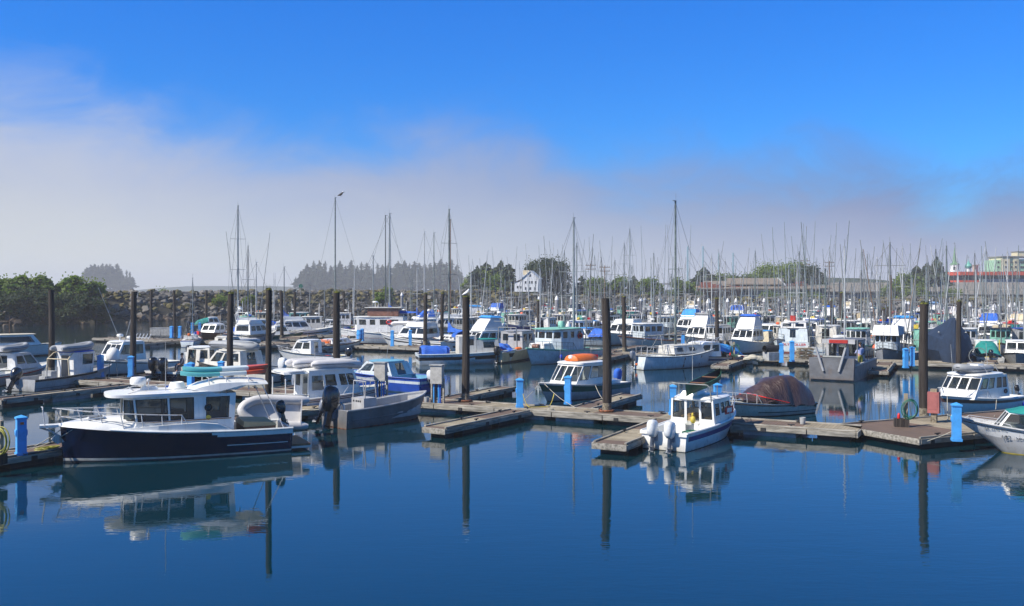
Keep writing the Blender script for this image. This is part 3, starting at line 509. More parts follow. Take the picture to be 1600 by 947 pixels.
# ------------------------------------------------------------------ floats, walkways and finger piers
def segs(p0, p1): p0, p1 = Vector(p0), Vector(p1); d = p1-p0; return p0, d.length, math.atan2(d.y, d.x)
def dock_parts(parent, L, w, z=.45, x0=0, y0=0, rot=0, seed=0, sub=False, whitefloats=False):
    rr = random.Random(seed); T = Matrix.Translation((x0, y0, 0)) @ Matrix.Rotation(rot, 4, 'Z')
    m = MB(); m.T = T if not sub else Matrix(); m.box((L/2, 0, z-.04), (L, w, .08), 'dock_deck'); dk = m.build('finger_pier' if sub else 'deck', parent)
    if sub: dk.location = (x0, y0, 0); dk.rotation_euler = (0, 0, rot); T = Matrix(); parent = dk
    fl = MB(); fl.T = T
    x = .3
    while x < L-.5:
        l = min(rr.uniform(1.6, 2.6), L-.3-x); fl.box((x+l/2, 0, .08), (l, w-.35, .5), 'float_white' if rr.random() < (.45 if whitefloats else .12) else 'float_dark'); x += l+rr.uniform(.3, 1.0)
    fl.build('float', parent)
    for s_ in (-1, 1):
        b = MB(); b.T = T; x = 0
        while x < L-.2:
            l = min(rr.uniform(2.6, 3.6), L-x)
            if rr.random() < .88: b.box((x+l/2, s_*(w/2+.035), z-.12+rr.uniform(-.01, .01)), (l-.05, .07, .21), 'fascia')
            else: b.box((x+l/2, s_*(w/2+.03), z-.07), (l-.05, .05, .11), 'fascia')
            if rr.random() < .6: b.box((x+l*rr.uniform(.2, .8), s_*(w/2+.085), z-.15), (.22, .03, .16), 'float_dark')
            x += l
        b.box((L/2, s_*(w/2-.03), z+.035), (L-.1, .09, .06), 'fascia'); b.build('edge_beam', parent)
    for xx in (L+.035, -.035): b = MB(); b.T = T; b.box((xx, 0, z-.13), (.07, w+.1, .24), 'fascia'); b.build('end_board', parent)
    x = 1.2
    while x < L-.4 and (parent.location.y < 70 or not sub):
        for s_ in (-1, 1):
            c = MB(); c.T = T; c.box((x, s_*(w/2-.16), z+.07), (.06, .06, .1), 'rubber'); c.box((x, s_*(w/2-.16), z+.12), (.3, .05, .04), 'rubber'); c.build('cleat', parent)
        x += 3.2 if parent.location.y < 120 or sub else 8
    return dk
def walkway(label, p0, p1, w, fingers=(), z=.45, seed=0, wf=False):
    a, L, r = segs(p0, p1); e = empty('floating_walkway', (a.x, a.y, 0), r, label, 'dock', 'floating walkways of the harbour'); dock_parts(e, L, w, z, seed=seed, whitefloats=wf)
    for i, (fx, side_, fl, fw, ang) in enumerate(fingers):
        dock_parts(e, fl, fw, z-.006, fx, side_*(w/2+.12), side_*PI/2+ang, seed+50+i, True)
    return e
def yA(x): return 48.9-.52*x
A0, A1 = (-34, yA(-34)), (14.9, yA(14.9)); LA = math.dist(A0, A1); cosA = (A1[0]-A0[0])/LA
fxA = lambda x: (x-A0[0])/cosA
FA = [(fxA(.9), -1, 7.0, 1.15, -.09), (fxA(-4.2), 1, 7.6, 1.15, .0), (fxA(3.0), 1, 7.2, 1.15, .0), (fxA(7.7), -1, 7.4, 1.35, .0), (fxA(-27), 1, 8.5, 1.1, 0), (fxA(-23.4), -1, 9, 1.1, 0), (fxA(-14.5), 1, 9, 1.1, 0)]
walkway('long near walkway of tan and brown planks crossing the whole picture behind the navy cruiser', A0, A1, 1.9, FA, seed=3, wf=True)
walkway('wide platform at the right end of the near walkway carrying the hose post', (15.4, 40.5), (26.2, 45.7), 4.4, seed=5, wf=True)
walkway('dark-sided float at the far left front beside the navy cruiser, with coiled yellow line', (-8.1, 52.0), (-19.4, 33.35), 1.5, seed=8)
walkway('continuation of the near walkway at the left edge behind the aluminium boats', (-34.3, yA(-34.3)), (-60, yA(-60)), 1.9, [(6, 1, 9, 1.1, 0)], seed=9)
def yB(x): return 93.6-.46*x
B0, B1 = (-50, yB(-50)), (48, yB(48)); LB = math.dist(B0, B1); cosB = (B1[0]-B0[0])/LB; fxB = lambda x: (x-B0[0])/cosB
FB = [(fxB(x), s_, l, 1.3, 0) for x, s_, l in [(-44, 1, 9), (-37, -1, 8), (-29, 1, 10), (-24, -1, 9), (-17, -1, 9), (-11, 1, 10), (-4, -1, 9), (1, 1, 10), (10.5, -1, 8), (8.5, 1, 11), (15, 1, 11), (20.5, -1, 9), (27, 1, 12), (31, -1, 9), (38, 1, 12)]]
walkway('second walkway from the camera, running behind the white sailboat and the landing craft', B0, B1, 2.3, FB, seed=12)
def Wd(px, py, z=.5): return W2(px, py, z)
C0, C1 = (20, 122), (95, 87); LC = math.dist(C0, C1)
walkway('high-sided third walkway with a yellow ladder, behind the navy-covered boat', C0, C1, 2.6, [(x, s_, l, 1.4, 0) for x, s_, l in [(8, 1, 12), (16, -1, 9), (24, 1, 12), (33, -1, 9), (42, 1, 12), (52, 1, 12), (62, 1, 12)]], z=.75, seed=15)
walkway('fourth walkway glimpsed behind the troller fleet', (-20, 152), (120, 108), 2.6, [(x, s_, 12, 1.4, 0) for x in range(10, 145, 14) for s_ in (-1, 1)], z=.6, seed=18)
walkway('farthest walkway, a thin line under the shore buildings', (-10, 200), (170, 150), 2.6, [(x, -1, 12, 1.4, 0) for x in range(10, 180, 16)], z=.6, seed=21)
walkway('long walkway on the left running back towards the breakwater', (-26, 112), (-22, 178), 2.4, [(x, s_, 10, 1.3, 0) for x in range(8, 64, 13) for s_ in (-1, 1)], z=.6, seed=24)
# yellow ladder
p = W2(1554, 557, .4); e = empty('dock_ladder', (p.x, p.y-.2, 0), math.radians(-25), 'yellow ladder on the side of the third walkway', 'ladder')
mb = MB(); [mb.tube([(x, 0, -.6), (x, 0, 1.9)], .05, 'yellow') for x in (-.3, .3)]; [mb.box((0, 0, z), (.6, .08, .08), 'yellow') for z in (-.2, .3, .8)]; mb.build('ladder_frame', e)

# ------------------------------------------------------------------ piles
pile_me = []
for k in range(4):
    rr = random.Random(k); bx = rr.uniform(-.08, .08); n = 12; rg = []; 
    for z in (-1.5, -.3, .9, 1.0, 2.2, 3.6, 5.0, 5.95, 6.0):
        r_ = .245-.006*z+rr.uniform(-.006, .006); rg.append([(bx*math.sin(z*.5)+r_*(1+.05*noise2(a*2, z+k*9))*math.cos(a), r_*(1+.05*noise2(a*2+5, z))*math.sin(a), z) for a in [2*PI*j/n for j in range(n)]])
    a_ = MB(); a_.loft(rg, 'pile'); o1 = a_.build('shaft'); a_ = MB(); a_.loft([[(p[0]*1.03, p[1]*1.03, p[2]) for p in r__] for r__ in rg[:3]], 'pile_tide'); o2 = a_.build('tide_band')
    a_ = MB(); a_.ell((bx*.15, 0, 6.0), (.22, .22, .10), 'moss', 9, 4)
    for _ in range(26):
        q = (rr.uniform(-.2, .2), rr.uniform(-.2, .2), 6.02); a_.add([q, (q[0]+.04, q[1], q[2]), (q[0]+rr.uniform(-.1, .1), q[1]+rr.uniform(-.1, .1), q[2]+rr.uniform(.1, .3))], [(0, 1, 2)], 'moss')
    o3 = a_.build('moss_cap', flat=True); pile_me.append((o1.data, o2.data, o3.data)); [bpy.data.objects.remove(o) for o in (o1, o2, o3)]
def pile(px, top, D, lab, k=0, w=1.0, moss=True, hoop=False):
    p = at(px, D); z = H-(top-450)*D/F; e = empty('timber_pile', (p.x, D, 0), k*1.3, lab, 'pile', 'dark timber mooring piles'); e.scale = (w*.9, w*.9, z/6.0); e.rotation_euler = (math.sin(px*7.1)*.012, math.sin(px*3.3)*.014, k*1.3)
    for i, nm in enumerate(('shaft', 'tide_band', 'moss_cap')):
        if nm == 'moss_cap' and not moss: continue
        o = bpy.data.objects.new(nm, pile_me[k % 4][i]); COL.objects.link(o); o.parent = e
    if hoop:
        h = MB(); h.torus((0, 0, .52), .36, .06, 'rusty', 'z'); h.build('pile_hoop', e); e.children[-1].scale = (1, 1, 6/z)
    return e, z
PL = [(80, 453, 67, 'timber pile at far left, standing in front of the dark bank bushes', 1), (208, 455.5, 67.5, 'timber pile beside the white boat with the rod rack', 1), (236.5, 453, 124, 'thin dark pile at the left end of the second walkway', .9), (272.5, 453.5, 118, 'thin dark pile right of the pair of blue posts at the far left float', .85), (322, 453.5, 150, 'slender grey-brown pile against the breakwater rocks', .95),
      (360, 459, 63, 'dark pile rising behind the stacked paddleboards', 1), (418, 453, 43.2, 'mossy-topped pile rising behind the stern of the navy cruiser and the hoisted dinghy', .68), (440.5, 455, 113, 'pile just right of the navy cruiser pile, beside the grey trawler', 1), (461, 456, 124, 'thin pile left of the round green marker', .8), (527, 457.5, 56, 'mossy pile rising behind the two white inflatables', 1), (537, 457, 150, 'pile close behind and right of the mossy pile above the white inflatables', 1.2),
      (664, 458.5, 101, 'dark purple-brown pile left of the blue sail cover', 1), (691, 459, 103, 'dark pile rising through the blue sail cover', .95), (727, 464, 51.0, 'mossy pile with a white gull on top', .98), (948, 466, 46.9, 'near dark pile left of the twin-engined white boat', 1.05), (976, 464, 91.5, 'light brown pile just right of the near dark pile, behind the second walkway', 1),
      (807, 462, 180, 'stubby far pile in front of the breakwater end', 1.4), (1119.5, 467, 83, 'thin dark pile in front of the white cabin boat with the blue hull stripe', .85), (1300, 470, 118, 'dark pile in front of the troller fleet, left of the bushy-topped pile', 1.2), (1315.5, 458, 114, 'pile with a tall tuft of grass on its top', 1.15), (1382, 482, 108, 'short light-brown pile among the trollers', 1.3), (1386, 480, 130, 'grey pile behind the white dodger', 1.2),
      (1444, 475, 45.2, 'near light-brown pile with a green tuft beside the red box', 1.0), (1498, 471, 72, 'pile standing against the navy-covered boat', .9), (840, 470, 122, 'far pile hidden among rigging left of the seafoam boat', 1)]
for i, (px, top, D, lab, w) in enumerate(PL): pile(px, top, D, lab, i, w, moss=(top > 457 or w > 1.2 or px == 418) and px not in (948,), hoop=px in (727, 948, 418))
rr = random.Random(3)
sp1 = MB().lathe([(.24, -1.5), (.24, 1)], 'steel_pile').build('shaft'); cn = MB().lathe([(.29, .84), (.29, .88), (.05, 1)], 'cone_white'); bpy.data.objects.remove(sp1)
SPL = [(842, 463, 4.3), (870, 462, 6), (893, 463, 4), (888, 502, 5), (1001, 464, 6), (1007.5, 464, 4), (1031.5, 464, 5), (1092, 465, 5), (1107, 466, 7), (1137, 466, 5.5), (1150, 466, 5), (1194, 466, 5), (1216, 466, 4.5), (1233, 468, 5.5), (1241.5, 468, 5), (1272, 468, 5), (1414.5, 469, 5), (1419.5, 470, 5), (1515, 472, 6.5), (1553.5, 474, 6.5), (1562, 473, 5), (1578.5, 473, 6), (1585.5, 472.5, 4.5), (628, 457, 4.5), (1165, 470, 4.5), (1262, 470, 4.5), (1330, 471, 5), (1360, 472, 5), (1470, 470, 5)]
for i, (px, top, wpx) in enumerate(SPL):
    D = .55*F/wpx*1.02 if px != 888 else 110; p = at(px, D); z = H-(top-450)*D/F
    e = empty('steel_pile', (p.x, D, 0), 0, f"grey steel pile with white cone cap, number {sum(1 for q in SPL if q[0] < px)+1} of them from the left", 'pile', 'steel piles with white cone caps')
    r_ = .275; mb = MB(); mb.lathe([(r_, -1.5), (r_, z-.6)], 'steel_pile', n=12); mb.build('shaft', e); mb = MB(); mb.lathe([(r_+.03, z-.62), (r_+.03, z-.5), (.1, z-.05), (.03, z)], 'cone_white', n=12); mb.build('cone_cap', e)

# ------------------------------------------------------------------ blue pedestals
pe = empty('power_pedestal', (0, 0, 0)); mb = MB(); w_ = .15; mb.box((0, 0, .66), (.3, .3, 1.32), 'pedestal_blue'); mb.box((0, 0, .05), (.36, .36, .1), 'pedestal_blue'); mb.build('post', pe)
mb = MB(); mb.hexa([(-.18, -.18, 1.32), (.18, -.18, 1.32), (.18, .18, 1.32), (-.18, .18, 1.32)], [(-.18, -.18, 1.37), (.18, -.18, 1.37), (.18, .18, 1.37), (-.18, .18, 1.37)], 'pedestal_blue'); mb.add([(-.18, -.18, 1.372), (.18, -.18, 1.372), (.18, .18, 1.372), (-.18, .18, 1.372), (0, 0, 1.46)], [(0, 1, 4), (1, 2, 4), (2, 3, 4), (3, 0, 4)], 'pedestal_blue'); mb.build('cap', pe)
for s_ in (-1, 1):
    mb = MB(); mb.ext([(s_*.15, .96), (s_*.19, .90), (s_*.19, .74), (s_*.15, .66)][::s_], -.09, .09, 'pedestal_blue'); mb.build('outlet_box', pe)
mb = MB(); mb.box((-.0, -.154, 1.16), (.12, .008, .09), 'orange'); mb.build('sticker', pe)
PED = [(33, 711, .45, 'nearest blue power post at the left front beside the navy cruiser', 1.0), (157, 589, .45, 'blue power post behind the bow of the aluminium wheelhouse boat', 1.05), (204.5, 589, .45, 'blue power post half hidden by the timber pile beside the white satellite dome', 1), (268, 528, .45, 'left post of the pair on the far left float', 1.0), (281, 528, .45, 'right post of the pair on the far left float', 1.0), (300.5, 521, .45, 'far blue post to the right of the pair on the far left float', 1),
       (298, 607, .45, 'blue power post just behind the left end of the stacked paddleboards', 1.1), (345.5, 604, .45, 'blue power post behind the middle of the stacked paddleboards', 1.1), (812, 636.5, .45, 'blue power post left of the green-striped boat', 1.03), (887.5, 631.5, .45, 'blue power post in front of the green-striped boat', 1.03), (1051, 648, .45, 'blue post seen through the rail of the twin-engined white boat', 1), (1121, 645, .45, 'blue post beyond the green canoe, right of the twin-engined white boat', 1),
       (1494.5, 689, .45, 'blue post beside the red box at the right', 1.05), (613, 541, .45, 'left post of the pair on the middle float by the white trawler', 1.15), (641, 540, .45, 'right post of the pair on the middle float by the white trawler', 1.15), (1221, 566.5, .45, 'left post of the pair below the white boat with red lettering', 1.1), (1237.5, 565, .45, 'right post of the pair below the white boat with red lettering', 1.2), (1415, 575, .45, 'left post of the pair right of the landing craft', 1.05), (1425.5, 572, .45, 'right post of the pair right of the landing craft', 1.05), (1067, 543, .45, 'small far blue post right of the white sailboat', 1), (312, 521, .45, 'far blue post behind the brown-hulled boat', 1), (566, 533, .45, 'pale blue far post behind the leaning white workboat', 1)]
for i, (px, py, z, lab, s_) in enumerate(PED):
    p = W2(px, py, z); o = pe if i == 0 else copy_tree(pe); o.location = (p.x, p.y, z); o.rotation_euler = (0, 0, math.radians(38 if i == 0 else -14+(i % 3)*9)); o.scale = (1.05, 1.05, s_*1.0)
    tag(o, lab, 'power post', 'blue power posts along the floats')
for o in list(COL.objects):
    if o.name.startswith('sticker.'): bpy.data.objects.remove(o)
# grey meter cabinets, red box, hose posts, dock gear
def meter_post(px, py, lab, hh=1.55):
    p = W2(px, py, .3); e = empty('meter_cabinet', (p.x, p.y, .0), math.radians(-20), lab, 'meter cabinet')
    mb = MB(); [mb.box((x, 0, .8), (.08, .12, 1.9), 'fascia') for x in (-.34, .34)]; mb.build('frame', e); mb = MB(); mb.box((0, -.08, 1.95), (.66, .32, .95), 'box_grey'); mb.box((0, -.08, 2.45), (.74, .42, .06), 'float_white'); mb.build('cabinet', e)
    mb = MB(); [mb.tube([(x, -.05, 1.5), (x+R.uniform(-.04, .04), -.1, .9), (x, -.05, .2)], .04, m_, 6) for x, m_ in ((-.2, 'pedestal_blue'), (-.07, 'black'), (.06, 'pedestal_blue'), (.18, 'canvas_blue'))]; mb.build('conduits', e)
meter_post(684, 634, 'grey meter cabinet on legs with blue conduits between the blue boat and the gull pile')
meter_post(596, 628, 'grey meter cabinet on legs standing behind the aluminium skiff console')
p = W2(1459.5, 660, .45); e = empty('red_service_box', (p.x, p.y, .45), math.radians(-35), 'faded red metal box on a short post beside the near light-brown pile', 'service box')
e.scale = (.68, .68, .86); mb = MB(); mb.box((0, 0, .75), (.36, .36, 1.5), 'pile_tide'); mb.box((0, 0, 1.62), (.40, .40, .26), 'crate'); mb.build('post', e); mb = MB(); mb.box((0, -.06, 1.05), (.72, .5, 1.1), 'box_red'); mb.box((.0, -.32, 1.1), (.5, .02, .8), 'box_red'); mb.build('cabinet', e)
def hose_post(px, py, lab, col, r_=.45, hp=1.45, z=.45):
    p = W2(px, py, z); e = empty('hose_post', (p.x, p.y, z), math.radians(-15), lab, 'hose post'); mb = MB(); mb.box((-.12, 0, hp/2), (.16, .14, hp), 'crate'); mb.box((-.3, 0, .18), (.6, .4, .36), 'pile'); mb.build('post', e)
    mb = MB(); rr2 = random.Random(px)
    for k in range(5): mb.torus((.02+rr2.uniform(-.05, .05), -.12-.03*k, hp*.55+rr2.uniform(-.06, .06)), r_*rr2.uniform(.8, 1.05)*.8, .018, col, 'y', 18, 6, sq=1.35)
    mb.build('hose_coil', e)
    mb = MB(); mb.ell((-.42, -.1, .45), (.07, .07, .16), 'red'); mb.build('valve', e)
hose_post(1420, 667, 'coiled green hose on a wooden post on the wide platform', 'hose_green', .38)
hose_post(1135, 560, 'left coiled green hose on the second walkway', 'hose_green', .35, 1.5); hose_post(1149, 562, 'right coiled green hose on the second walkway beside the red valve', 'hose_green', .45, 1.5)
hose_post(132, 578, 'coiled green hose behind the aluminium wheelhouse boat', 'hose_green', .3, 1.3); hose_post(5, 726, 'black post with coiled yellow hose at the left front corner', 'hose_yellow', .42, 1.5)
p = W2(72, 703, .47); mb = MB()
for k in range(7): mb.torus((R.uniform(-.25, .3), R.uniform(-.1, .1), .03+.012*k), R.uniform(.22, .34), .02, 'hose_yellow', 'z', 16, 5, sq=.6)
o = mb.build('rope_coil', loc=(p.x, p.y, .46)); o.rotation_euler = (0, 0, .9); tag(o, 'loose coil of yellow line on the left front float', 'rope')
p = W2(1206, 563, .45); e = empty('fish_tote', (p.x, p.y, .45), .3, 'white plastic tote with a black pipe on top on the second walkway', 'tote'); mb = MB(); mb.box((0, 0, .35), (1.1, .9, .7), 'float_white', top=1.08); mb.build('tub', e)
mb = MB(); mb.tube([(-.7, -.3, .98), (.9, .4, .98)], .28, 'rubber', 12, cap=False); o = mb.build('black_pipe', loc=(p.x, p.y, .45)); tag(o, 'short black pipe lying on the white tote', 'pipe')
p = W2(1257, 561, .45)
for k in range(4):
    mb = MB(); mb.box((0, 0, .08), (1.3, 1.0, .04), 'crate'); [mb.box((x, 0, .03), (.1, 1.0, .1), 'crate') for x in (-.55, 0, .55)]; mb.box((0, 0, .16), (1.3, 1.0, .03), 'crate'); o = mb.build('pallet', loc=(p.x+R.uniform(-.08, .08), p.y, .5+.24*k)); tag(o, ['lowest', 'second lowest', 'second highest', 'topmost'][k]+' wooden pallet in the stack left of the landing craft', 'pallet', 'stacked wooden pallets')
for px, py, c_, lab in [(1250, 472+60, 'rope', 'heap of pale net on the walkway behind the pallets'), (1178, 563, 'rope', 'heap of beige net on the second walkway')]:
    p = W2(px, py, .5); mb = MB(); [mb.ell((R.uniform(-.6, .6), R.uniform(-.3, .3), R.uniform(.05, .3)), (.4, .3, .2), c_, 8, 5) for _ in range(7)]; o = mb.build('net_heap', loc=(p.x, p.y, .5)); tag(o, lab, 'net')
for px, py, D, lab in [(245, 524, 0, 'left'), (262, 524, 0, 'right')]:
    p = W2(px, py, .5); mb = MB(); mb.box((0, 0, .45), (1.3, 1.0, .9), 'box_grey', top=1.06); mb.box((0, 0, .93), (1.4, 1.1, .06), 'float_white'); o = mb.build('dock_box', loc=(p.x, p.y, .5)); tag(o, f'{lab} one of two pale dock boxes on the far left float', 'dock box')
# birds
def bird(px, D, z, dark, lab, cat, s=1.0):
    p = at(px, D); e = empty('perched_bird', (p.x, D, z), .5, lab, cat); mb = MB(); c = 'feather_dark' if dark else 'feather_white'
    mb.loft([[(x*s, y*r*s, zz*s+q*r*s) for y, q in ((1, 0), (.7, .7), (0, 1), (-.7, .7), (-1, 0), (-.7, -.7), (0, -1), (.7, -.7))] for x, r, zz in ((-.28, .02, .08), (-.15, .07, .14), (0, .12, .2), (.1, .12, .27), (.16, .08, .35), (.2, .065, .4), (.27, .03, .4))], c)
    mb.tube([(.02, .04, .12), (.02, .04, -.0)], .012, 'orange'); mb.tube([(.02, -.04, .12), (.02, -.04, 0)], .012, 'orange'); mb.build('body', e)
    mb = MB(); mb.ell((.2*s, 0, .41*s), (.08*s, .07*s, .07*s), 'feather_white'); mb.build('head', e); mb = MB(); mb.tube([(.26*s, 0, .4*s), (.36*s, 0, .38*s)], [.02*s, .005], 'yellow'); mb.build('beak', e)
bird(728, 51, H-14*51/F+.05, False, 'small white gull standing on the mossy pile', 'gull', .8)
# round green marker and its post
p = at(470, 205); e = empty('channel_marker', (p.x, 205, 0), 0, 'round green channel marker on the breakwater', 'marker'); mb = MB(); mb.tube([(0, 0, 5), (0, 0, 6.8)], .08, 'galv'); mb.build('post', e); mb = MB(); mb.lathe([(.45, -.05), (.45, .05)], 'hose_green', n=16); q = mb.build('disc', e, loc=(0, 0, 6.9)); q.rotation_euler = (PI/2, 0, 0)
# ------------------------------------------------------------------ boat kit
ZK = 1.0
def sm(x): x = max(0, min(1, x)); return x*x*(3-2*x)
class Boat:
    def __init__(s, name, A=None, B_=None, pos=None, hd=None, L=None, B=2.4, fs=.7, fb=1.2, tr=.9, rake=.5, trk=.1, draft=.35, shape='v', pw=2.3, flare=.5, spring=0., label=None, cat='boat', group=None, fat=.45, zk=None):
        s.zk = zk or ZK
        if A: 
            a, b = W2(*A), W2(*B_); d = b-a; hd = math.atan2(d.y, d.x); L = L or d.length+rake*.6; pos = (a+b)/2; c_ = a+Vector((math.cos(hd), math.sin(hd), 0))*L/2; pos = c_
        s.L, s.B, s.fs, s.fb, s.tr, s.rake, s.trk, s.draft, s.shape, s.pw, s.flare, s.spring, s.fat = L, B, fs, fb, tr, rake, trk, draft, shape, pw, flare, spring, fat
        s.e = empty(name, (pos[0], pos[1], 0), hd, label, cat, group); s.near = pos[1] < 85; s.e.scale = (1, 1, s.zk)
    def zs(s, t): return s.fs+(s.fb-s.fs)*t**2-s.spring*math.sin(PI*min(1, t*1.0))*.5
    def w(s, t):
        if t < s.fat: return s.B/2*(s.tr+(1-s.tr)*math.sin(PI/2*t/s.fat))
        return s.B/2*max(.012, 1-((t-s.fat)/(1-s.fat))**s.pw)
    def P(s, t, h=1.0, side=1, inset=0):
        z = s.zs(t)*h; x = -s.L/2+s.L*t-s.rake*(1-h)*t**5+s.trk*(1-t)**6*(-(h))*1.0; fl = .06+s.flare*t**1.6
        if s.shape == 'v': y = s.w(t)*(1-fl*(1-h))
        else: y = s.w(t)*(1-(fl*.75+.1)*(1-h)**1.5)
        return Vector((x, side*max(0, y-inset), z))
    def hull(s, rows=((0, 'bottom_black'), (.14, 'white_gel'), (.9, 'white_gel')), nst=15, name='hull'):
        # rows: (height fraction at which the colour begins, material)
        m = MB(); hs = sorted({r[0] for r in rows} | {.35, .65, 1.0}); rgs = []; mats = []
        def col(h): return [r[1] for r in rows if r[0] <= h+1e-6][-1]
        for i in range(nst):
            t = 1-(1-i/(nst-1))**1.25; dr = s.draft*(1-.75*t**3); keel = s.P(t, 0, 1); lo = [Vector((keel.x, 0, -dr)), Vector((keel.x, keel.y*.62, -dr*.55 if s.shape == 'v' else -dr*.9)), Vector((keel.x, keel.y*.97, -dr*.12))]
            rgs.append([p for p in lo]+[s.P(t, h, 1) for h in hs])
        half = [rows[0][1]]*3+[col((hs[k]+hs[k+1])/2) for k in range(len(hs)-1)]
        full = [[Vector((p.x, -p.y, p.z)) for p in r[::-1][:-1]]+r for r in rgs]
        mm = half[::-1][:len(half)]+half; n = len(full[0]); vs = [p for r in full for p in r]; fs_ = []; ms = []
        for i in range(len(full)-1):
            for j in range(n-1): fs_.append((i*n+j, (i+1)*n+j, (i+1)*n+j+1, i*n+j+1)); ms.append(mm[j])
        k = n//2
        for j in range(k):            # transom
            fs_.append((j, j+1, n-2-j, n-1-j) if j+1 < n-2-j else (j, j+1, n-1-j)); ms.append(mm[j])
        m.add(vs, fs_, ms); s.h = m.build(name, s.e, 32); return s.h
    def rub(s, col='rubber', r=.035, h=1.0, t0=0.0, t1=1.0, name='rub_rail'):
        for sd in (-1, 1):
            m = MB(); m.tube([s.P(t0+(t1-t0)*i/14, h, sd)+Vector((0, sd*.01, 0)) for i in range(15)], r, col, 6); m.build(name, s.e)
    def moor(s, t, sd, target, r=.016, col='rope', sag=.25):
        a = s.P(t, 1, sd, .08); w = Vector(target); l = s.e.location; h = -s.e.rotation_euler.z; dx, dy = w.x-l.x, w.y-l.y
        b_ = Vector((dx*math.cos(h)-dy*math.sin(h), dx*math.sin(h)+dy*math.cos(h), w.z/s.zk)); m = MB()
        m.tube([a.lerp(b_, i/8)-Vector((0, 0, sag*math.sin(PI*i/8))) for i in range(9)], r, col, 5); m.build('mooring_line', s.e)
    def clutter(s, n, x0, x1, z0, rr_, w=.6):
        m = MB(); near = s.e.location.y < 112
        for _ in range(n):
            if near: m = MB()
            x, y = rr_.uniform(x0, x1), rr_.uniform(-1, 1)*w; q = rr_.random(); c_ = rr_.choice(['box_grey', 'float_white', 'orange', 'canvas_blue', 'crate', 'black', 'float_white', 'buoy_orange', 'canvas_teal', 'red', 'yellow', 'hose_green', 'canvas_beige'])
            if q < .45: m.box((x, y, z0+.15), (rr_.uniform(.25, .8), rr_.uniform(.25, .6), rr_.uniform(.2, .5)), c_, rr_.uniform(0, 3))
            elif q < .75: m.ell((x, y, z0+.18), (rr_.uniform(.15, .3), rr_.uniform(.15, .3), rr_.uniform(.15, .28)), c_, 8, 5)
            else: m.tube([(x, y, z0), (x+rr_.uniform(-.3, .3), y, z0+rr_.uniform(.6, 1.4))], .03, 'galv', 5)
            if near: m.build('deck_gear', s.e)
        if not near: m.build('deck_gear', s.e)
    def stripe(s, col, h0, h1, t0=.0, t1=1., name='hull_stripe', d=.012):
        for sd in (-1, 1):
            m = MB(); a = [s.P(t0+(t1-t0)*i/16, h0, sd)+Vector((0, sd*d, 0)) for i in range(17)]; b = [s.P(t0+(t1-t0)*i/16, h1, sd)+Vector((0, sd*d, 0)) for i in range(17)]
            for i in range(16): m.add([a[i], a[i+1], b[i+1], b[i]], [(0, 1, 2, 3)[::sd]], col)
            m.build(name, s.e)
    def deck(s, tf=.5, zc=.35, g=.10, col='deck_white', fore=.05, cap=None, t1=.985, sole=None, crown=.06):
        # gunwale cap, cockpit (t<tf) down at height zc, foredeck beyond
        m = MB(); cap = cap or col; st = []; N = 16
        ts = sorted({i/N*t1 for i in range(N+1)} | {tf-.0005, tf+.0005})
        for t in ts:
            o = s.P(t, 1, 1); i_ = s.P(t, 1, 1, g); zf = min(zc, o.z-.02) if t < tf else o.z-fore
            st.append((o, i_, Vector((i_.x, i_.y, zf)), Vector((i_.x, 0, zf+(crown if t > tf else 0)))))
        for (a, b) in zip(st, st[1:]):
            for sd in (-1, 1):
                q = lambda p: (p.x, p.y*sd, p.z)
                for k, c_ in ((0, cap), (1, col), (2, sole if (sole and a[2].z <= zc+.01) else col)):
                    m.add([q(a[k]), q(b[k]), q(b[k+1]), q(a[k+1])], [(0, 1, 2, 3)[::-sd]], c_)
        # transom inside + cap
        o, i_, f, c = st[0]
        if o.y > .15:
            x = o.x+.09; m.add([(o.x, -o.y, o.z), (x, -o.y, o.z), (x, o.y, o.z), (o.x, o.y, o.z)], [(0, 1, 2, 3)], cap); m.add([(x, -o.y, o.z), (x, -o.y, f.z), (x, o.y, f.z), (x, o.y, o.z)], [(0, 1, 2, 3)], col)
        return m.build('deck', s.e, 30)
    def house(s, base, top, z0, z1, wins, wall='white_gel', glass='glass', roof=None, over=.12, rth=.07, crown=.06, frame='rubber', name='cabin', rname='roof', parent=None, rsh=None, roofcol=None):
        """base/top: matching ccw polygons (x,y); wins: {wall index: [(u0,u1,v0,v1), ...]}; window openings with recessed panes"""
        par = parent or s.e; m = MB(); n = len(base); z0f = z0 if callable(z0) else (lambda x, y: z0); z1f = z1 if callable(z1) else (lambda x, y: z1); panes = []
        cx = sum(p[0] for p in base)/n; cy = sum(p[1] for p in base)/n
        for i in range(n):
            a, b, c, d = base[i], base[(i+1) % n], top[(i+1) % n], top[i]
            A_, B_, C_, D_ = Vector((a[0], a[1], z0f(*a))), Vector((b[0], b[1], z0f(*b))), Vector((c[0], c[1], z1f(*c))), Vector((d[0], d[1], z1f(*d)))
            f = lambda u, v: (A_*(1-u)+B_*u)*(1-v)+(D_*(1-u)+C_*u)*v
            nrm = (B_-A_).cross(D_-A_); nrm = nrm.normalized() if nrm.length > 1e-6 else Vector((0, 0, 1)); ws = wins.get(i, [])
            us = sorted({0, 1} | {w[0] for w in ws} | {w[1] for w in ws}); vs_ = sorted({0, 1} | {w[2] for w in ws} | {w[3] for w in ws})
            for u0, u1 in zip(us, us[1:]):
                for v0, v1 in zip(vs_, vs_[1:]):
                    um, vm = (u0+u1)/2, (v0+v1)/2
                    if any(w[0] < um < w[1] and w[2] < vm < w[3] for w in ws): continue
                    m.add([f(u0, v0), f(u1, v0), f(u1, v1), f(u0, v1)], [(0, 1, 2, 3)], wall)
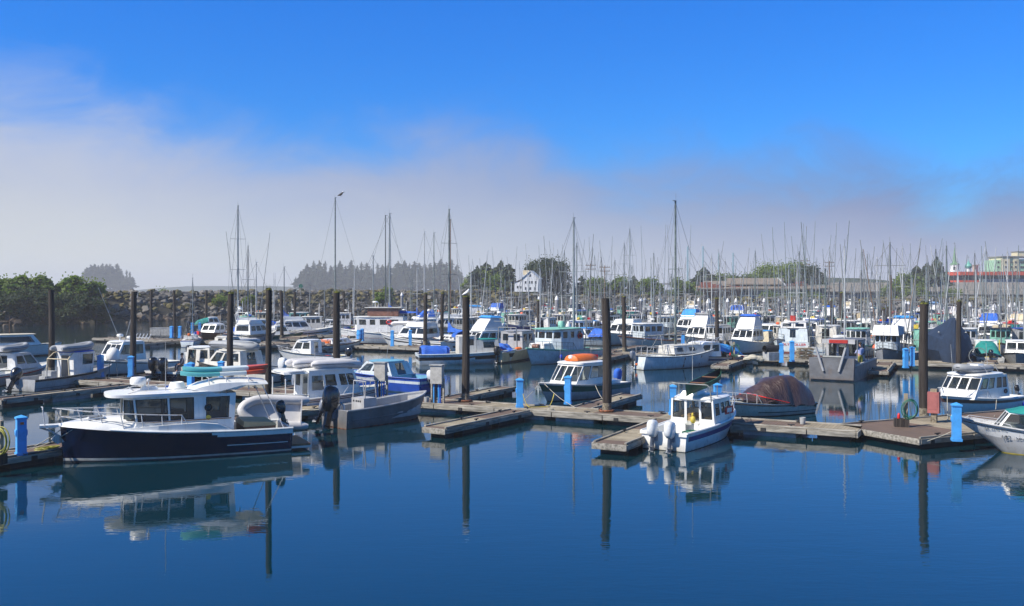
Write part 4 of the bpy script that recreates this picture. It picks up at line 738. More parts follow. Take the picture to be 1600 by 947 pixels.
            for w in ws:
                q = [f(w[0], w[2]), f(w[1], w[2]), f(w[1], w[3]), f(w[0], w[3])]; qi = [p-nrm*.045 for p in q]
                for k in range(4): m.add([q[k], qi[k], qi[(k+1) % 4], q[(k+1) % 4]], [(0, 1, 2, 3)], wall)
                p_ = MB(); cen = sum(qi, Vector())/4; e_ = [p+(cen-p).normalized()*.05 for p in qi]
                if len(w) > 4 and w[4] == 'open': continue
                g_ = w[4] if len(w) > 4 else glass
                p_.add([p+nrm*.012 for p in qi], [(0, 1, 2, 3)], g_)
                if frame and s.near:
                    for k in range(4): p_.add([qi[k]+nrm*.03, qi[(k+1) % 4]+nrm*.03, e_[(k+1) % 4]+nrm*.03, e_[k]+nrm*.03], [(0, 1, 2, 3)], frame)
                panes.append(p_)
        wo = m.build(name, par, 25)
        for p_ in panes: p_.build('window', wo, flat=True)
        if roof is not False:
            sh = chaikin(offset([(p[0], p[1]) for p in (rsh or top)], over), 2); rr_ = MB(); c_ = sum(sh, Vector((0, 0)))/len(sh); k = len(sh); zz = [z1f(p.x, p.y) for p in sh]
            R0 = [(p.x, p.y, zz[j]-.005) for j, p in enumerate(sh)]; R1 = [(p.x, p.y, zz[j]+rth) for j, p in enumerate(sh)]; R2 = [(c_.x+(p.x-c_.x)*.9, c_.y+(p.y-c_.y)*.9, zz[j]+rth+crown*.5) for j, p in enumerate(sh)]; R3 = [(c_.x+(p.x-c_.x)*.45, c_.y+(p.y-c_.y)*.45, z1f(c_.x, c_.y)+rth+crown) for j, p in enumerate(sh)]
            rr_.loft([R0, R1, R2, R3], roofcol or wall); s.roof = rr_.build(rname, par, 40)
        return wo
    def rect(s, x0, x1, w0, w1=None, facet=0.):
        w1 = w1 or w0
        if facet: return [(x0, -w0), (x1-facet, -w1), (x1, -w1*.55), (x1, w1*.55), (x1-facet, w1), (x0, w0)]
        return [(x0, -w0), (x1, -w1), (x1, w1), (x0, w0)]
    def rail(s, t0, t1, h=.6, n=6, r=.018, inset=.06, mid=True, col='steel', name='bow_rail', close=True, z=0):
        m = MB(); hr = lambda k: h*(1 if k else .98)
        for sd in (-1, 1):
            top = []; md = []
            for i in range(n+1):
                p = s.P(t0+(t1-t0)*i/n, 1, sd, inset)+Vector((0, 0, z)); q = p+Vector((.04*i, 0, h)); m.tube([p, q], r*.9, col, 5); top.append(q); md.append(p+Vector((.02*i, 0, h*.5)))
            m.tube(([s.P(t0-.05, 1, sd, inset)] if close else [])+top, r, col, 5)
            if mid: m.tube(md, r*.7, col, 5)
            end = top[-1]; 
            if sd == -1: e0 = (end, md[-1])
            else:
                m.tube([e0[0], e0[0]+Vector((.15, 0, .02)), end+Vector((.15, 0, .02)), end], r, col, 5)
        return m.build(name, s.e)
    def outboard(s, y=0, z=None, k=1.0, cowl='ob_black', tilt=0., x=None, leg='ob_black', parent=None):
        e_ = empty('outboard_motor', (x if x is not None else s.P(0, 1).x-.12, y, s.fs-.05 if z is None else z), 0, parent=s.e); e_.rotation_euler = (0, tilt, 0); e_.scale = (k, k, k)
        m = MB(); rg = []
        for zz, fx, bx, w_ in ((-.12, .10, -.22, .12), (.04, .20, -.36, .19), (.30, .24, -.42, .21), (.58, .20, -.44, .20), (.74, .10, -.38, .16), (.80, -.05, -.28, .09)):
            xm, rx = (fx+bx)/2, (fx-bx)/2; rg.append([(xm+rx*math.copysign(abs(math.cos(a))**.7, math.cos(a)), w_*math.copysign(abs(math.sin(a))**.7, math.sin(a)), zz) for a in [2*PI*j/14 for j in range(14)]])
        m.loft(rg, cowl); c_ = m.build('cowl', e_, 50)
        m = MB(); m.tube([(0, 0, .08), (-.1, 0, .08)], .14, leg); m.loft([[(x_+dx, y_, zz) for x_, y_ in ((.12, .0), (.04, .07), (-.16, .05), (-.22, 0), (-.16, -.05), (.04, -.07))] for zz, dx in ((.05, 0), (-.5, -.02), (-.95, -.02))], leg)
        m.box((-.10, 0, -.62), (.42, .26, .03), leg); m.tube([(.12, 0, -.85), (-.28, 0, -.85)], [.05, .075], leg, 8); m.ext([(.05, -.85), (-.15, -.85), (-.1, -1.15)], -.012, .012, leg); m.box((.12, 0, -.12), (.16, .3, .42), 'ob_grey'); m.build('drive_leg', e_, 30)
        m = MB()
        for q in range(3):
            a = q*2*PI/3; m.T = Matrix.Translation((-.3, 0, -.85)) @ Matrix.Rotation(a, 4, 'X'); m.add([(0, -.02, .03), (.05, .05, .12), (.02, .07, .19), (-.03, -.03, .18), (-.04, -.05, .1)], [(0, 1, 2, 3, 4)], 'steel'); 
        m.T = Matrix(); m.tube([(-.26, 0, -.85), (-.36, 0, -.85)], [.05, .02], 'steel'); m.build('propeller', e_, flat=True)
        return e_
    def mast(s, x, h, r=.07, col='mast_alu', z0=0, spread=(.5, .75), boom=0, cover=None, rig=True, dz=0, wr=.014, y=0, spw=.9, top=True):
        h = h/s.zk
        m = MB(); m.tube([(x, y, z0), (x, y, h)], [r, r*.75], col, 8); mo = m.build('mast', s.e)
        if top:
            q = MB(); q.box((x-.1, y, h+.04), (.35, .1, .06), col); q.tube([(x+.05, y, h), (x+.05, y, h+.7)], .012, 'wire', 4); q.build('masthead', mo)
        if spread:
            for f in spread: q = MB(); q.tube([(x, y-spw, z0+(h-z0)*f), (x, y+spw, z0+(h-z0)*f)], .03, col, 5); q.build('spreader', mo)
        if rig:
            q = MB(); hw = s.w(.5)*.95
            for sd in (-1, 1):
                q.tube([(x-.1, sd*hw, s.fs), (x, y+sd*(spw if spread else 0), z0+(h-z0)*(spread[-1] if spread else .7)), (x, y, h-.1)], wr, 'wire', 4)
                q.tube([(x-.5, sd*hw, s.fs), (x, y, z0+(h-z0)*.55)], wr, 'wire', 4)
            q.tube([(s.L/2-.15, 0, s.fb), (x, y, h-.1)], wr*1.2, 'wire', 4); q.tube([(-s.L/2+.1, 0, s.fs), (x, y, h-.05)], wr, 'wire', 4); q.build('rigging', s.e)
        if boom:
            q = MB(); q.tube([(x, y, z0+1.3+dz), (x-boom, y, z0+1.25+dz)], .055, col, 6); bo = q.build('boom', s.e)
            if cover:
                q = MB(); n = 9; rg = []
                for i in range(n+1):
                    f = i/n; xx = x+.12-(boom+.1)*f; hh = (.42*(1-f)**1.5+.15)*(1+.12*math.sin(i*2.3)); ww = .20*(1-f*.5)
                    rg.append([(xx, ww*math.cos(a)*(1 if math.sin(a) < 0 else .6), z0+1.28+dz+hh*max(-.45, math.sin(a))+ (1.0*(1-f)**9 if math.sin(a) > .5 else 0)) for a in [2*PI*j/10 for j in range(10)]])
                q.loft(rg, cover); q.build('sail_cover', bo)
        return mo
    def poles(s, x, h, lean=.12, col='galv', z=None, r=.05, foot=.95):
        h = h/s.zk
        for sd in (-1, 1):
            m = MB(); zf = s.fs+.15 if z is None else z; y0 = s.w(.45)*foot; m.tube([(x, sd*y0, zf), (x-.1, sd*(y0+lean*h), zf+h)], [r, r*.45], col, 6); po = m.build('trolling_pole', s.e)
            m = MB(); m.tube([(x-.1, sd*(y0+lean*h*.9), zf+h*.9), (x-.5, sd*y0*.4, zf+h*.45)], .010, 'wire', 4); m.tube([(x-.1, sd*(y0+lean*h*.6), zf+h*.6), (x-1.6, sd*y0, zf)], .010, 'wire', 4); m.build('tag_line', po)
    def antenna(s, x, y, z, h, lean=0, col='float_white', r=.016, name='antenna', leany=0):
        m = MB(); m.tube([(x, y, z), (x+lean, y+leany, z+h)], [r, r*.6], col, 5); return m.build(name, s.e)
    def radar(s, x, y, z, r=.24, hp=.35, arch=False):
        m = MB(); m.tube([(x, y, z-.1), (x, y, z+hp)], .045, 'white_paint', 6); m.lathe([(r*.75, 0), (r, .04), (r, .16), (r*.85, .22), (r*.3, .25)], 'white_gel', (x, y, z+hp), 14); return m.build('radar_dome', s.e, 40)
    def fender(s, t, sd, col='buoy_blue', z=.35, r=.11, h=.5):
        p = s.P(t, .8, sd)+Vector((0, sd*(r+.03), 0)); m = MB(); m.ell((p.x, p.y, z), (r, r, h/2), col, 9, 6); m.tube([(p.x, p.y, z+h/2), (p.x, p.y-sd*.12, s.zs(t))], .012, 'rope', 4); return m.build('fender', s.e)
    def lettering(s, txt, size, loc, rot, col='black', parent=None, name='lettering', sx=1.0):
        c = bpy.data.curves.new(name, 'FONT'); c.body = txt; c.size = size; c.extrude = .004; c.align_x = 'CENTER'; c.materials.append(M[col])
        tmp = bpy.data.objects.new(name, c); COL.objects.link(tmp); bpy.context.view_layer.update(); me = bpy.data.meshes.new_from_object(tmp.evaluated_get(bpy.context.evaluated_depsgraph_get())); bpy.data.objects.remove(tmp); o = bpy.data.objects.new(name, me); COL.objects.link(o); o.parent = parent or s.e; o.location = loc; o.rotation_euler = rot; o.scale = (sx, 1, 1); return o
    def wpt(s, x, y, z): a = s.e.rotation_euler.z; l = s.e.location; return Vector((l.x+x*math.cos(a)-y*math.sin(a), l.y+x*math.sin(a)+y*math.cos(a), z))
    def block(s, name, c, d, m, top=1.0, parent=None, rz=0):
        mb = MB(); mb.box(c, d, m, rz, top); return mb.build(name, parent or s.e, 20)

def dinghy(pos, hd, L=3.0, W_=1.5, r=.21, col='ribgrey', label='', inverted=False, tiltm=None, floorcol='ribwhite', group=None, flatfloor=True, accent='ribdark'):
    e = empty('inflatable_dinghy', pos, hd, label, 'dinghy', group)
    if tiltm is not None: e.rotation_euler = tiltm
    zs_ = -1 if inverted else 1; y = W_/2-r
    side_ = [(-L/2, y, 0), (-L/2+.25, y, 0), (L*.12, y, 0), (L*.28, y*.82, zs_*.05), (L*.4, y*.45, zs_*.12), (L*.46, 0, zs_*.15)]
    pts = side_+[(p[0], -p[1], p[2]) for p in side_[-2::-1]]; rr_ = [r*.45, r]+[r]*(len(pts)-4)+[r, r*.45]
    dense = []; dr = []
    for i in range(len(pts)-1):
        for k in range(3): dense.append(Vector(pts[i]).lerp(Vector(pts[i+1]), k/3)); dr.append(rr_[i]+(rr_[i+1]-rr_[i])*k/3)
    dense.append(Vector(pts[-1])); dr.append(rr_[-1])
    sm_ = [dense[0]]+[(dense[i-1]+dense[i]*2+dense[i+1])/4 for i in range(1, len(dense)-1)]+[dense[-1]]
    m = MB(); m.tube(sm_, dr, col, 10); tb = m.build('tube', e, 60)
    m = MB(); m.tube([p+Vector((0, (1 if i < len(sm_)/2 else -1)*r*.98, 0)) if i not in range(13, 18) else p+Vector((r*.98, 0, 0)) for i, p in enumerate(sm_)], .02, accent, 5); m.build('rub_strake', tb)
    m = MB(); fl = [(-L/2+.3, -y, 0), (L*.25, -y*.8, 0), (L*.4, 0, .02), (L*.25, y*.8, 0), (-L/2+.3, y, 0)]; zf = -zs_*r*.5
    m.add([(a, b, zf+c) for a, b, c in fl]+[(a, b, zf-zs_*.06*(1 if b else 1)+c) for a, b, c in fl]+[(0, 0, zf-zs_*(.16 if not flatfloor else .07))], [(0, 1, 2, 3, 4), (5, 6, 10), (6, 7, 10), (7, 8, 10), (8, 9, 10), (9, 5, 10)]+[(i, (i+1) % 5, 5+(i+1) % 5, 5+i) for i in range(5)], floorcol); m.build('floor', e, 25)
    m = MB(); m.box((-L/2+.34, 0, zs_*.02), (.05, 2*y, r*1.7), floorcol); m.build('transom', e)
    return e

def tarp(parent, stations, m, name='tarp', closed=False, seed=1, amp=.03, n=22, cat=None):
    """cloth laid over stations: each (x, halfwidth, z_low, z_top, power)"""
    rr_ = random.Random(seed); rg = []; N = 34
    def lerp(f):
        q = f*(len(stations)-1); i = min(int(q), len(stations)-2); k = q-i; k = k*k*(3-2*k)*.5+k*.5
        return [stations[i][j]*(1-k)+stations[i+1][j]*k for j in range(5)]
    for i in range(N+1):
        x, hw, zl, zt, pw = lerp(i/N); row = []
        for j in range(n+1):
            a = -1+2*j/n; u = math.copysign(abs(a)**.8, a); sh = (1-abs(a)**pw); w_ = amp*noise.noise(Vector((i*.35+seed, j*.16, seed)))*3+amp*math.sin(i*1.1+3*noise2(i*.3, j*.2))*abs(a)
            row.append((x+w_*.4, hw*u*(1+w_*.3), zl+(zt-zl)*sh+w_))
        rg.append(row)
    mb = MB(); mb.loft(rg, m, closed=False); o = mb.build(name, parent, 60)
    return o
def person_mesh(e, joints, edges, radii, root, head, parts):
    pass
# ------------------------------------------------------------------ hero boats
# 1. navy cabin cruiser, left foreground
b = Boat('cabin_cruiser', (444, 698), (97, 723), B=2.9, fs=.95, fb=1.42, tr=.93, rake=.12, trk=.05, pw=2.6, flare=.42, draft=.5, fat=.42, label='navy blue cabin cruiser with white cabin, left foreground, carrying paddleboards on its roof', cat='boat'); B1_ = b
L = b.L; b.hull(((0, 'dark_boot'), (.05, 'boot_white'), (.12, 'navy')), nst=20)
b.rub('white_gel', .05, 1.0, 0, 1.0, 'gunwale'); b.stripe('white_gel', .42, .45, .02, .30, 'side_rail'); b.stripe('white_gel', .78, 1.0, .0, .345, 'white_bulwark', .02); b.stripe('white_gel', .86, 1.0, .34, .37, 'white_bulwark', .018)
b.deck(tf=.30, zc=.45, g=.16, fore=-.02, crown=.10, sole='teak', col='white_gel')
# raised bulwark step aft of the cabin and trunk on the foredeck
m = MB(); 
for sd in (-1, 1):
    pts = [b.P(t, 1, sd) for t in (.28, .34, .42, .60, .75)]; up = [.04, .28, .34, .22, .04]
    for i in range(4): 
        p, q = pts[i], pts[i+1]; inn = Vector((0, -sd*.22, 0)); a_, b2 = p+Vector((0, 0, up[i])), q+Vector((0, 0, up[i+1]))
        m.hexa([p, q, q+inn, p+inn][::1 if sd < 0 else -1], [a_, b2, b2+inn, a_+inn][::1 if sd < 0 else -1], 'white_gel')
m.build('side_coaming', b.e, 20)
x0, xw, xf = -L*.235, L*.155, L*.24
m = MB(); rg = []
for x, w_, z_ in ((xf-.35, 1.02, .42), (xf+.6, .92, .36), (xf+1.3, .7, .27), (xf+1.9, .42, .12), (xf+2.2, .25, .02)):
    zb = b.zs((x+L/2)/L)-.03; rg.append([(x, -w_*1.1, zb), (x, -w_*.98, zb+z_*.6), (x, -w_*.75, zb+z_), (x, 0, zb+z_+.05), (x, w_*.75, zb+z_), (x, w_*.98, zb+z_*.6), (x, w_*1.1, zb)])
m.loft(rg, 'white_gel', closed=False); m.build('foredeck_trunk', b.e, 50)
m = MB(); zz = b.zs(.83)+.36; m.T = Matrix.Translation((xf+.95, .28, zz)) @ Matrix.Rotation(.10, 4, 'Y'); m.box((0, 0, .02), (.56, .56, .05), 'white_gel'); m.box((0, 0, .05), (.46, .46, .03), 'glass_dark'); m.build('deck_hatch', b.e)
z0 = 1.0; zt = 2.42
wn = {0: [(.05, .36, .40, .93), (.39, .62, .38, .93, 'glass'), ], 1: [(.04, .96, .36, .92)], 2: [(.03, .97, .38, .93)], 3: [(.04, .96, .36, .92)], 4: [(.38, .61, .38, .93), (.64, .95, .40, .93)], 5: [(.38, .62, .1, .9, 'open'), (.08, .34, .45, .9), (.66, .92, .45, .9)]}
base = [(x0, -1.12), (xf-.45, -1.14), (xf+.05, -.72), (xf+.05, .72), (xf-.45, 1.14), (x0, 1.12)]; top = [(x0-.1, -1.02), (xf-.30, -1.04), (xf+.02, -.70), (xf+.02, .70), (xf-.30, 1.04), (x0-.1, 1.02)]
wn[0] = [(.06, .30, .34, .92), (.42, .66, .34, .93), (.68, .985, .34, .93)]; wn[4] = [(.015, .32, .34, .93), (.34, .58, .34, .93), (.70, .94, .34, .92)]
b.house(base, top, z0, zt, wn, over=.16, rth=.10, crown=.05, rsh=[(x0+.3, -1.05), (xf-.1, -1.12), (xf+.5, -.75), (xf+.5, .75), (xf-.1, 1.12), (x0+.3, 1.05)])
# raised aft roof hood
m = MB(); rg = []
for x, zz, w_ in ((x0-1.35, .36, .95), (x0-1.0, .42, 1.02), (x0-.3, .46, 1.05), (x0+.5, .46, 1.05), (x0+1.15, .32, 1.0), (x0+1.6, .14, .96)):
    lo = (.27 if x < x0-.2 else .10) if x < x0+.3 else .08; rg.append([(x, -w_*1.02, zt+lo), (x, -w_*.98, zt+zz*.85), (x, -w_*.7, zt+zz), (x, 0, zt+zz+.05), (x, w_*.7, zt+zz), (x, w_*.98, zt+zz*.85), (x, w_*1.02, zt+lo), (x, 0, zt+lo)])
m.loft(rg, 'white_gel'); m.build('aft_hardtop', b.e, 50)
for sd in (-1, 1):
    m = MB(); m.ext([(x0+.25, zt+.12), (x0-.12, zt+.12), (x0-.62, zt+.30), (x0-1.0, zt+.30), (x0-.9, zt+.38), (x0+.25, zt+.38)], sd*1.0-.02, sd*1.0+.02, 'white_gel'); m.build('hardtop_bracket', b.e, 20)
    m = MB(); p = b.P(.04, 1, sd, .1); m.tube([p, (x0-1.1, sd*.95, zt+.3)], .018, 'steel', 5); m.build('stanchion', b.e)
    m = MB(); m.box(((x0+xf)/2-.3, sd*1.155, z0+.46), ((xf-x0)-.8, .012, .035), 'teak'); m.build('teak_trim', b.e)
    m = MB(); m.torus((x0+.95, sd*1.10, 1.9), .12, .03, 'rubber', 'y'); m.box((x0+.95, sd*1.09, 1.9), (.2, .02, .2), 'glass_dark', rz=0); m.build('porthole', b.e)
    m = MB(); m.prism([(x0+.95+.1*math.cos(a), .1*math.sin(a)) for a in [k*PI/4 for k in range(8)]], 0, .01, 'yellow'); o = m.build('round_badge', b.e, loc=(0, sd*1.13, 1.52)); o.rotation_euler = (PI/2, 0, 0)
# roof rack rails, paddleboards
m = MB()
for sd in (-1, 1): m.tube([(xf-.1, sd*.98, zt+.13), (xf-.5, sd*.98, zt+.22), (x0+1.9, sd*.98, zt+.24), (x0+1.3, sd*1.0, zt+.12)], .018, 'steel', 5)
for x in (x0-.6, x0+.25, x0+.9): m.tube([(x, -1.0, zt+.1), (x, -.9, zt+.58), (x, .9, zt+.58), (x, 1.0, zt+.1)], .02, 'steel', 5)
m.build('roof_rack', b.e)
def board(par, zz, dx, lab, dy):
    m = MB(); Lb = 3.3; n = 16; rg = []
    for i in range(n+1):
        f = i/n; x = -Lb/2+Lb*f; w_ = .39*math.sqrt(max(.02, 1-abs(2*f-1)**3.2)); rise = .10*max(0, 2*f-1.3)**2*2+.05*max(0, .25-f)*2
        rg.append([(x, w_*c_, .085*s_+rise) for c_, s_ in ((1, 0), (.93, .8), (.6, 1), (-.6, 1), (-.93, .8), (-1, 0), (-.93, -.8), (-.6, -1), (.6, -1), (.93, -.8))])
    mats = None; o = MB(); o.loft(rg, 'board_teal')
    nf = len(o.mi); 
    for k in range(nf-2):
        i = k//10; c_ = 'board_red' if i < 4 else 'board_white' if i < 9 else 'board_teal'; o.mi[k] = o.mid(c_)
    p = par.wpt(x0+.15+dx, dy, zz); ob = o.build('paddleboard', loc=p, ang=50); ob.rotation_euler = (0, .015, par.e.rotation_euler.z+.02*dx); tag(ob, lab, 'paddleboard')
board(b, zt+.68, .05, 'upper teal and white paddleboard with a red tail on the cruiser roof', .05); board(b, zt+.83+.02, -.05, 'topmost of the stacked paddleboards, slightly askew', -.1)
# roof gear
m = MB(); m.tube([(xf-.75, .1, zt+.1), (xf-.75, .1, zt+.38)], .09, 'white_gel'); m.box((xf-.95, .1, zt+.2), (.7, .3, .16), 'white_gel', top=.8); m.build('mast_foot', b.e)
m = MB(); m.lathe([(.26, 0), (.30, .05), (.30, .2), (.25, .28), (.1, .3)], 'white_gel', (xf-.55, .1, zt+.38), 18); m.build('radar_dome', b.e, 40)
m = MB(); m.lathe([(.36, 0), (.33, .05), (.26, .26), (.22, .28), (.18, .2)], 'white_gel', (xf-2.0, -.2, zt+.12), 18); m.build('roof_vent', b.e, 40)
m = MB(); m.box((x0+1.85, -.85, zt+.19), (.42, .16, .16), 'red'); m.box((x0+2.2, -.85, zt+.16), (.25, .1, .08), 'canvas_blue'); m.build('life_sling', b.e)
b.antenna(xf-1.5, .5, zt+.1, 1.9); m = MB(); m.tube([(xf-.4, .1, zt+.15), (xf-.2, .1, zt+.3)], .03, 'steel'); m.tube([(xf-.9, .35, zt+.1), (xf-.9, .35, zt+.5)], .02, 'steel'); m.ell((xf-.9, .35, zt+.55), (.07, .07, .07), 'steel'); m.build('horn_and_light', b.e)
b.rail(.50, .985, .62, 6, .022, .10); 
m = MB(); m.box((L/2+.18, 0, b.fb-.02), (1.0, .42, .09), 'white_gel'); m.build('bow_pulpit', b.e); m = MB(); m.tube([(L/2-.05, 0, .95), (L/2+.35, 0, 1.22), (L/2+.68, 0, 1.36)], .04, 'steel'); m.ext([(L/2-.15, .8), (L/2+.1, .72), (L/2+.3, .9), (L/2+.1, 1.1)], -.16, .16, 'steel'); m.build('anchor', b.e, 20)
m = MB(); [m.tube([(L/2+x, y, b.fb), (L/2+x+.08, y, b.fb+.62), (L/2+x+.08, y*.5, b.fb+.68)], .018, 'steel', 5) for x in (.5,) for y in (-.3, .3)]; m.tube([(L/2+.58, -.15, b.fb+.68), (L/2+.62, 0, b.fb+.69), (L/2+.58, .15, b.fb+.68)], .018, 'steel', 5); m.build('pulpit_rail', b.e)
m = MB(); p = b.P(0, 0); m.box((p.x-.42, 0, .22), (.75, 2.3, .09), 'teak'); m.box((p.x-.42, 0, .14), (.8, 2.36, .08), 'white_gel'); m.build('swim_platform', b.e)
m = MB(); m.box((-L/2+1.15, 0, .78), (1.2, 1.9, .5), 'teak'); m.hexa([(-L/2+.5, -.95, 1.04), (-L/2+1.8, -.95, 1.04), (-L/2+1.8, .95, 1.04), (-L/2+.5, .95, 1.04)], [(-L/2+.6, -.85, 1.16), (-L/2+1.75, -.85, 1.24), (-L/2+1.75, .85, 1.24), (-L/2+.6, .85, 1.16)], 'tan_vinyl'); m.build('cockpit_cushion', b.e, 20)
m = MB(); [m.box((xx, yy, 1.35), (.5, .5, .7), 'tan_vinyl', top=.9) for xx in (x0+1.1, x0+1.9) for yy in (-.6, .6)]; m.box((xf-.5, 0, 1.3), (.5, 1.8, .55), 'brown_hull'); m.build('saloon_seats', b.e)
b.outboard(-.9, 1.30, .62, 'ob_black', .25, x=-L/2-.05); b.moor(.93, 1, (-18.6, 35.4, .5)); b.moor(.97, -1, (-18.4, 34.6, .5)); b.moor(.1, 1, (-12.9, 43.0, .5), sag=.1)
# hanging RIB at its stern, standing on its side
dinghy((-10.35, 41.7, 1.12), 0, 3.0, 1.55, .20, 'ribwhite', 'white inflatable dinghy hoisted on edge across the stern of the navy cruiser', tiltm=(math.radians(-70), math.radians(-4), b.e.rotation_euler.z-.2), floorcol='ribwhite')

# 2. white cruiser carrying two inflatables
b = Boat('cabin_cruiser', (398, 649), (596, 634), zk=.80, B=2.6, fs=.95, fb=1.5, tr=.9, rake=.7, flare=.5, label='white cabin cruiser carrying two white inflatables on its roof beside the aluminium skiff', cat='boat'); L = b.L
b.hull(((0, 'bottom_black'), (.12, 'white_gel'))); b.rub('rubber', .025, .78); b.rub('white_gel', .04); b.deck(.42, .5, .14)
b.house([(-1.3, -1.05), (1.75, -1.02), (1.75, 1.02), (-1.3, 1.05)], [(-1.25, -.98), (1.25, -.92), (1.25, .92), (-1.25, .98)], 1.0, 2.75, {0: [(.06, .30, .28, .82, 'open'), (.34, .56, .42, .84), (.64, .78, .42, .84), (.80, .95, .42, .84)], 1: [(.06, .48, .42, .86), (.52, .94, .42, .86)], 2: [(.05, .35, .42, .84), (.40, .9, .42, .84)], 3: [(.1, .4, .4, .85), (.55, .9, .1, .88, 'open')]}, over=.14, rth=.09)
b.rail(.62, .97, .55, 4, .016); b.house([(-2.6, -1.0), (-1.32, -1.03), (-1.32, 1.03), (-2.6, 1.0)], [(-2.6, -.95), (-1.32, -.98), (-1.32, .98), (-2.6, .95)], 2.60, 2.72, {}, over=.1, name='aft_awning', rname='awning_top')
for sd in (-1, 1):
    m = MB(); m.tube([(-2.5, sd*.95, 1.0), (-2.5, sd*.93, 2.3)], .03, 'white_gel', 6); m.build('stanchion', b.e)
b.antenna(-.2, .8, 2.8, 1.6); b.stripe('brown_hull', .86, .9, .05, .9)
for dx, dy, lab, rr_ in ((-.35, .5, 'farther of the two white inflatables on the white cruiser roof', .08), (.45, -.38, 'nearer of the two white inflatables on the white cruiser roof', -.06)):
    p = b.wpt(dx, dy, 0); dinghy((p.x, p.y, 2.52+.03*dy), b.e.rotation_euler.z+rr_, 2.9, 1.35, .23, 'ribwhite', lab, inverted=True, floorcol='ribwhite')

# 3. bare aluminium skiff
b = Boat('work_skiff', (522, 668), (646, 652), L=5.7, B=2.1, fs=.85, fb=1.25, tr=.95, rake=.55, trk=.0, pw=3.0, flare=.32, label='bare grey aluminium work skiff with a dark outboard, beside the near walkway', cat='boat'); L = b.L
b.hull(((0, 'rusty'), (.03, 'alu_dark'))); b.rub('alu', .045); b.deck(.86, .25, .12, 'alu', .1, crown=0)
for sd in (-1, 1):
    m = MB(); m.tube([b.P(.05+.6*i/8, .45, sd)+Vector((0, sd*.01, 0)) for i in range(9)], .03, 'alu_dark', 5); m.build('strake', b.e)
m = MB(); m.box((-L*.18, .1, .75), (.75, .95, 1.0), 'alu'); [m.box((-L*.18-.385, y, 1.1), (.02, .08, .08), 'black') for y in (-.1, .05, .2, .4)]; m.build('console', b.e, 20)
m = MB(); zz = 1.25
for y in (-.36, .56): m.tube([(-L*.18-.3, y, zz), (-L*.18-.25, y, 2.05), (-L*.18+.3, y, 2.05), (-L*.18+.38, y, zz)], .028, 'alu', 5)
m.tube([(-L*.18-.25, -.36, 2.05), (-L*.18-.25, .56, 2.05)], .028, 'alu', 5); m.tube([(-L*.18+.3, -.36, 2.05), (-L*.18+.3, .56, 2.05)], .028, 'alu', 5); m.build('console_frame', b.e)
m = MB(); m.box((L*.05, 0, .5), (.5, 1.9, .06), 'alu'); m.box((L*.22, 0, .5), (.4, 1.8, .06), 'alu'); m.build('thwarts', b.e); m = MB(); m.torus((L*.12, .3, .42), .36, .1, 'rubber', 'z'); m.build('tyre_fender', b.e)
m = MB(); [m.torus((-L*.08+R.uniform(-.2, .2), R.uniform(-.3, .3), .35+.03*k), .3, .03, 'hose_green', 'z') for k in range(6)]; m.build('rope_pile', b.e)
b.outboard(0.05, .88, 1.3, 'ob_black', .22); b.outboard(.72, .75, .7, 'ob_grey', .5)
m = MB(); m.torus((-L/2+.3, -.2, .9), .18, .04, 'steel', 'x'); m.build('steering_hoop', b.e); b.moor(.96, 1, (-4.9, 50.2, .5)); b.moor(.1, 1, (-10.6, 47.6, .5), sag=.1)

# 4. blue cabin boat
b = Boat('cabin_boat', (672, 613), (553, 604), L=7.2, zk=.80, B=2.5, fs=1.15, fb=1.35, tr=.92, rake=.6, label='bright blue cabin boat with a light blue roof behind the white cruiser', cat='boat'); L = b.L
b.hull(((0, 'bottom_blue'), (.08, 'blue_hull'), (.62, 'bluewhite'), (.80, 'blue_hull'))); b.rub('blue_hull', .05); b.deck(.32, .5, .14, 'nonskid_blue', cap='blue_hull')
b.house([(-1.4, -1.05), (1.9, -.95), (1.9, .95), (-1.4, 1.05)], [(-1.0, -.95), (.9, -.85), (.9, .85), (-1.0, .95)], 1.2, 2.25, {0: [(.05, .30, .25, .88), (.34, .56, .25, .88), (.60, .93, .25, .88)], 1: [(.05, .47, .2, .9, 'glass_clear'), (.53, .95, .2, .9, 'glass_clear')], 2: [(.07, .4, .25, .88), (.44, .66, .25, .88), (.7, .95, .25, .88)], 3: [(.3, .7, .05, .9, 'open')]}, wall='bluewhite', roofcol='nonskid_blue', over=.12, frame='white_gel')
b.outboard(.3, 1.15, .8, 'ob_white', .1); b.outboard(-.4, 1.1, .8, 'ob_grey', .1); b.antenna(.5, -.6, 2.3, 1.9, -.3); b.rail(.7, .97, .35, 3, .016)

# 5. green and silver boat with the orange raft
b = Boat('cabin_boat', (962, 613), (838, 630), L=7.4, zk=.86, B=2.55, fs=.85, fb=1.3, tr=.92, rake=.75, trk=0, pw=2.6, flare=.45, label='silver aluminium boat with a green hull band and an orange raft on its roof', cat='boat'); L = b.L
b.hull(((0, 'dark_boot'), (.04, 'alu'), (.55, 'green_hull'), (.92, 'white_gel'))); b.rub('alu', .04); b.deck(.36, .4, .14, 'white_paint', crown=.12)
b.house([(-1.5, -1.08), (1.6, -1.0), (1.9, -.55), (1.9, .55), (1.6, 1.0), (-1.5, 1.08)], [(-1.5, -1.0), (.75, -.95), (.95, -.5), (.95, .5), (.75, .95), (-1.5, 1.0)], 1.0, 2.38, {0: [(.10, .62, .30, .88), (.66, .96, .24, .90)], 1: [(.06, .94, .2, .9)], 2: [(.04, .47, .2, .9), (.53, .96, .2, .9)], 3: [(.06, .94, .2, .9)], 4: [(.04, .34, .24, .90), (.38, .9, .30, .88)], 5: [(.35, .65, .05, .9, 'open')]}, over=.16, rth=.10, crown=.08, glass='glass_clear')
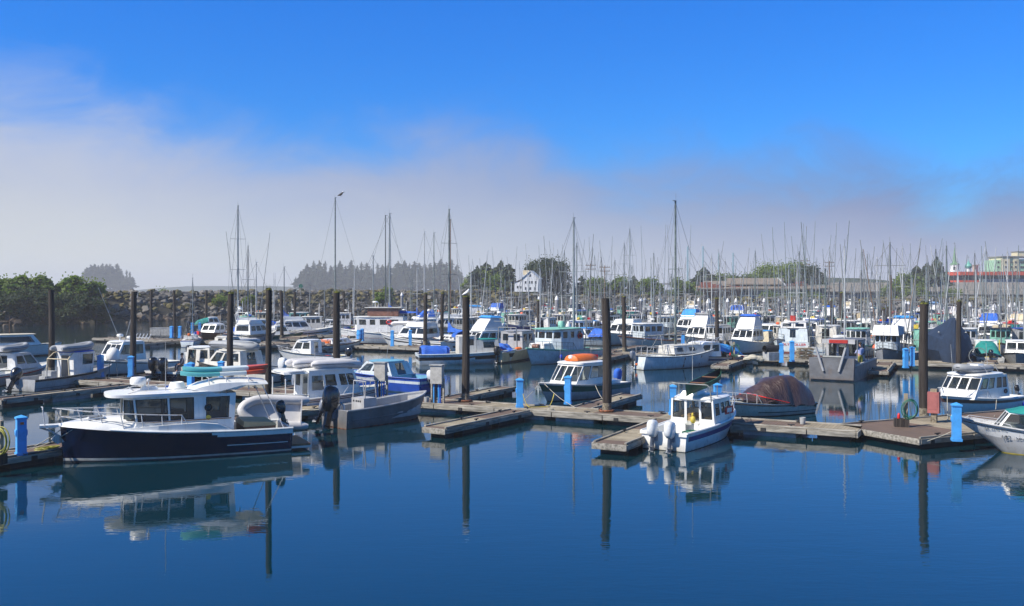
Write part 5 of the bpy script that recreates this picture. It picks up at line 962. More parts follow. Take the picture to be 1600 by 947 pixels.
p = b.wpt(-.2, 0, 0); m = MB(); m.T = Matrix(); rg = [[(x, w_*c_, .02+h_*max(0, s_)) for c_, s_ in [(math.cos(a), math.sin(a)) for a in [PI*j/9 for j in range(10)]]] for x, w_, h_ in ((-1.05, .4, .22), (-.95, .55, .32), (-.3, .6, .36), (.4, .6, .36), (.95, .5, .34), (1.05, .3, .2))]; m.loft(rg, 'orange'); o = m.build('life_raft', loc=(p.x, p.y, 2.56*.86), ang=50); o.rotation_euler = (0, 0, b.e.rotation_euler.z); tag(o, 'orange life raft strapped on the roof of the green-banded boat', 'life raft')
b.radar(.75, 0, 2.5, .16, .22); m = MB(); m.add([(-1.3, -.1, 2.9), (-1.75, .1, 2.86), (-1.7, .12, 2.55), (-1.3, -.05, 2.6)], [(0, 1, 2, 3)], 'red'); m.tube([(-1.3, -.1, 2.4), (-1.3, -.1, 3.2)], .015, 'galv', 5); m.build('flag', b.e); b.outboard(.0, .95, .95, 'canvas_blue', 0); b.antenna(1.3, .9, 1.3, 1.0); b.antenna(.9, -.7, 2.4, 1.1)
b.block('cockpit_box', (-2.5, 0, .75), (.9, 1.8, .6), 'white_gel'); b.moor(.98, -1, (.3, 49.4, .5), sag=.1); b.moor(.96, 1, (3.2, 48.0, .5), sag=.15); b.moor(.5, 1, (4.9, 51.6, .5), sag=.1)

# 6. twin-engined white boat
b = Boat('cabin_boat', (1037, 704), (1141, 672), L=6.9, zk=.80, B=2.2, fs=.92, fb=1.35, tr=.9, rake=.75, trk=0, pw=2.5, flare=.45, label='small white cabin boat with blue stripe and two white outboards, moored stern to the camera', cat='boat'); L = b.L; B6 = b
b.hull(((0, 'bottom_black'), (.03, 'white_gel'))); b.stripe('blue_stripe', .55, .80, .03, .97); b.rub('white_gel', .05); b.deck(.44, .32, .17, 'white_gel')
b.house([(-.75, -1.0), (1.55, -.92), (1.75, -.5), (1.75, .5), (1.55, .92), (-.75, 1.0)], [(-.8, -.95), (1.1, -.86), (1.25, -.46), (1.25, .46), (1.1, .86), (-.8, .95)], .95, 2.25, {0: [(.10, .34, .36, .84), (.42, .62, .40, .84), (.66, .94, .40, .84)], 1: [(.05, .95, .4, .86)], 2: [(.04, .48, .4, .86), (.52, .96, .4, .86)], 3: [(.05, .95, .4, .86)], 4: [(.06, .34, .4, .84), (.38, .58, .4, .84), (.66, .9, .36, .84)], 5: [(.04, .32, .22, .92, 'glass_clear'), (.37, .66, -.0, .94, 'open'), (.71, .96, .22, .92)]}, over=.14, rth=.06, crown=.16)
m = MB(); 
for sd in (-1, 1): m.box((-.79, sd*.33, .66), (.06, .07, .6), 'white_gel')
m.box((-.79, -.63, .66), (.06, .62, .6), 'white_gel'); m.box((-.79, .63, .66), (.06, .62, .6), 'white_gel'); m.build('bulkhead', b.e)
m = MB(); [m.box((x, y, .95), (.5, .5, .6), 'tan_vinyl') for x in (.1, .8) for y in (-.55, .55)]; m.build('seats', b.e); m = MB(); m.ell((-.95, -.12, 1.2), (.12, .12, .2), 'yellow'); m.ell((-.95, -.1, 1.45), (.05, .05, .12), 'yellow'); m.build('hanging_line', b.e)
m = MB(); [m.torus((-1.25+R.uniform(-.2, .2), -.15+R.uniform(-.2, .2), .45+.06*k), .22, .04, 'hose_green', 'z', 12, 5) for k in range(5)]; m.build('rope_pile', b.e)
m = MB(); m.T = Matrix.Translation((.95, -.94, 1.55)); m.box((0, 0, 0), (.9, .015, .4), 'red'); m.box((0, -.01, 0), (.5, .01, .22), 'white_gel'); m.T = Matrix(); m.build('red_sign', b.e)
for y in (-.36, .40): b.outboard(y, .78, .92, 'ob_white', .10, leg='ob_grey')
for y, s_ in ((-.86, 1), (.86, 1)): b.block('transom_corner', (-L/2+.18, y, .84), (.5, .34, .14), 'white_gel')
m = MB(); 
for y in (-.98, .98): m.tube([(-1.0, y*.98, 2.2), (-1.05, y*.96, 2.95), (-1.05, y*.8, 3.08)], .03, 'galv', 6); m.tube([(-.2, y*.9, 2.3), (-.2, y*.9, 3.0)], .02, 'galv', 5)
m.tube([(-1.05, -.78, 3.08), (-1.05, .78, 3.08)], .03, 'galv', 6); m.build('rod_arch', b.e); b.rail(.66, .96, .55, 4, .016); b.fender(.06, 1); b.antenna(.35, .5, 2.3, 3.2); b.block('roof_hatch', (-.1, .25, 2.52), (.9, .8, .2), 'white_gel', .8); b.moor(.97, 1, (8.4, 44.2, .5)); b.moor(.96, -1, (11.0, 43.0, .5)); b.moor(.06, 1, (5.2, 39.6, .5), sag=.08); b.moor(.55, 1, (6.4, 42.2, .5), sag=.06)
# green canoe on its roof
p = b.wpt(.25, -.1, 0); e = empty('canoe', (p.x, p.y, 2.22), b.e.rotation_euler.z-.10, 'dark green canoe carried on the roof rack of the twin-engined white boat', 'canoe'); e.rotation_euler = (0, -.13, b.e.rotation_euler.z-.02); m = MB(); rg = []
for i in range(17):
    f = i/16; x = -1.75+3.5*f; w_ = .43*max(.03, 1-abs(2*f-1)**2.4); sh = .34+.16*abs(2*f-1)**3; rg.append([(x, w_, sh), (x, w_*.95, sh*.5), (x, w_*.6, .06), (x, 0, 0), (x, -w_*.6, .06), (x, -w_*.95, sh*.5), (x, -w_, sh), (x, -w_*.9, sh), (x, -w_*.55, .1), (x, 0, .04), (x, w_*.55, .1), (x, w_*.9, sh)])
m.loft(rg, 'canoe_green', mats=['canoe_green']*7+['black']*4+['canoe_green']); m.build('canoe_hull', e, 50); m = MB(); [m.box((x, 0, .33), (.1, .8, .02), 'teak') for x in (-.6, .6)]; m.build('thwarts', e)

# 7. boat under the maroon tarp
b = Boat('covered_boat', (1252, 642), (1152, 651), L=5.6, zk=.92, B=2.3, fs=.6, fb=.95, tr=.88, rake=.9, flare=.5, label='white runabout covered by a bulging dark maroon tarp', cat='boat'); L = b.L
b.hull(((0, 'bottom_black'), (.06, 'offwhite'), (.8, 'white_gel'))); b.rub('rubber', .04, .88); b.stripe('black', .30, .36, .0, .7); b.deck(.5, .3, .12)
tarp(b.e, [(-2.85, .95, .35, .6, 2.5), (-2.6, 1.18, .42, 1.6, 3), (-1.9, 1.25, .55, 2.05, 2.6), (-.9, 1.22, .62, 2.15, 2.4), (.2, 1.1, .78, 1.7, 2.2), (1.0, .95, .88, 1.15, 2), (1.7, .6, .95, 1.0, 2)], 'tarp_maroon', seed=4, amp=.055)
m = MB(); m.tube([(-.6, -1.28, .75), (.2, -1.16, 1.0), (.7, -.95, 1.08), (1.0, 0, 1.24), (.7, .95, 1.08), (-.6, 1.28, .75)], .025, 'red', 5); m.build('lashing_rope', b.e); b.rail(.72, .97, .5, 3, .016, mid=False)
m = MB(); m.tube([(L/2-.1, 0, .9), (L/2+.5, .5, .5)], .018, 'rope', 4); m.build('mooring_line', b.e)

# 8. white pilothouse cruiser at right
b = Boat('cabin_cruiser', (1572, 635), (1468, 650), L=6.6, zk=.80, B=2.5, fs=.85, fb=1.3, tr=.88, rake=.5, flare=.4, label='white pilothouse cruiser with brown hull band and grey inflatable on top at the right', cat='boat'); L = b.L
b.hull(((0, 'dark_boot'), (.05, 'white_gel'), (.66, 'brown_hull'), (.86, 'white_gel'))); b.rub('white_gel', .05); b.deck(.30, .4, .16, 'white_gel')
b.house([(-1.5, -1.1), (1.9, -1.0), (2.2, -.55), (2.2, .55), (1.9, 1.0), (-1.5, 1.1)], [(-1.4, -1.0), (.95, -.92), (1.2, -.5), (1.2, .5), (.95, .92), (-1.4, 1.0)], 1.0, 2.45, {0: [(.08, .24, .42, .88), (.26, .42, .42, .88), (.50, .68, .42, .88), (.71, .93, .42, .88)], 1: [(.06, .94, .42, .9)], 2: [(.05, .47, .42, .9), (.53, .95, .42, .9)], 3: [(.06, .94, .42, .9)], 4: [(.07, .29, .42, .88), (.32, .52, .42, .88), (.60, .78, .42, .88), (.81, .95, .42, .88)], 5: [(.35, .65, .05, .9, 'open')]}, over=.16, rth=.09)
for sd in (-1, 1):
    m = MB(); m.torus((-1.1, sd*1.09, 1.35), .12, .04, 'brown_hull', 'y'); m.build('round_badge', b.e)
b.outboard(.5, 1.1, .5, 'black', .5); b.rail(.62, .97, .5, 4, .016); b.antenna(-.6, .4, 2.5, 2.0, .2); b.antenna(.9, -.7, 2.5, 1.9, .2); b.block('roof_locker', (-.3, 0, 2.98), (.8, .5, .2), 'white_gel', .85)
m = MB(); 
for x in (-.9, .2): m.tube([(x, -.85, 2.5), (x+.25, -.75, 3.05), (x+.35, .75, 3.05), (x, .85, 2.5)], .02, 'steel', 5)
m.build('roof_rack', b.e); p = b.wpt(.35, 0, 0); dinghy((p.x, p.y, 2.24), b.e.rotation_euler.z, 2.6, 1.3, .19, 'ribgrey', 'grey inflatable dinghy lying on the pilothouse roof at the right')
b.fender(.1, 1, 'buoy_blue', .3); b.moor(.95, 1, (19.6, 43.2, .5)); b.moor(.5, 1, (22.5, 44.8, .5))

# 9. silver boat with green canvas at right edge
b = Boat('runabout', (1795, 716), (1560, 705), L=6.9, zk=.84, B=2.3, fs=.9, fb=1.6, tr=.92, rake=1.9, trk=0, pw=2.2, flare=.42, draft=.4, label='silver and white aluminium runabout with a teal canvas top at the right edge', cat='boat'); L = b.L
b.hull(((0, 'yellow'), (.03, 'alu'), (.56, 'white_paint'))); b.rub('alu', .05); b.rub('rubber', .018, .9, name='trim_line'); b.deck(.60, .35, .14, 'white_paint', fore=.12, crown=0)
m = MB(); wx = .55
b.house([(-.9, -1.0), (.7, -.97), (1.9, -.5), (1.9, .5), (.7, .97), (-.9, 1.0)], [(-.9, -.92), (.75, -.88), (1.4, -.45), (1.4, .45), (.75, .88), (-.9, .92)], 1.12, 1.92, {0: [(.04, .96, .08, .95, 'glass_clear')], 1: [(.08, .92, .08, .92, 'glass_clear')], 2: [(.04, .48, .1, .93, 'glass_clear'), (.52, .96, .1, .93, 'glass_clear')], 3: [(.08, .92, .08, .92, 'glass_clear')], 4: [(.04, .96, .08, .95, 'glass_clear')], 5: [(.1, .9, .1, .9, 'open')]}, roof=False, wall='white_gel')
tarp(b.e, [(1.45, .47, 1.92, 1.96, 2), (.85, .91, 1.92, 2.15, 2.4), (-.3, .97, 1.94, 2.22, 2.6), (-1.2, .97, 1.90, 2.18, 2.6), (-1.6, .95, 1.8, 2.05, 2.6)], 'canvas_teal', seed=6, amp=.008, name='canvas_top')
for sd in (-1, 1):
    m = MB(); m.hexa([(.62, sd*.985, 1.14), (.80, sd*.965, 1.14), (.80, sd*.945, 1.14), (.62, sd*.965, 1.14)][::sd], [(.66, sd*.91, 1.93), (.82, sd*.86, 1.93), (.82, sd*.84, 1.93), (.66, sd*.89, 1.93)][::sd], 'canvas_teal'); m.build('canvas_edge', b.e); m = MB(); m.tube([(-1.5, sd*.9, 1.0), (-1.4, sd*.9, 1.98)], .02, 'steel', 5); m.build('canvas_bow', b.e)
m = MB(); [m.box((x, y, .95), (.55, .5, .8), 'ribgrey', top=.85) for x in (.1, -.9) for y in (-.5, .5)]; m.build('seats', b.e)
for sd in (1,):
    for txt, size, t, h, col in (('182  SeaRunner', .20, .66, .62, 'black'), ('AK 2243 AC', .13, .80, .84, 'mast_dark')):
        pA, pB = b.P(t-.03, h, sd), b.P(t+.03, h, sd); dd = pB-pA; yaw = math.atan2(dd.y, dd.x)+PI
        o = b.lettering(txt, size, (b.P(t, h-.02, sd)+Vector((0, .03, 0))), (0, 0, 0), col, sx=1.25); o.rotation_euler = (math.radians(80), math.radians(2.5), yaw)
m = MB(); [m.tube([b.P(.70, 1, sd, .12), b.P(.71, 1, sd, .12)+Vector((0, 0, .14)), b.P(.9, 1, sd, .1)+Vector((0, 0, .14)), b.P(.92, 1, sd, .1)], .016, 'steel', 5) for sd in (-1, 1)]; m.build('grab_rail', b.e)
m = MB(); m.tube([(L/2-.1, 0, 1.5), (L/2+.15, 0, 1.62)], .05, 'galv'); m.box((L/2-.2, 0, 1.62), (.3, .12, .14), 'galv'); m.build('bow_roller', b.e); m = MB(); m.tube([(L/2-.3, .1, 1.05), (L/2+.4, .5, .7), (L/2+1.0, 1.0, .5)], .018, 'rope', 4); m.build('mooring_line', b.e)

# 10. aluminium wheelhouse boat at left with grey inflatable
b = Boat('wheelhouse_boat', (32, 612), (150, 598), zk=.80, L=7.6, B=2.6, fs=.95, fb=1.5, tr=.95, rake=.9, trk=0, pw=2.6, flare=.4, label='grey aluminium boat with tall narrow wheelhouse and grey inflatable on its roof, at left', cat='boat'); L = b.L
b.hull(((0, 'bottom_black'), (.04, 'alu'))); b.rub('rubber', .09, .93, 0, .66); b.stripe('black', .25, .28, .0, .9); b.deck(.84, .4, .12, 'alu', .15, crown=0)
b.house([(-.3, -.75), (1.35, -.7), (1.35, .7), (-.3, .75)], [(-.3, -.7), (1.55, -.65), (1.55, .65), (-.3, .7)], .5, 2.8, {0: [(.44, .94, .55, .92)], 1: [(.08, .92, .55, .92)], 2: [(.1, .5, .55, .9)], 3: [(.25, .75, .1, .9, 'open')]}, wall='white_paint', roofcol='canvas_blue', over=.2)
m = MB()
for sd in (-1, 1): m.tube([(-.9, sd*1.0, .95), (-.9, sd*.9, 2.3), (-.5, sd*.8, 2.75), (-.3, sd*.75, 2.8)], .05, 'canvas_beige', 6)
m.tube([(-.9, -.9, 2.3), (-.9, .9, 2.3)], .05, 'canvas_beige', 6); m.build('rear_arch', b.e); b.outboard(.3, .95, 1.15, 'ob_black', .45); m = MB(); m.box((-1.2, .4, .9), (.5, .8, .9), 'float_white'); m.box((-2.2, -.3, .75), (.5, .5, .6), 'float_white'); [m.tube([(x, -.9, .9), (x, -.9, 1.8)], .03, 'galv') for x in (-2.6, -1.8)]; m.build('deck_gear', b.e)
p = b.wpt(.45, 0, 0); dinghy((p.x, p.y, 2.52), b.e.rotation_euler.z, 3.0, 1.45, .22, 'ribgrey', 'grey inflatable on the wheelhouse roof of the aluminium boat at the left'); b.antenna(1.0, .5, 2.9, 0.9)
b.fender(.5, -1, 'rubber', .4)
# 11. neighbour at the left edge
b = Boat('cabin_cruiser', (-45, 606), (58, 592), zk=.86, L=7.4, B=2.6, fs=.85, fb=1.3, tr=.9, rake=.8, label='grey cabin boat with red stripe and roof dinghy, cut by the left edge', cat='boat')
b.hull(((0, 'bottom_black'), (.06, 'grey_hull'), (.75, 'red_paint'), (.85, 'white_gel'))); b.rub('white_gel', .05); b.deck(.42, .45, .14)
b.house([(-.9, -1.05), (1.9, -.95), (1.9, .95), (-.9, 1.05)], [(-.9, -.95), (.8, -.85), (.8, .85), (-.9, .95)], 1.1, 2.35, {0: [(.1, .45, .35, .85), (.5, .93, .3, .87)], 1: [(.05, .47, .3, .88), (.53, .95, .3, .88)], 2: [(.07, .5, .3, .87), (.55, .9, .35, .85)], 3: [(.3, .7, .05, .9, 'open')]}, wall='white_paint', over=.15)
p = b.wpt(.0, 0, 0); dinghy((p.x, p.y, 2.36), b.e.rotation_euler.z, 3.0, 1.4, .2, 'ribgrey', 'grey inflatable on the cabin roof of the boat cut by the left edge'); b.outboard(0, .9, 1.05, 'ob_black', .35); b.antenna(-.4, .6, 2.4, 1.2)
# 12. cream topped boat behind it
b = Boat('motor_yacht', (-60, 560), (50, 556), zk=.74, L=8.5, B=2.9, fs=1.2, fb=1.7, label='cream-topped motor boat behind the cabin boat at the left edge', cat='boat'); b.hull(((0, 'bottom_black'), (.1, 'white_gel'))); b.deck(.4, .6, .15); b.rub()
b.house(b.rect(-2.0, 2.4, 1.2, 1.0), b.rect(-1.8, 1.6, 1.1, .9), 1.4, 2.8, {0: [(.1, .9, .3, .85)], 1: [(.1, .9, .3, .85)], 2: [(.1, .9, .3, .85)]}, roofcol='cream', over=.35); b.antenna(-.3, 0, 2.9, 2.3, r=.04, col='mast_wood')

# 13. white hardtop fishing boat with rod rack (x 165-265)
b = Boat('sport_fisher', (268, 577), (168, 586), L=8.2, zk=.88, B=2.8, fs=.85, fb=1.55, tr=.92, rake=1.2, pw=2.3, flare=.5, label='white hardtop fishing boat with a row of rod holders, behind the white satellite dome', cat='boat'); L = b.L
b.hull(((0, 'bottom_black'), (.10, 'white_gel'))); b.rub('rubber', .03, .9); b.deck(.42, .4, .15)
b.house([(-.8, -1.1), (1.9, -1.0), (1.9, 1.0), (-.8, 1.1)], [(-.7, -1.0), (1.1, -.9), (1.1, .9), (-.7, 1.0)], 1.2, 2.75, {0: [(.08, .45, .35, .86), (.5, .92, .35, .86)], 1: [(.05, .33, .35, .88), (.36, .64, .35, .88), (.67, .95, .35, .88)], 2: [(.08, .5, .35, .86), (.55, .92, .35, .86)], 3: [(.3, .7, .02, .9, 'open')]}, over=.25)
m = MB()
for i in range(5): m.tube([(-1.3+.02*i, -.8+.4*i, 2.9), (-1.5, -.8+.4*i, 3.35)], .04, 'steel', 5)
m.tube([(-1.35, -.9, 3.0), (-1.35, .9, 3.0)], .03, 'steel'); m.build('rod_rack', b.e); b.rail(.6, .97, .6, 5, .016); b.antenna(1.0, .9, 2.8, 4.4, -1.3, r=.03, name='outrigger'); b.antenna(0, -.9, 2.8, 4.6, 1.9, r=.03, name='outrigger'); b.radar(.7, 0, 2.85); b.radar(.1, .3, 2.85, .2, .15)
# satellite dome on a stand in front
p = W2(188, 590, .3); e = empty('satellite_dome', (p.x, p.y-1.2, 0), 0, 'white satellite dome on a frame beside the timber pile at the left', 'satellite dome'); m = MB(); [m.tube([(x, 0, -.2), (x*.6, 0, 1.55)], .03, 'galv', 5) for x in (-.35, .35)]; m.tube([(-.45, 0, 1.6), (.9, 0, 1.6)], .04, 'galv'); m.build('stand', e); m = MB(); m.lathe([(.38, 0), (.44, .1), (.44, .4), (.40, .58), (.28, .74), (.12, .83), (.02, .85)], 'white_gel', (0, 0, 1.62), 16); m.build('dome', e, 50)
# 14. sport boat with twin dark outboards and cabin (x 235-335)
b = Boat('sport_boat', (252, 597), (345, 585), L=8.0, zk=.86, B=2.8, fs=.85, fb=1.3, tr=.95, rake=1.0, label='white and navy sport boat with two big dark outboards facing the navy cruiser', cat='boat'); L = b.L
b.hull(((0, 'bottom_black'), (.06, 'navy'), (.80, 'white_gel'))); b.rub('white_gel', .05); b.deck(.40, .5, .15)
b.house([(-.3, -1.1), (2.1, -1.0), (2.1, 1.0), (-.3, 1.1)], [(-.2, -1.0), (1.3, -.9), (1.3, .9), (-.2, 1.0)], 1.0, 2.5, {0: [(.05, .35, .25, .88), (.66, .93, .4, .88)], 1: [(.05, .47, .35, .88), (.53, .95, .35, .88)], 2: [(.08, .5, .35, .86), (.55, .92, .35, .86)], 3: [(.08, .42, .1, .9, 'open'), (.6, .92, .4, .88)]}, wall='offwhite', roofcol='white_gel', over=.15)
b.outboard(-.42, 1.05, 1.2, 'ob_black', .05); b.outboard(.42, 1.05, 1.2, 'ob_black', .05); b.block('cooler', (-2.2, -.9, 1.25), (.7, .4, .2), 'canvas_lightblue'); S14 = b
# 15. dark hulled boat with grey dinghy (x 330-440)
b = Boat('cabin_cruiser', (436, 597), (330, 590), L=8.2, zk=.88, B=2.8, fs=1.0, fb=1.4, tr=.92, rake=.8, label='dark-hulled cabin boat with a covered grey inflatable on its roof, behind the two dark piles', cat='boat'); L = b.L
b.hull(((0, 'bottom_black'), (.06, 'offwhite'), (.68, 'black'), (.95, 'white_gel'))); b.rub('rubber', .05); b.deck(.3, .5, .15)
b.house([(-1.6, -1.15), (2.1, -1.0), (2.1, 1.0), (-1.6, 1.15)], [(-1.4, -1.0), (1.0, -.9), (1.0, .9), (-1.4, 1.0)], 1.1, 2.35, {0: [(.06, .3, .35, .86), (.34, .58, .35, .86), (.64, .93, .3, .88)], 1: [(.05, .47, .25, .9), (.53, .95, .25, .9)], 2: [(.07, .36, .3, .88), (.42, .66, .35, .86), (.7, .94, .35, .86)], 3: [(.3, .7, .05, .9, 'open')]}, wall='offwhite', glass='glass_clear', over=.2); b.outboard(.0, 1.1, 1.05, 'ob_white', .05)
p = b.wpt(.0, 0, 0); dinghy((p.x, p.y, 2.48), b.e.rotation_euler.z+PI, 4.2, 1.6, .27, 'ribgrey', 'long grey covered inflatable on the dark-hulled boat roof, crossed by a pile', inverted=True, floorcol='ribgrey')
ZK = .76
# ------------------------------------------------------------------ fleet types
def mkpos(A, B_=None, ang=None, L=None):
    a = W2(*A)
    if B_: b2 = W2(*B_); d = b2-a; return a, math.atan2(d.y, d.x), d.length
    return a, ang, L
def troller(pos, hd, L, label, rr, hullc='white_paint', trim='seafoam', boot='bottom_red', housec=None, mh=10, ph=13, poles=True, mcol='galv', lean=.1, fwd=True, cover=None, group='fishing boats packed along the far walkways', boomc='galv', name='troller', draftc=None, gear=True):
    b = Boat(name, pos=pos, hd=hd, L=L, B=L*.29, fs=.95, fb=1.9, tr=.62, rake=.7, trk=.15, pw=2.2, shape='r', flare=.5, draft=.8, label=label, cat='fishing boat', group=group, fat=.4)
    housec = housec or rr.choice(['white_paint', 'white_paint', 'offwhite', 'bluewhite', 'grey_hull', 'offwhite', 'seafoam', 'canvas_beige'])
    b.hull(((0, boot), (.08, hullc), (.9, trim)), nst=11); b.rub(trim, .06); b.deck(.5, .55, .14, 'deck_grey', cap=trim)
    x0, x1 = (.02*L, .28*L) if fwd else (-.30*L, .0*L); w_ = L*.105; zb = 1.2
    b.house([(x0, -w_), (x1-.3, -w_), (x1, -w_*.5), (x1, w_*.5), (x1-.3, w_), (x0, w_)], [(x0, -w_*.95), (x1-.2, -w_*.95), (x1+.12, -w_*.5), (x1+.12, w_*.5), (x1-.2, w_*.95), (x0, w_*.95)], zb, zb+2.3, {0: [(.1, .34, .55, .86), (.42, .62, .55, .86), (.7, .93, .55, .86)], 1: [(.12, .88, .55, .88)], 2: [(.06, .46, .55, .88), (.54, .94, .55, .88)], 3: [(.12, .88, .55, .88)], 4: [(.07, .3, .55, .86), (.38, .58, .55, .86), (.66, .9, .55, .86)], 5: [(.3, .65, .05, .85, 'glass_dark')]}, wall=housec, roofcol=trim if rr.random() < .5 else 'white_paint', over=.18)
    mx = x0-.35 if fwd else x1+.4
    b.mast(mx, mh, .09, mcol, .6, spread=(.62,) if rr.random() < .7 else (.5, .8), boom=L*.33, cover=cover, dz=.9, spw=rr.uniform(.7, 1.4), rig=pos[1] < 150)
    if poles: b.poles(mx-.1, ph, lean, mcol, r=.065 if pos[1] < 125 else .052)
    m = MB(); zt = zb+2.5; m.lathe([(.22, 0), (.26, .1), (.2, .22)], 'white_gel', (x0+.7, 0, zt+.3), 10); m.tube([(x0+.7, 0, zt-.2), (x0+.7, 0, zt+.35)], .05, 'galv'); m.tube([(x0+.3, -.5, zt-.15), (x0+.3, -.5, zt+2.2)], .02, 'white_gel', 4); m.build('radar_dome', b.e); m = MB(); m.tube([(x0+.4, .6, zt-.15), (x0+.4, .6, zt+1.6)], .02, 'white_gel', 4); m.build('antenna', b.e)
    if gear:
        m = MB(); m.tube([(-.3*L, -L*.1, .9), (-.3*L, -L*.1, 2.3)], .05, 'galv', 6); m.tube([(-.3*L, L*.1, .9), (-.3*L, L*.1, 2.3)], .05, 'galv', 6); m.tube([(-.3*L, -L*.1, 2.3), (-.3*L, L*.1, 2.3)], .05, 'galv', 6); m.build('stern_gantry', b.e)
        m = MB(); m.box((-.18*L, 0, .85), (1.1, 1.2, .6), 'box_grey'); m.box((-.33*L, 0, .8), (.6, 1.6, .4), rr.choice(['orange', 'canvas_blue', 'float_white', 'crate'])); m.build('deck_gear', b.e)
        if rr.random() < .5:
            m = MB(); m.ell((x0-.1, -w_-.2, 1.6), (.3, .3, .38), rr.choice(['buoy_orange', 'red', 'buoy_orange']), 9, 6); m.build('buoy', b.e)
    b.rail(.72, .98, .7, 3, .025, mid=True, col='galv'); b.clutter(rr.randint(4, 8), -.46*L, -.05*L if fwd else .4*L, 1.0, rr, L*.1); b.clutter(rr.randint(1, 4), x0, x1, zt-.1, rr, w_*.8); b.x0, b.x1, b.zt = x0, x1, zt; return b
def flybridge(pos, hd, L, label, rr, hullc='white_gel', cover='canvas_white', band='black', top=None, boot='bottom_black', group='motor yachts packed along the far walkways', name='motor_yacht'):
    b = Boat(name, pos=pos, hd=hd, L=L, B=L*.33, fs=1.15, fb=2.0, tr=.93, rake=1.3, pw=2.3, flare=.5, label=label, cat='motor boat', group=group); k = L/10
    b.hull(((0, boot), (.07, hullc)), nst=11); b.rub('rubber' if rr.random() < .5 else 'white_gel', .05); b.deck(.2, .7, .16)
    if band: b.stripe(band, .62, .74, .0, .95)
    w_ = L*.135; b.house([(-.28*L, -w_), (.16*L, -w_*.95), (.16*L, w_*.95), (-.28*L, w_)], [(-.27*L, -w_*.9), (.06*L, -w_*.85), (.06*L, w_*.85), (-.27*L, w_*.9)], 1.6, 3.1, {0: [(.08, .34, .35, .85), (.38, .64, .35, .85), (.68, .95, .35, .85)], 1: [(.04, .32, .3, .88), (.36, .64, .3, .88), (.68, .96, .3, .88)], 2: [(.05, .32, .35, .85), (.36, .62, .35, .85), (.66, .92, .35, .85)], 3: [(.1, .9, .35, .85)]}, over=.3, glass='glass_dark')
    x0, x1 = -.26*L, .0
    m = MB(); m.loft([[(x0, -w_*.85, 3.15), (x0, w_*.85, 3.15), (x1+.3, w_*.8, 3.15), (x1+.3, -w_*.8, 3.15)], [(x0, -w_*.85, 3.75), (x0, w_*.85, 3.75), (x1+.0, w_*.75, 3.75), (x1, -w_*.75, 3.75)]], 'white_gel'); m.build('flybridge', b.e, 20)
    if cover:
        m = MB(); m.loft([[(x0+.2, -w_*.87, 3.55), (x0+.2, w_*.87, 3.55), (x1+.15, w_*.8, 3.5), (x1+.15, -w_*.8, 3.5)], [(x0+.3, -w_*.85, 4.3*k**.3), (x0+.3, w_*.85, 4.3*k**.3), (x1-.5, w_*.72, 4.4), (x1-.5, -w_*.72, 4.4)], [(x0+.5, -w_*.7, 4.75), (x0+.5, w_*.7, 4.75), (x1-.9, w_*.6, 4.85), (x1-.9, -w_*.6, 4.85)]], cover); m.build('bridge_canvas', b.e, 20)
        if top:
            m = MB(); m.loft([[(x0+.1, -w_*.85, 4.72), (x0+.1, w_*.85, 4.72), (x1-.6, w_*.75, 4.8), (x1-.6, -w_*.75, 4.8)], [(x0+.3, -w_*.7, 5.0), (x0+.3, w_*.7, 5.0), (x1-.9, w_*.6, 5.05), (x1-.9, -w_*.6, 5.05)]], top); m.build('bimini_top', b.e, 20)
    m = MB()
    for sd in (-1, 1): m.tube([(x0, sd*w_*.8, 3.1), (x0-.3, sd*w_*.8, 4.6), (x0-.1, sd*w_*.6, 4.9)], .045, 'white_gel', 6)
    m.tube([(x0-.1, -w_*.6, 4.9), (x0-.1, w_*.6, 4.9)], .045, 'white_gel', 6); m.tube([(x0-.1, 0, 4.9), (x0-.1, 0, 6.6)], .03, 'white_gel', 5); m.build('radar_arch', b.e); b.radar(x0+.0, .4, 4.95)
    b.rail(.55, .98, .65, 5, .02); b.antenna(x0, -.8, 4.2, 2.6, -.3); b.clutter(rr.randint(2, 5), -.46*L, -.3*L, .75, rr, w_*.8); return b
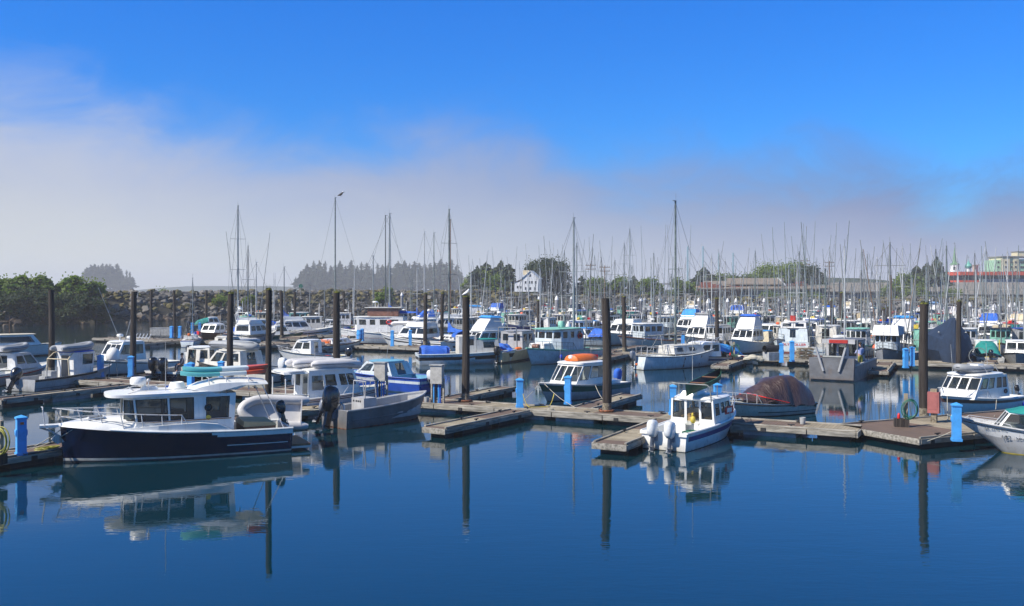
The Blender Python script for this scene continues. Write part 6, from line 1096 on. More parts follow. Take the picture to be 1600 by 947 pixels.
def sailboat(pos, hd, L, label, rr, mh=13, cover='canvas_blue', hullc='white_gel', trim='blue_stripe', mcol='mast_alu', boot='bottom_blue', group='sailing boats packed along the far walkways', r=.08, spread=(.5, .74), name='sailboat', mx=None, dodger=True):
    b = Boat(name, pos=pos, hd=hd, L=L, B=L*.30, fs=.95, fb=1.35, tr=.6, rake=1.2, trk=-.35, pw=1.9, shape='r', flare=.35, draft=.6, label=label, cat='sailboat', group=group, fat=.45, spring=.15)
    b.hull(((0, boot), (.07, hullc), (.86, trim)), nst=12); b.rub('teak', .035); b.deck(.26, .55, .1, 'deck_white', cap='teak')
    w_ = L*.10; x0, x1 = -.18*L, .22*L; b.house([(x0, -w_), (x1, -w_*.7), (x1, w_*.7), (x0, w_)], [(x0, -w_*.9), (x1-.5, -w_*.6), (x1-.5, w_*.6), (x0, w_*.9)], 1.05, 1.62, {0: [(.1, .28, .3, .8), (.36, .54, .3, .8), (.62, .76, .3, .8)], 2: [(.24, .38, .3, .8), (.46, .64, .3, .8), (.72, .9, .3, .8)]}, over=.04, rth=.04)
    if dodger:
        m = MB(); m.loft([[(x0-.7, y*w_*1.0, 1.2+z) for y, z in ((-1, 0), (-.92, .9), (-.4, 1.15), (.4, 1.15), (.92, .9), (1, 0))], [(x0+.3, y*w_*.95, 1.45+z) for y, z in ((-1, 0), (-.9, .6), (-.4, .8), (.4, .8), (.9, .6), (1, 0))], [(x0+.8, y*w_*.85, 1.6+z) for y, z in ((-1, 0), (-.9, .05), (-.4, .08), (.4, .08), (.9, .05), (1, 0))]], cover or 'canvas_navy', closed=False); m.build('spray_hood', b.e, 40)
    b.mast(L*.08 if mx is None else mx, mh, r, mcol, 1.0, spread=spread, boom=L*.36, cover=cover, spw=L*.1)
    b.rail(.03, .22, .6, 2, .018, close=False, name='stern_rail'); b.rail(.86, .99, .6, 2, .018, close=False)
    m = MB()
    for sd in (-1, 1): m.tube([b.P(.2+.7*i/6, 1, sd, .05)+Vector((0, 0, .6)) for i in range(7)], .010, 'wire', 4)
    m.build('lifelines', b.e); b.clutter(rr.randint(1, 4), -.4*L, .3*L, 1.6, rr, w_*.6); return b
def cruiser(pos, hd, L, label, rr, hullc='white_gel', wall='white_gel', band=None, ob='ob_black', tarpc=None, group='small cabin boats moored in the middle rows', name='cabin_boat', boot='bottom_black', roofcol=None, nob=1):
    b = Boat(name, pos=pos, hd=hd, L=L, B=L*.35, fs=.85, fb=1.35, tr=.92, rake=.9, flare=.48, label=label, cat='boat', group=group); b.hull(((0, boot), (.06, hullc)), nst=11); b.rub('rubber', .04); b.deck(.42, .45, .14)
    if band: b.stripe(band, .55, .8, .02, .95)
    w_ = L*.14; b.house([(-.08*L, -w_), (.24*L, -w_*.92), (.24*L, w_*.92), (-.08*L, w_)], [(-.07*L, -w_*.92), (.14*L, -w_*.84), (.14*L, w_*.84), (-.07*L, w_*.92)], 1.0, 2.5, {0: [(.08, .46, .38, .86), (.54, .92, .38, .86)], 1: [(.05, .47, .36, .88), (.53, .95, .36, .88)], 2: [(.08, .46, .38, .86), (.54, .92, .38, .86)], 3: [(.3, .7, .05, .88, 'open')]}, wall=wall, over=.15, roofcol=roofcol)
    for k in range(nob): b.outboard((k-(nob-1)/2)*.75, .95, 1.0, ob, .1)
    if tarpc: tarp(b.e, [(-.40*L, w_*.9, 1.0, 1.3, 3), (-.34*L, w_*1.0, 1.1, 1.9, 3), (-.2*L, w_*1.0, 1.3, 2.3, 3), (-.07*L, w_, 1.6, 2.5, 3)], tarpc, seed=rr.randrange(99), amp=.02)
    b.antenna(0, w_*.7, 2.6, rr.uniform(1.5, 2.8), -.2); b.rail(.62, .97, .5, 4, .018); b.clutter(rr.randint(3, 6), -.45*L, -.12*L, .55, rr, w_*.8); return b
def P2(A, B_): a, h, l = mkpos(A, B_); return a, h, l
def place(fn, A, B_, L, *args, **k):
    """stern waterline pixel A, bow pixel B_ give the heading; the boat keeps length L measured from its stern"""
    a, h, l = mkpos(A, B_); L = (L or l)*.92; c = a+Vector((math.cos(h), math.sin(h), 0))*L/2; return fn(c, h, L, *args, **k)
GM = 'boats moored along the second walkway'
rr = random.Random(11)
# --- second walkway, left to right
b = place(flybridge, (362, 541), (455, 533), 9.0, 'grey steel trawler with square portholes, upswept bow right, against the breakwater side', rr, hullc='grey_hull', cover=None, band=None, group=GM)
b = place(cruiser, (300, 562), (392, 556), 7.5, 'white boat with a shrink-wrapped tender on its bow, left of the pile behind the paddleboards', rr, group=GM, wall='offwhite'); p = b.wpt(2.2, 0, 0); dinghy((p.x, p.y, 1.5), b.e.rotation_euler.z, 3.4, 1.5, .24, 'ribwhite', 'white wrapped tender on the foredeck of the boat left of the dark pile', inverted=True)
b = place(sailboat, (292, 543), (330, 528), 8, 'small blue-white motor sailer with a boarding ladder, left of the brown-hulled boat', rr, mh=7.6, cover=None, hullc='bluewhite', group=GM, dodger=False, spread=None, r=.05)
b = place(cruiser, (362, 527), (318, 531), 8.5, 'brown-hulled boat with a white domed cabin against the breakwater', rr, hullc='brown_hull', group=GM); 
b = place(sailboat, (388, 533), (345, 526), 10.5, 'sailboat with the tall pale mast at the left, its hull hidden by other boats', rr, mh=16.9, cover='canvas_blue', group=GM, r=.12, mx=-.3); 
b = place(troller, (395, 530), (372, 522), 10, 'fishing boat with a lattice mast and raised poles right of the tall pale mast', rr, mh=12, ph=13, group=GM, hullc='offwhite', lean=.09)
b = place(sailboat, (480, 552), (571, 544), 9.6, 'white double-ended workboat hull with an upswept bow, blue drum beside it', rr, mh=3, cover=None, hullc='offwhite', trim='black', group=GM, dodger=False, r=.05); B16 = b
m = MB(); m.lathe([(.32, 0), (.33, .3), (.31, .33), (.33, .36), (.33, .62), (.31, .65), (.32, .95)], 'canvas_lightblue', (3.9, 0, 1.2), 14); b_ = m.build('blue_drum'); b_.parent = None; p = b.wpt(3.9, 0, 0); b_.data.transform(Matrix.Translation((-3.9, 0, -1.2))); b_.location = (p.x, p.y, 1.05); tag(b_, 'bright blue plastic drum on the bow of the white double-ender', 'drum')
m = MB(); m.box((-1.0, 0, 1.35), (1.4, 1.2, .5), 'orange'); m.box((-2.6, .2, 1.1), (1.0, 1.0, .5), 'float_white'); m.build('deck_gear', b.e); p = W2(515, 563, .4); dinghy((p.x, p.y, .3), .1, 3.6, 1.7, .26, 'ribgrey', 'pale inflatable dinghy floating below the white double-ended workboat')
b = place(cruiser, (540, 567), (470, 565), 7.4, 'white cabin boat seen over the two white inflatables, with a flat white roof', rr, group=GM)
# big white trawler with life ring
b = Boat('trawler', pos=P2((622, 537), (556, 536))[0]+Vector((-2.2, .2, 0)), hd=PI-.05, L=9.5, B=3.6, fs=1.5, fb=2.3, tr=.85, rake=.6, shape='r', label='high-sided white trawler with a life ring on its wheelhouse, behind the blue post pair', cat='fishing boat', group=GM)
b.hull(((0, 'bottom_red'), (.09, 'boot_white'), (.1, 'white_paint'))); b.stripe('red_paint', .52, .54); b.rub('white_paint', .06); b.deck(.2, 1.2, .15)
b.house([(-3.0, -1.5), (2.3, -1.45), (2.7, -.8), (2.7, .8), (2.3, 1.45), (-3.0, 1.5)], [(-3.0, -1.45), (2.4, -1.4), (2.8, -.8), (2.8, .8), (2.4, 1.4), (-3.0, 1.45)], 1.8, 4.1, {0: [(.1, .28, .5, .85), (.34, .5, .5, .85), (.6, .72, .5, .85), (.8, .95, .5, .85)], 4: [(.05, .2, .5, .85), (.28, .4, .5, .85), (.5, .66, .5, .85), (.72, .9, .5, .85)], 1: [(.1, .9, .5, .85)], 2: [(.06, .46, .5, .85), (.54, .94, .5, .85)], 3: [(.1, .9, .5, .85)], 5: [(.3, .6, .05, .8, 'glass_dark')]}, wall='white_paint', over=.2)
m = MB(); m.torus((-1.4, 1.55, 3.35), .28, .08, 'red', 'y'); m.build('life_ring', b.e); m = MB(); m.box((-.6, 0, 4.9), (3.6, 2.2, 1.2), 'brown_hull'); m.box((-.6, 0, 5.55), (4.2, 2.6, .1), 'offwhite'); m.build('upper_bridge', b.e, 20)
b.mast(-1.2, 15.2, .11, 'mast_alu', 4.1, spread=(.55,), boom=3.2, cover='canvas_blue', dz=-.6); b.radar(.4, .5, 5.6, .32, .7)
b = place(flybridge, (700, 546), (628, 543), 10, 'white express cruiser with a black lower hull behind the right post of the blue pair', rr, hullc='white_gel', boot='black', cover=None, band='black', group=GM); p = b.wpt(1.5, 0, 0); dinghy((p.x, p.y, 2.68), b.e.rotation_euler.z, 3, 1.5, .22, 'ribwhite', 'white inflatable on the roof of the express cruiser with the black lower hull', inverted=True)
# blue-tarped gillnetter
b = Boat('gillnetter', pos=P2((664, 569), (730, 563))[0]+Vector((3.6, .9, 0)), hd=.22, L=8.6, B=2.8, fs=1.15, fb=1.5, tr=.9, rake=.6, label='white and black-banded fishing boat with blue tarps and tan wheelhouse, left of the gull pile', cat='fishing boat', group=GM); b.hull(((0, 'bluewhite'), (.42, 'black'), (.74, 'bluewhite'))); b.rub('bluewhite', .06); b.deck(.55, .5, .14)
b.house(b.rect(-.9, .6, .95), b.rect(-.9, .6, .9), 1.1, 3.1, {0: [(.55, .85, .5, .85)], 2: [(.2, .5, .5, .85)], 1: [(.1, .9, .5, .85)]}, wall='offwhite'); b.house(b.rect(.62, 2.8, .95, .8), b.rect(.62, 2.5, .9, .7), 1.3, 2.7, {0: [(.3, .8, .35, .85)], 1: [(.1, .9, .35, .85)], 2: [(.2, .7, .35, .85)]}, wall='offwhite', roofcol='canvas_teal', name='fore_cabin')
tarp(b.e, [(-4.1, 1.0, 1.0, 1.9, 5), (-3.9, 1.15, 1.0, 2.05, 6), (-2.0, 1.15, 1.05, 2.0, 6), (-1.7, 1.0, 1.1, 1.9, 5)], 'canvas_blue', seed=3, amp=.03); tarp(b.e, [(2.9, .85, 1.2, 1.5, 2), (3.6, .6, 1.35, 1.7, 2), (4.0, .3, 1.4, 1.6, 2)], 'canvas_blue', seed=5, name='bow_tarp', amp=.02)
b = place(sailboat, (745, 545), (676, 538), 11, 'sailboat with dark green mast and folded bright blue sail cover left of the gull pile', rr, mh=15.3, cover='canvas_blue', group=GM, mcol='mast_green', r=.11, mx=.9)
b = place(flybridge, (800, 552), (740, 556), 9.5, 'white flybridge cruiser with light blue canvas trim right of the gull pile', rr, cover='canvas_white', top='canvas_lightblue', group=GM)
# tan aluminium gillnetter
b = Boat('gillnetter', pos=(.1, 86.8, 0), hd=math.radians(60), L=8.6, B=3.0, fs=1.25, fb=1.7, tr=.95, rake=.7, trk=0, label='tan aluminium net boat with orange floats and blue tarp heap, right of the gull pile', cat='fishing boat', group=GM); b.hull(((0, 'bottom_black'), (.14, 'canvas_beige'))); b.rub('alu', .06); b.deck(.5, .8, .14, 'alu')
b.house(b.rect(-.3, 2.4, 1.15, 1.0), b.rect(-.3, 2.2, 1.1, .9), 1.4, 3.4, {0: [(.1, .4, .4, .85), (.55, .85, .4, .85)], 1: [(.1, .45, .4, .85), (.55, .9, .4, .85)], 2: [(.15, .45, .4, .85), (.6, .9, .4, .85)], 3: [(.1, .35, .45, .85), (.6, .9, .45, .85)]}, wall='alu'); b.outboard(-1.0, 1.1, 1.1, 'black', .1)
tarp(b.e, [(-2.9, .7, 1.1, 1.5, 2), (-2.4, .9, 1.2, 2.1, 2), (-1.5, .9, 1.2, 2.0, 2), (-1.2, .6, 1.1, 1.5, 2)], 'canvas_blue', seed=8); m = MB(); [m.ell((x, y, 1.45), (.45, .3, .2), 'orange', 9, 5) for x, y in ((-4, -.9), (-3.7, .9), (-.8, -1.0))]; m.build('net_floats', b.e)
m = MB(); [m.tube([(-1.0, s_*1.0, 1.2), (-1.0, s_*.9, 3.9)], .06, 'galv', 6) for s_ in (-1, 1)]; m.tube([(-1.0, -.9, 3.9), (-1.0, .9, 3.9)], .06, 'galv', 6); m.tube([(-1.0, -1.4, 4.6), (-1.0, 1.4, 4.6)], .04, 'galv', 6); m.tube([(-1, 0, 3.9), (-1, 0, 7.5)], .05, 'galv', 6); m.build('net_gantry', b.e)
# seafoam-trimmed trawler
b = Boat('trawler', pos=(4.6, 85.0, 0), zk=.70, hd=math.radians(234), L=11.6, B=3.7, fs=1.3, fb=2.1, tr=.55, rake=.8, shape='r', flare=.4, label='pale blue-white trawler with seafoam green trim and a five-windowed pilothouse, mid picture', cat='fishing boat', group=GM); L = b.L
b.hull(((0, 'bottom_black'), (.03, 'bluewhite'), (.90, 'seafoam'))); b.rub('seafoam', .07); b.deck(.42, .9, .16, 'deck_grey', cap='seafoam')
b.house([(-1.0, -1.45), (2.6, -1.4), (3.0, -.8), (3.0, .8), (2.6, 1.4), (-1.0, 1.45)], [(-1.0, -1.4), (2.5, -1.35), (2.9, -.8), (2.9, .8), (2.5, 1.35), (-1.0, 1.4)], 1.6, 4.2, {0: [(.12, .26, .58, .88), (.40, .56, .58, .88), (.70, .88, .58, .88)], 1: [(.08, .92, .58, .88)], 2: [(.06, .46, .58, .88), (.54, .94, .58, .88)], 3: [(.08, .92, .58, .88)], 4: [(.08, .28, .58, .88), (.42, .58, .58, .88), (.74, .9, .58, .88)], 5: [(.3, .6, .03, .8, 'glass_dark')]}, wall='bluewhite', roofcol='seafoam', over=.35)
b.block('trunk_cabin', (3.6, 0, 2.1), (1.5, 1.7, .9), 'white_paint', .85); m = MB(); m.torus((-.3, 1.5, 3.3), .3, .09, 'red', 'y'); m.build('life_ring', b.e); m = MB(); m.lathe([(.28, 0), (.28, .6), (.2, .75)], 'seafoam', (.9, .3, 4.4), 12); m.lathe([(.12, 0), (.12, 1.5)], 'galv', (-.5, -.3, 4.4), 10); m.tube([(2.2, .9, 4.3), (2.2, .9, 4.7)], .05, 'seafoam'); m.build('roof_stack', b.e)
b.mast(-1.6, 12.8, .11, 'mast_alu', 1.0, spread=(.42, .6), boom=4.2, spw=1.6); b.rail(.6, .985, .95, 7, .025, col='galv'); b.poles(-.6, 10.2, .06, 'galv'); m = MB(); m.tube([(4.3, -.3, 2.2), (4.3, .3, 2.2)], .3, 'brown_hull', 10); m.build('anchor_winch', b.e); b.fender(.75, 1, 'buoy_blue', .9, .16, .6)
b = place(cruiser, (868, 536), (950, 541), 9.5, 'blue-white fishing boat heaped with bright blue tarpaulins, beside the near dark pile', rr, hullc='bluewhite', group=GM, tarpc='canvas_blue', roofcol='canvas_lightblue'); tarp(b.e, [(1.5, 1.0, 1.2, 1.6, 2), (2.2, 1.1, 1.3, 2.6, 2), (3.4, .8, 1.4, 2.4, 2), (4.0, .3, 1.4, 1.7, 2)], 'canvas_blue', seed=13, name='bow_tarp')
# white sailboat in the middle with tall mast
b = Boat('sailboat', pos=P2((1000, 577), (1072, 568))[0]+Vector((3.6, 2.2, 0)), hd=math.radians(36), L=9.4, B=2.9, fs=1.2, fb=1.75, tr=.45, rake=1.1, trk=-.2, pw=2.0, shape='r', flare=.30, spring=.35, zk=.92, label='rust-streaked white sailboat with the tallest mast and an outboard on its stern, centre right', cat='sailboat', group=GM); L = b.L
b.hull(((0, 'bottom_black'), (.04, 'bluewhite'), (.93, 'black'))); b.rub('bluewhite', .04); b.deck(.26, .8, .1, cap='offwhite'); b.stripe('rusty', .1, .85, .40, .412, name='rust_streak'); b.stripe('rusty', .1, .85, .62, .63, name='rust_streak')
b.house([(-1.6, -.95), (2.3, -.7), (2.3, .7), (-1.6, .95)], [(-1.6, -.85), (1.9, -.6), (1.9, .6), (-1.6, .85)], 1.25, 1.95, {0: [(.1, .3, .3, .8), (.5, .7, .3, .8)], 2: [(.3, .5, .3, .8), (.7, .9, .3, .8)]}, over=.04, rth=.05, wall='offwhite')
b.mast(-.55, 13.6, .10, 'mast_green', 1.4, spread=(.55,), boom=3.6, dz=.2, spw=.8); b.rail(.02, .3, .75, 3, .022, close=False, name='stern_rail'); b.rail(.82, .99, .75, 3, .022, close=False); b.outboard(.4, 1.0, .8, 'ob_grey', 0, x=-L/2-.15); m = MB()
for x in (-2.7, 1.1): [m.tube([(x, s_*.75, 1.5), (x+.35, s_*.1, 2.9)], .035, 'galv', 5) for s_ in (-1, 1)]
m.tube([(-3.6, 0, 2.9), (1.9, 0, 2.95)], .06, 'box_grey', 6); m.build('boom_gallows', b.e); m = MB(); m.ell((-L/2+.1, .3, .45), (.14, .14, .14), 'orange'); m.build('float', b.e)
b = place(cruiser, (1160, 567), (1082, 571), 8.8, 'white cabin boat with blue lower band and blue awning, behind the thin dark pile', rr, band='bottom_blue', group=GM, nob=0, tarpc='canvas_lightblue', hullc='offwhite')
b = place(cruiser, (1168, 548), (1216, 541), 8.5, 'cream wheelhouse boat with flat blue awning and twin dark outboards, left of the lettered boat', rr, hullc='offwhite', wall='cream', roofcol='canvas_lightblue', group=GM, nob=2)
# lettered boat
b = Boat('houseboat_cruiser', pos=P2((1244, 552), (1275, 532))[0]+Vector((1.6, 4.6, 0)), hd=math.radians(66), L=9.6, B=3.3, fs=1.45, fb=1.9, tr=.98, rake=.8, trk=.0, label='white boat with red lettering across its square stern, above the blue post pair', cat='boat', group=GM)
b.hull(((0, 'bottom_red'), (.12, 'bluewhite'))); b.rub('black', .05); b.deck(.1, 1.2, .14); b.house(b.rect(-4.4, 2.2, 1.5, 1.3), b.rect(-4.2, 1.8, 1.35, 1.2), 1.45, 3.2, {3: [(.40, .60, .32, .92)], 0: [(.1, .3, .4, .85), (.4, .6, .4, .85), (.7, .9, .4, .85)], 2: [(.1, .3, .4, .85), (.4, .6, .4, .85), (.7, .9, .4, .85)]}, wall='bluewhite', roofcol='black', rth=.05, crown=.0); b.house(b.rect(-3.9, 1.0, 1.25, 1.1), b.rect(-3.8, .8, 1.2, 1.0), 3.25, 4.0, {3: [(.08, .42, .25, .8), (.58, .92, .25, .8)], 0: [(.1, .9, .25, .8)], 2: [(.1, .9, .25, .8)]}, wall='white_paint', name='pilothouse')
b.lettering('HOLY ROLLER', .42, (-b.L/2-.03, 0, 1.0), (PI/2, 0, -PI/2), 'red'); b.lettering('SITKA', .2, (-b.L/2-.03, 0, .72), (PI/2, 0, -PI/2), 'red'); b.mast(-1.0, 9, .06, 'mast_white', 4, spread=(.5,)); m = MB(); m.lathe([(.22, 0), (.22, .5)], 'float_white', (-2.6, .2, 4.9), 10); m.box((-2.6, .2, 4.5), (.5, .5, .7), 'red_paint'); m.build('roof_stack', b.e)
# landing craft
b = Boat('landing_craft', pos=P2((1302, 595), (1302, 596))[0]+Vector((2.0, 3.6, 0)), hd=math.radians(240), zk=.86, L=8.6, B=3.1, fs=1.3, fb=1.75, tr=1.0, rake=0., trk=0, pw=40, flare=.04, draft=.3, label='square-bowed aluminium landing craft with its ramp facing the camera, right of centre', cat='boat', group=GM); L = b.L
m = MB(); m.loft([[(x, -1.55*q, zb), (x, 1.55*q, zb), (x, 1.6*q, zt), (x, -1.6*q, zt)] for x, q, zb, zt in ((-L/2, 1, -.3, 1.2), (L*.25, 1, -.3, 1.25), (L/2, .98, -.1, 1.85))], 'alu_dark'); m.build('hull', b.e, 20)
m = MB(); m.box((0, 0, .62), (L-.4, 2.9, .05), 'alu'); [m.box((0, s_*1.56, 1.3), (L-.1, .14, .12), 'alu') for s_ in (-1, 1)]; m.build('deck', b.e)
m = MB(); m.box((L/2+.08, 0, 1.0), (.09, 2.95, 1.75), 'alu_dark', top=1.04); m.tube([(L/2-.1, -.65, 1.95), (L/2-.1, .65, 1.95)], .1, 'galv', 8); m.build('bow_ramp', b.e)
m = MB(); [m.tube([(L/2+.2, y*.7, .8), (L/2+.35, y*1.35, 2.75)], .09, 'alu', 6) for y in (-.75, .75)]; m.build('ramp_arms', b.e)
b.house(b.rect(-1.9, .6, 1.15), b.rect(-1.9, .6, 1.15), .7, 3.1, {0: [(.1, .45, .45, .85), (.55, .9, .45, .85)], 1: [(.08, .32, .3, .88, 'open'), (.38, .62, .45, .88), (.7, .93, .45, .88)], 2: [(.1, .45, .45, .85), (.55, .9, .45, .85)], 3: [(.1, .9, .45, .88)]}, wall='alu', roofcol='alu_dark', rsh=b.rect(-2.2, 1.4, 1.25)); m = MB(); m.box((1.55, -.1, 3.05), (.06, 1.3, .28), 'red_paint'); m.box((1.5, -.1, 3.05), (.06, 2.3, .4), 'alu'); [m.tube([(1.45, y, .7), (1.45, y, 3.2)], .04, 'galv') for y in (-1.2, 1.2)]; m.build('sign_board', b.e); b.mast(-.2, 9.5, .06, 'mast_white', 3, spread=None, rig=False)
m = MB(); [m.tube([(x, -1.5, 1.3), (x, -1.5, 2.3)], .03, 'galv', 5) for x in (-3.8, -2.8, -1.8, -.8)]; m.tube([(-3.8, -1.5, 2.3), (-.8, -1.5, 2.3)], .03, 'galv', 5); [m.tube([(x, 1.5, 1.3), (x, 1.5, 2.2)], .03, 'galv', 5) for x in (-3.8, -2.8, -1.8, -.8, .2)]; m.tube([(-3.8, 1.5, 2.2), (.2, 1.5, 2.2)], .03, 'galv', 5); m.build('side_rails', b.e); LC_ = b
b = place(troller, (1400, 560), (1372, 574), 9.6, 'grey-hulled troller with a white canvas dodger, directly right of the landing craft', rr, hullc='grey_hull', trim='galv', mh=10.5, ph=10, group=GM, lean=.10); m = MB(); x0, x1 = b.x0-.6, b.x1+.1; m.loft([[(x0, -1.2, 3.2), (x0, 1.2, 3.2), (x1+.3, 1.1, 3.2), (x1+.3, -1.1, 3.2)], [(x0, -1.15, 4.1), (x0, 1.15, 4.1), (x1-.2, .95, 4.35), (x1-.2, -.95, 4.35)]], 'canvas_white'); m.build('canvas_dodger', b.e, 20)
# navy-covered boat: faceted cover with a keel-like front fold
p = W2(1462, 577); e = empty('shrouded_boat', (37.0, 81.4, 0), math.radians(252), 'large boat shrouded in a navy cover peaked like a tent behind the right-hand piles', 'boat', GM); m = MB()
S = lambda x, w_, zb, zk, zt, wk: [(x, -w_*.6, 0), (x, -w_, zb), (x, -wk, zk), (x, 0, zt), (x, wk, zk), (x, w_, zb), (x, w_*.6, 0)]
m.loft([S(4.5, .12, 1.3, 2.3, 4.0, .06), S(3.3, 1.1, 1.35, 2.3, 4.1, .85), S(1.2, 1.75, 1.35, 2.5, 4.0, 1.5), S(-1.8, 1.95, 1.3, 2.5, 3.6, 1.75), S(-4.5, 1.8, 1.2, 2.1, 2.9, 1.6), S(-5.2, 1.5, .8, 1.5, 2.0, 1.2)], 'canvas_navy'); m.build('cover', e, 20)
m = MB(); [m.ell((2.6, s_*1.02, 2.85), (.25, .08, .07), 'float_white', 8, 4) for s_ in (-1, 1)]; m.build('vent_patch', e); m = MB(); m.torus((4.9, 1.6, 1.1), .65, .03, 'galv', 'x'); m.build('hoop', e)
# a person working on the landing craft and one seated on the sport boat
def skin(name, parent, verts, edges, rad, root, mat, sub=2):
    me = bpy.data.meshes.new(name); me.from_pydata(verts, edges, []); o = bpy.data.objects.new(name, me); COL.objects.link(o)
    md = o.modifiers.new('s', 'SKIN'); sv = me.skin_vertices
    if not sv: 
        bpy.context.view_layer.objects.active = o; o.select_set(True); bpy.ops.mesh.customdata_skin_add()
        sv = me.skin_vertices
    for i, r_ in enumerate(rad): sv[0].data[i].radius = (r_ if isinstance(r_, tuple) else (r_, r_)); sv[0].data[i].use_root = (i == root)
    ms = o.modifiers.new('d', 'SUBSURF'); ms.levels = ms.render_levels = sub
    dg = bpy.context.evaluated_depsgraph_get(); m2 = bpy.data.meshes.new_from_object(o.evaluated_get(dg)); bpy.data.objects.remove(o); m2.materials.clear(); m2.materials.append(M[mat]); m2.polygons.foreach_set('use_smooth', [True]*len(m2.polygons))
    n = bpy.data.objects.new(name, m2); COL.objects.link(n); n.parent = parent; return n
def person(loc, rz, label, seated=False, shirt='shirt', trousers='oilskin', k=1.0):
    e = empty('person', loc, rz, label, 'person'); e.scale = (k, k, k); hz = .95 if not seated else .45
    def hip(s_): return (0, s_*.10, hz)
    kn = (lambda s_: (.05, s_*.11, .50)) if not seated else (lambda s_: (.42, s_*.14, .48)); ak = (lambda s_: (0, s_*.12, .09)) if not seated else (lambda s_: (.44, s_*.14, .09)); t = hz
    V = [(0, 0, t), (0, 0, t+.18), (.01, 0, t+.38), (.0, 0, t+.52), (.01, 0, t+.62)]; E = [(0, 1), (1, 2), (2, 3), (3, 4)]; Rd = [(.13, .16), (.11, .14), (.12, .17), (.07, .07), (.055, .055)]
    V += [(.03, 0, t+.70), (.03, 0, t+.80)]; E += [(4, 5), (5, 6)]; Rd += [(.095, .08), (.08, .07)]
    for s_ in (-1, 1):
        i = len(V); V += [(0, s_*.19, t+.46), (.10, s_*.26, t+.20), (.33, s_*.20, t+.12), (.40, s_*.18, t+.12)]; E += [(2, i), (i, i+1), (i+1, i+2), (i+2, i+3)]; Rd += [.062, .048, .035, .04]
        i = len(V); V += [hip(s_), kn(s_), ak(s_), (ak(s_)[0]+.14, s_*.12, .04)]; E += [(0, i), (i, i+1), (i+1, i+2), (i+2, i+3)]; Rd += [.095, .065, .045, .04]
    skin('body', e, V, E, Rd, 0, 'skin')
    # shirt and trousers follow the body a little outside it
    V2 = V[:4]; E2 = [(0, 1), (1, 2), (2, 3)]; R2 = [(.145, .175), (.125, .155), (.135, .185), (.085, .09)]
    for s_ in (-1, 1):
        i = len(V2); V2 += [(0, s_*.19, t+.46), (.10, s_*.26, t+.20), (.26, s_*.22, t+.15)]; E2 += [(2, i), (i, i+1), (i+1, i+2)]; R2 += [.075, .06, .05]
    skin('shirt', e, V2, E2, R2, 0, shirt)
    V3 = [(0, 0, t+.10), (0, 0, t-.02)]; E3 = [(0, 1)]; R3 = [(.15, .18), (.15, .17)]
    for s_ in (-1, 1):
        i = len(V3); V3 += [hip(s_), kn(s_), (ak(s_)[0], ak(s_)[1], .16)]; E3 += [(1, i), (i, i+1), (i+1, i+2)]; R3 += [.115, .085, .07]
    skin('trousers', e, V3, E3, R3, 0, trousers); m = MB(); [m.ell((ak(s_)[0]+.06, s_*.12, .05), (.15, .06, .06), 'boot', 8, 5) for s_ in (-1, 1)]; m.build('boots', e)
    m = MB(); m.ell((.01, 0, t+.83), (.115, .095, .10), 'hair', 10, 6); m.build('hair', e); m = MB(); m.ell((.135, 0, t+.755), (.02, .014, .02), 'skin', 6, 4); [m.ell((.118, y, t+.785), (.012, .014, .01), 'black', 6, 4) for y in (-.032, .032)]; m.box((.118, 0, t+.715), (.012, .05, .01), 'red_paint'); m.build('face', e)
    return e
p = LC_.wpt(1.0, 1.32, 0); person((p.x, p.y, .58), math.radians(100), 'person in lilac shirt and olive waders standing on the landing craft, back to camera', k=1.08)
p = S14.wpt(-1.3, .5, 0); m = MB(); m.box((0, 0, .25), (.45, .45, .5), 'float_white'); o = m.build('helm_seat', S14.e, loc=(-1.35, .5, .5)); person((p.x, p.y, .46), S14.e.rotation_euler.z+2.6, 'person in dark clothes sitting in the cockpit of the navy and white sport boat', True, 'cloth_dark', 'cloth_dark')

# power cords from the posts to the boats, a few loose things on the near floats
def cord(name, pts, lab, m='yellow', r=.018):
    mb = MB(); P_ = [Vector(p) for p in pts]; q = []
    for a, b_ in zip(P_, P_[1:]):
        n = 6; q += [a.lerp(b_, i/n)-Vector((0, 0, .18*math.sin(PI*i/n) if abs(a.z-b_.z) > .2 or a.z > .6 else 0)) for i in range(n)]
    mb.tube(q+[P_[-1]], r, m, 5); o = mb.build(name); pd = [q for q in COL.objects if q.name.startswith('power_pedestal')]; pd = min(pd, key=lambda q: (q.location-P_[0]).length); o.parent = pd; o.matrix_parent_inverse = Matrix.LocRotScale(pd.location, pd.rotation_euler, pd.scale).inverted()
cord('power_cord', [(.55, 48.5, 1.15), (.9, 48.3, .5), (1.8, 48.5, .5), (2.2, 50.0, 1.0)], 'yellow power cord from the left near post to the green-banded boat')
cord('power_cord', [(10.1, 46.2, 1.1), (9.8, 45.6, .5), (9.5, 44.6, .5), (9.3, 43.2, 1.0)], 'dark power cord running to the twin-engined white boat', 'black')
cord('power_cord', [(-17.9, 35.1, 1.15), (-17.6, 34.6, .5), (-17.0, 35.3, .5), (-16.2, 36.3, 1.2)], 'black power cord from the front left post to the navy cruiser', 'black')
for x, y, lab in ((-4.5, 50.6, 'small white plastic bucket on the near walkway by the meter cabinet'), (12.9, 42.6, 'small white plastic bucket on the near walkway below the covered runabout')):
    mb = MB(); mb.lathe([(.11, 0), (.14, .3), (.13, .3), (.1, .03)], 'float_white', n=12); tag(mb.build('bucket', loc=(x, y, .46)), lab, 'bucket')
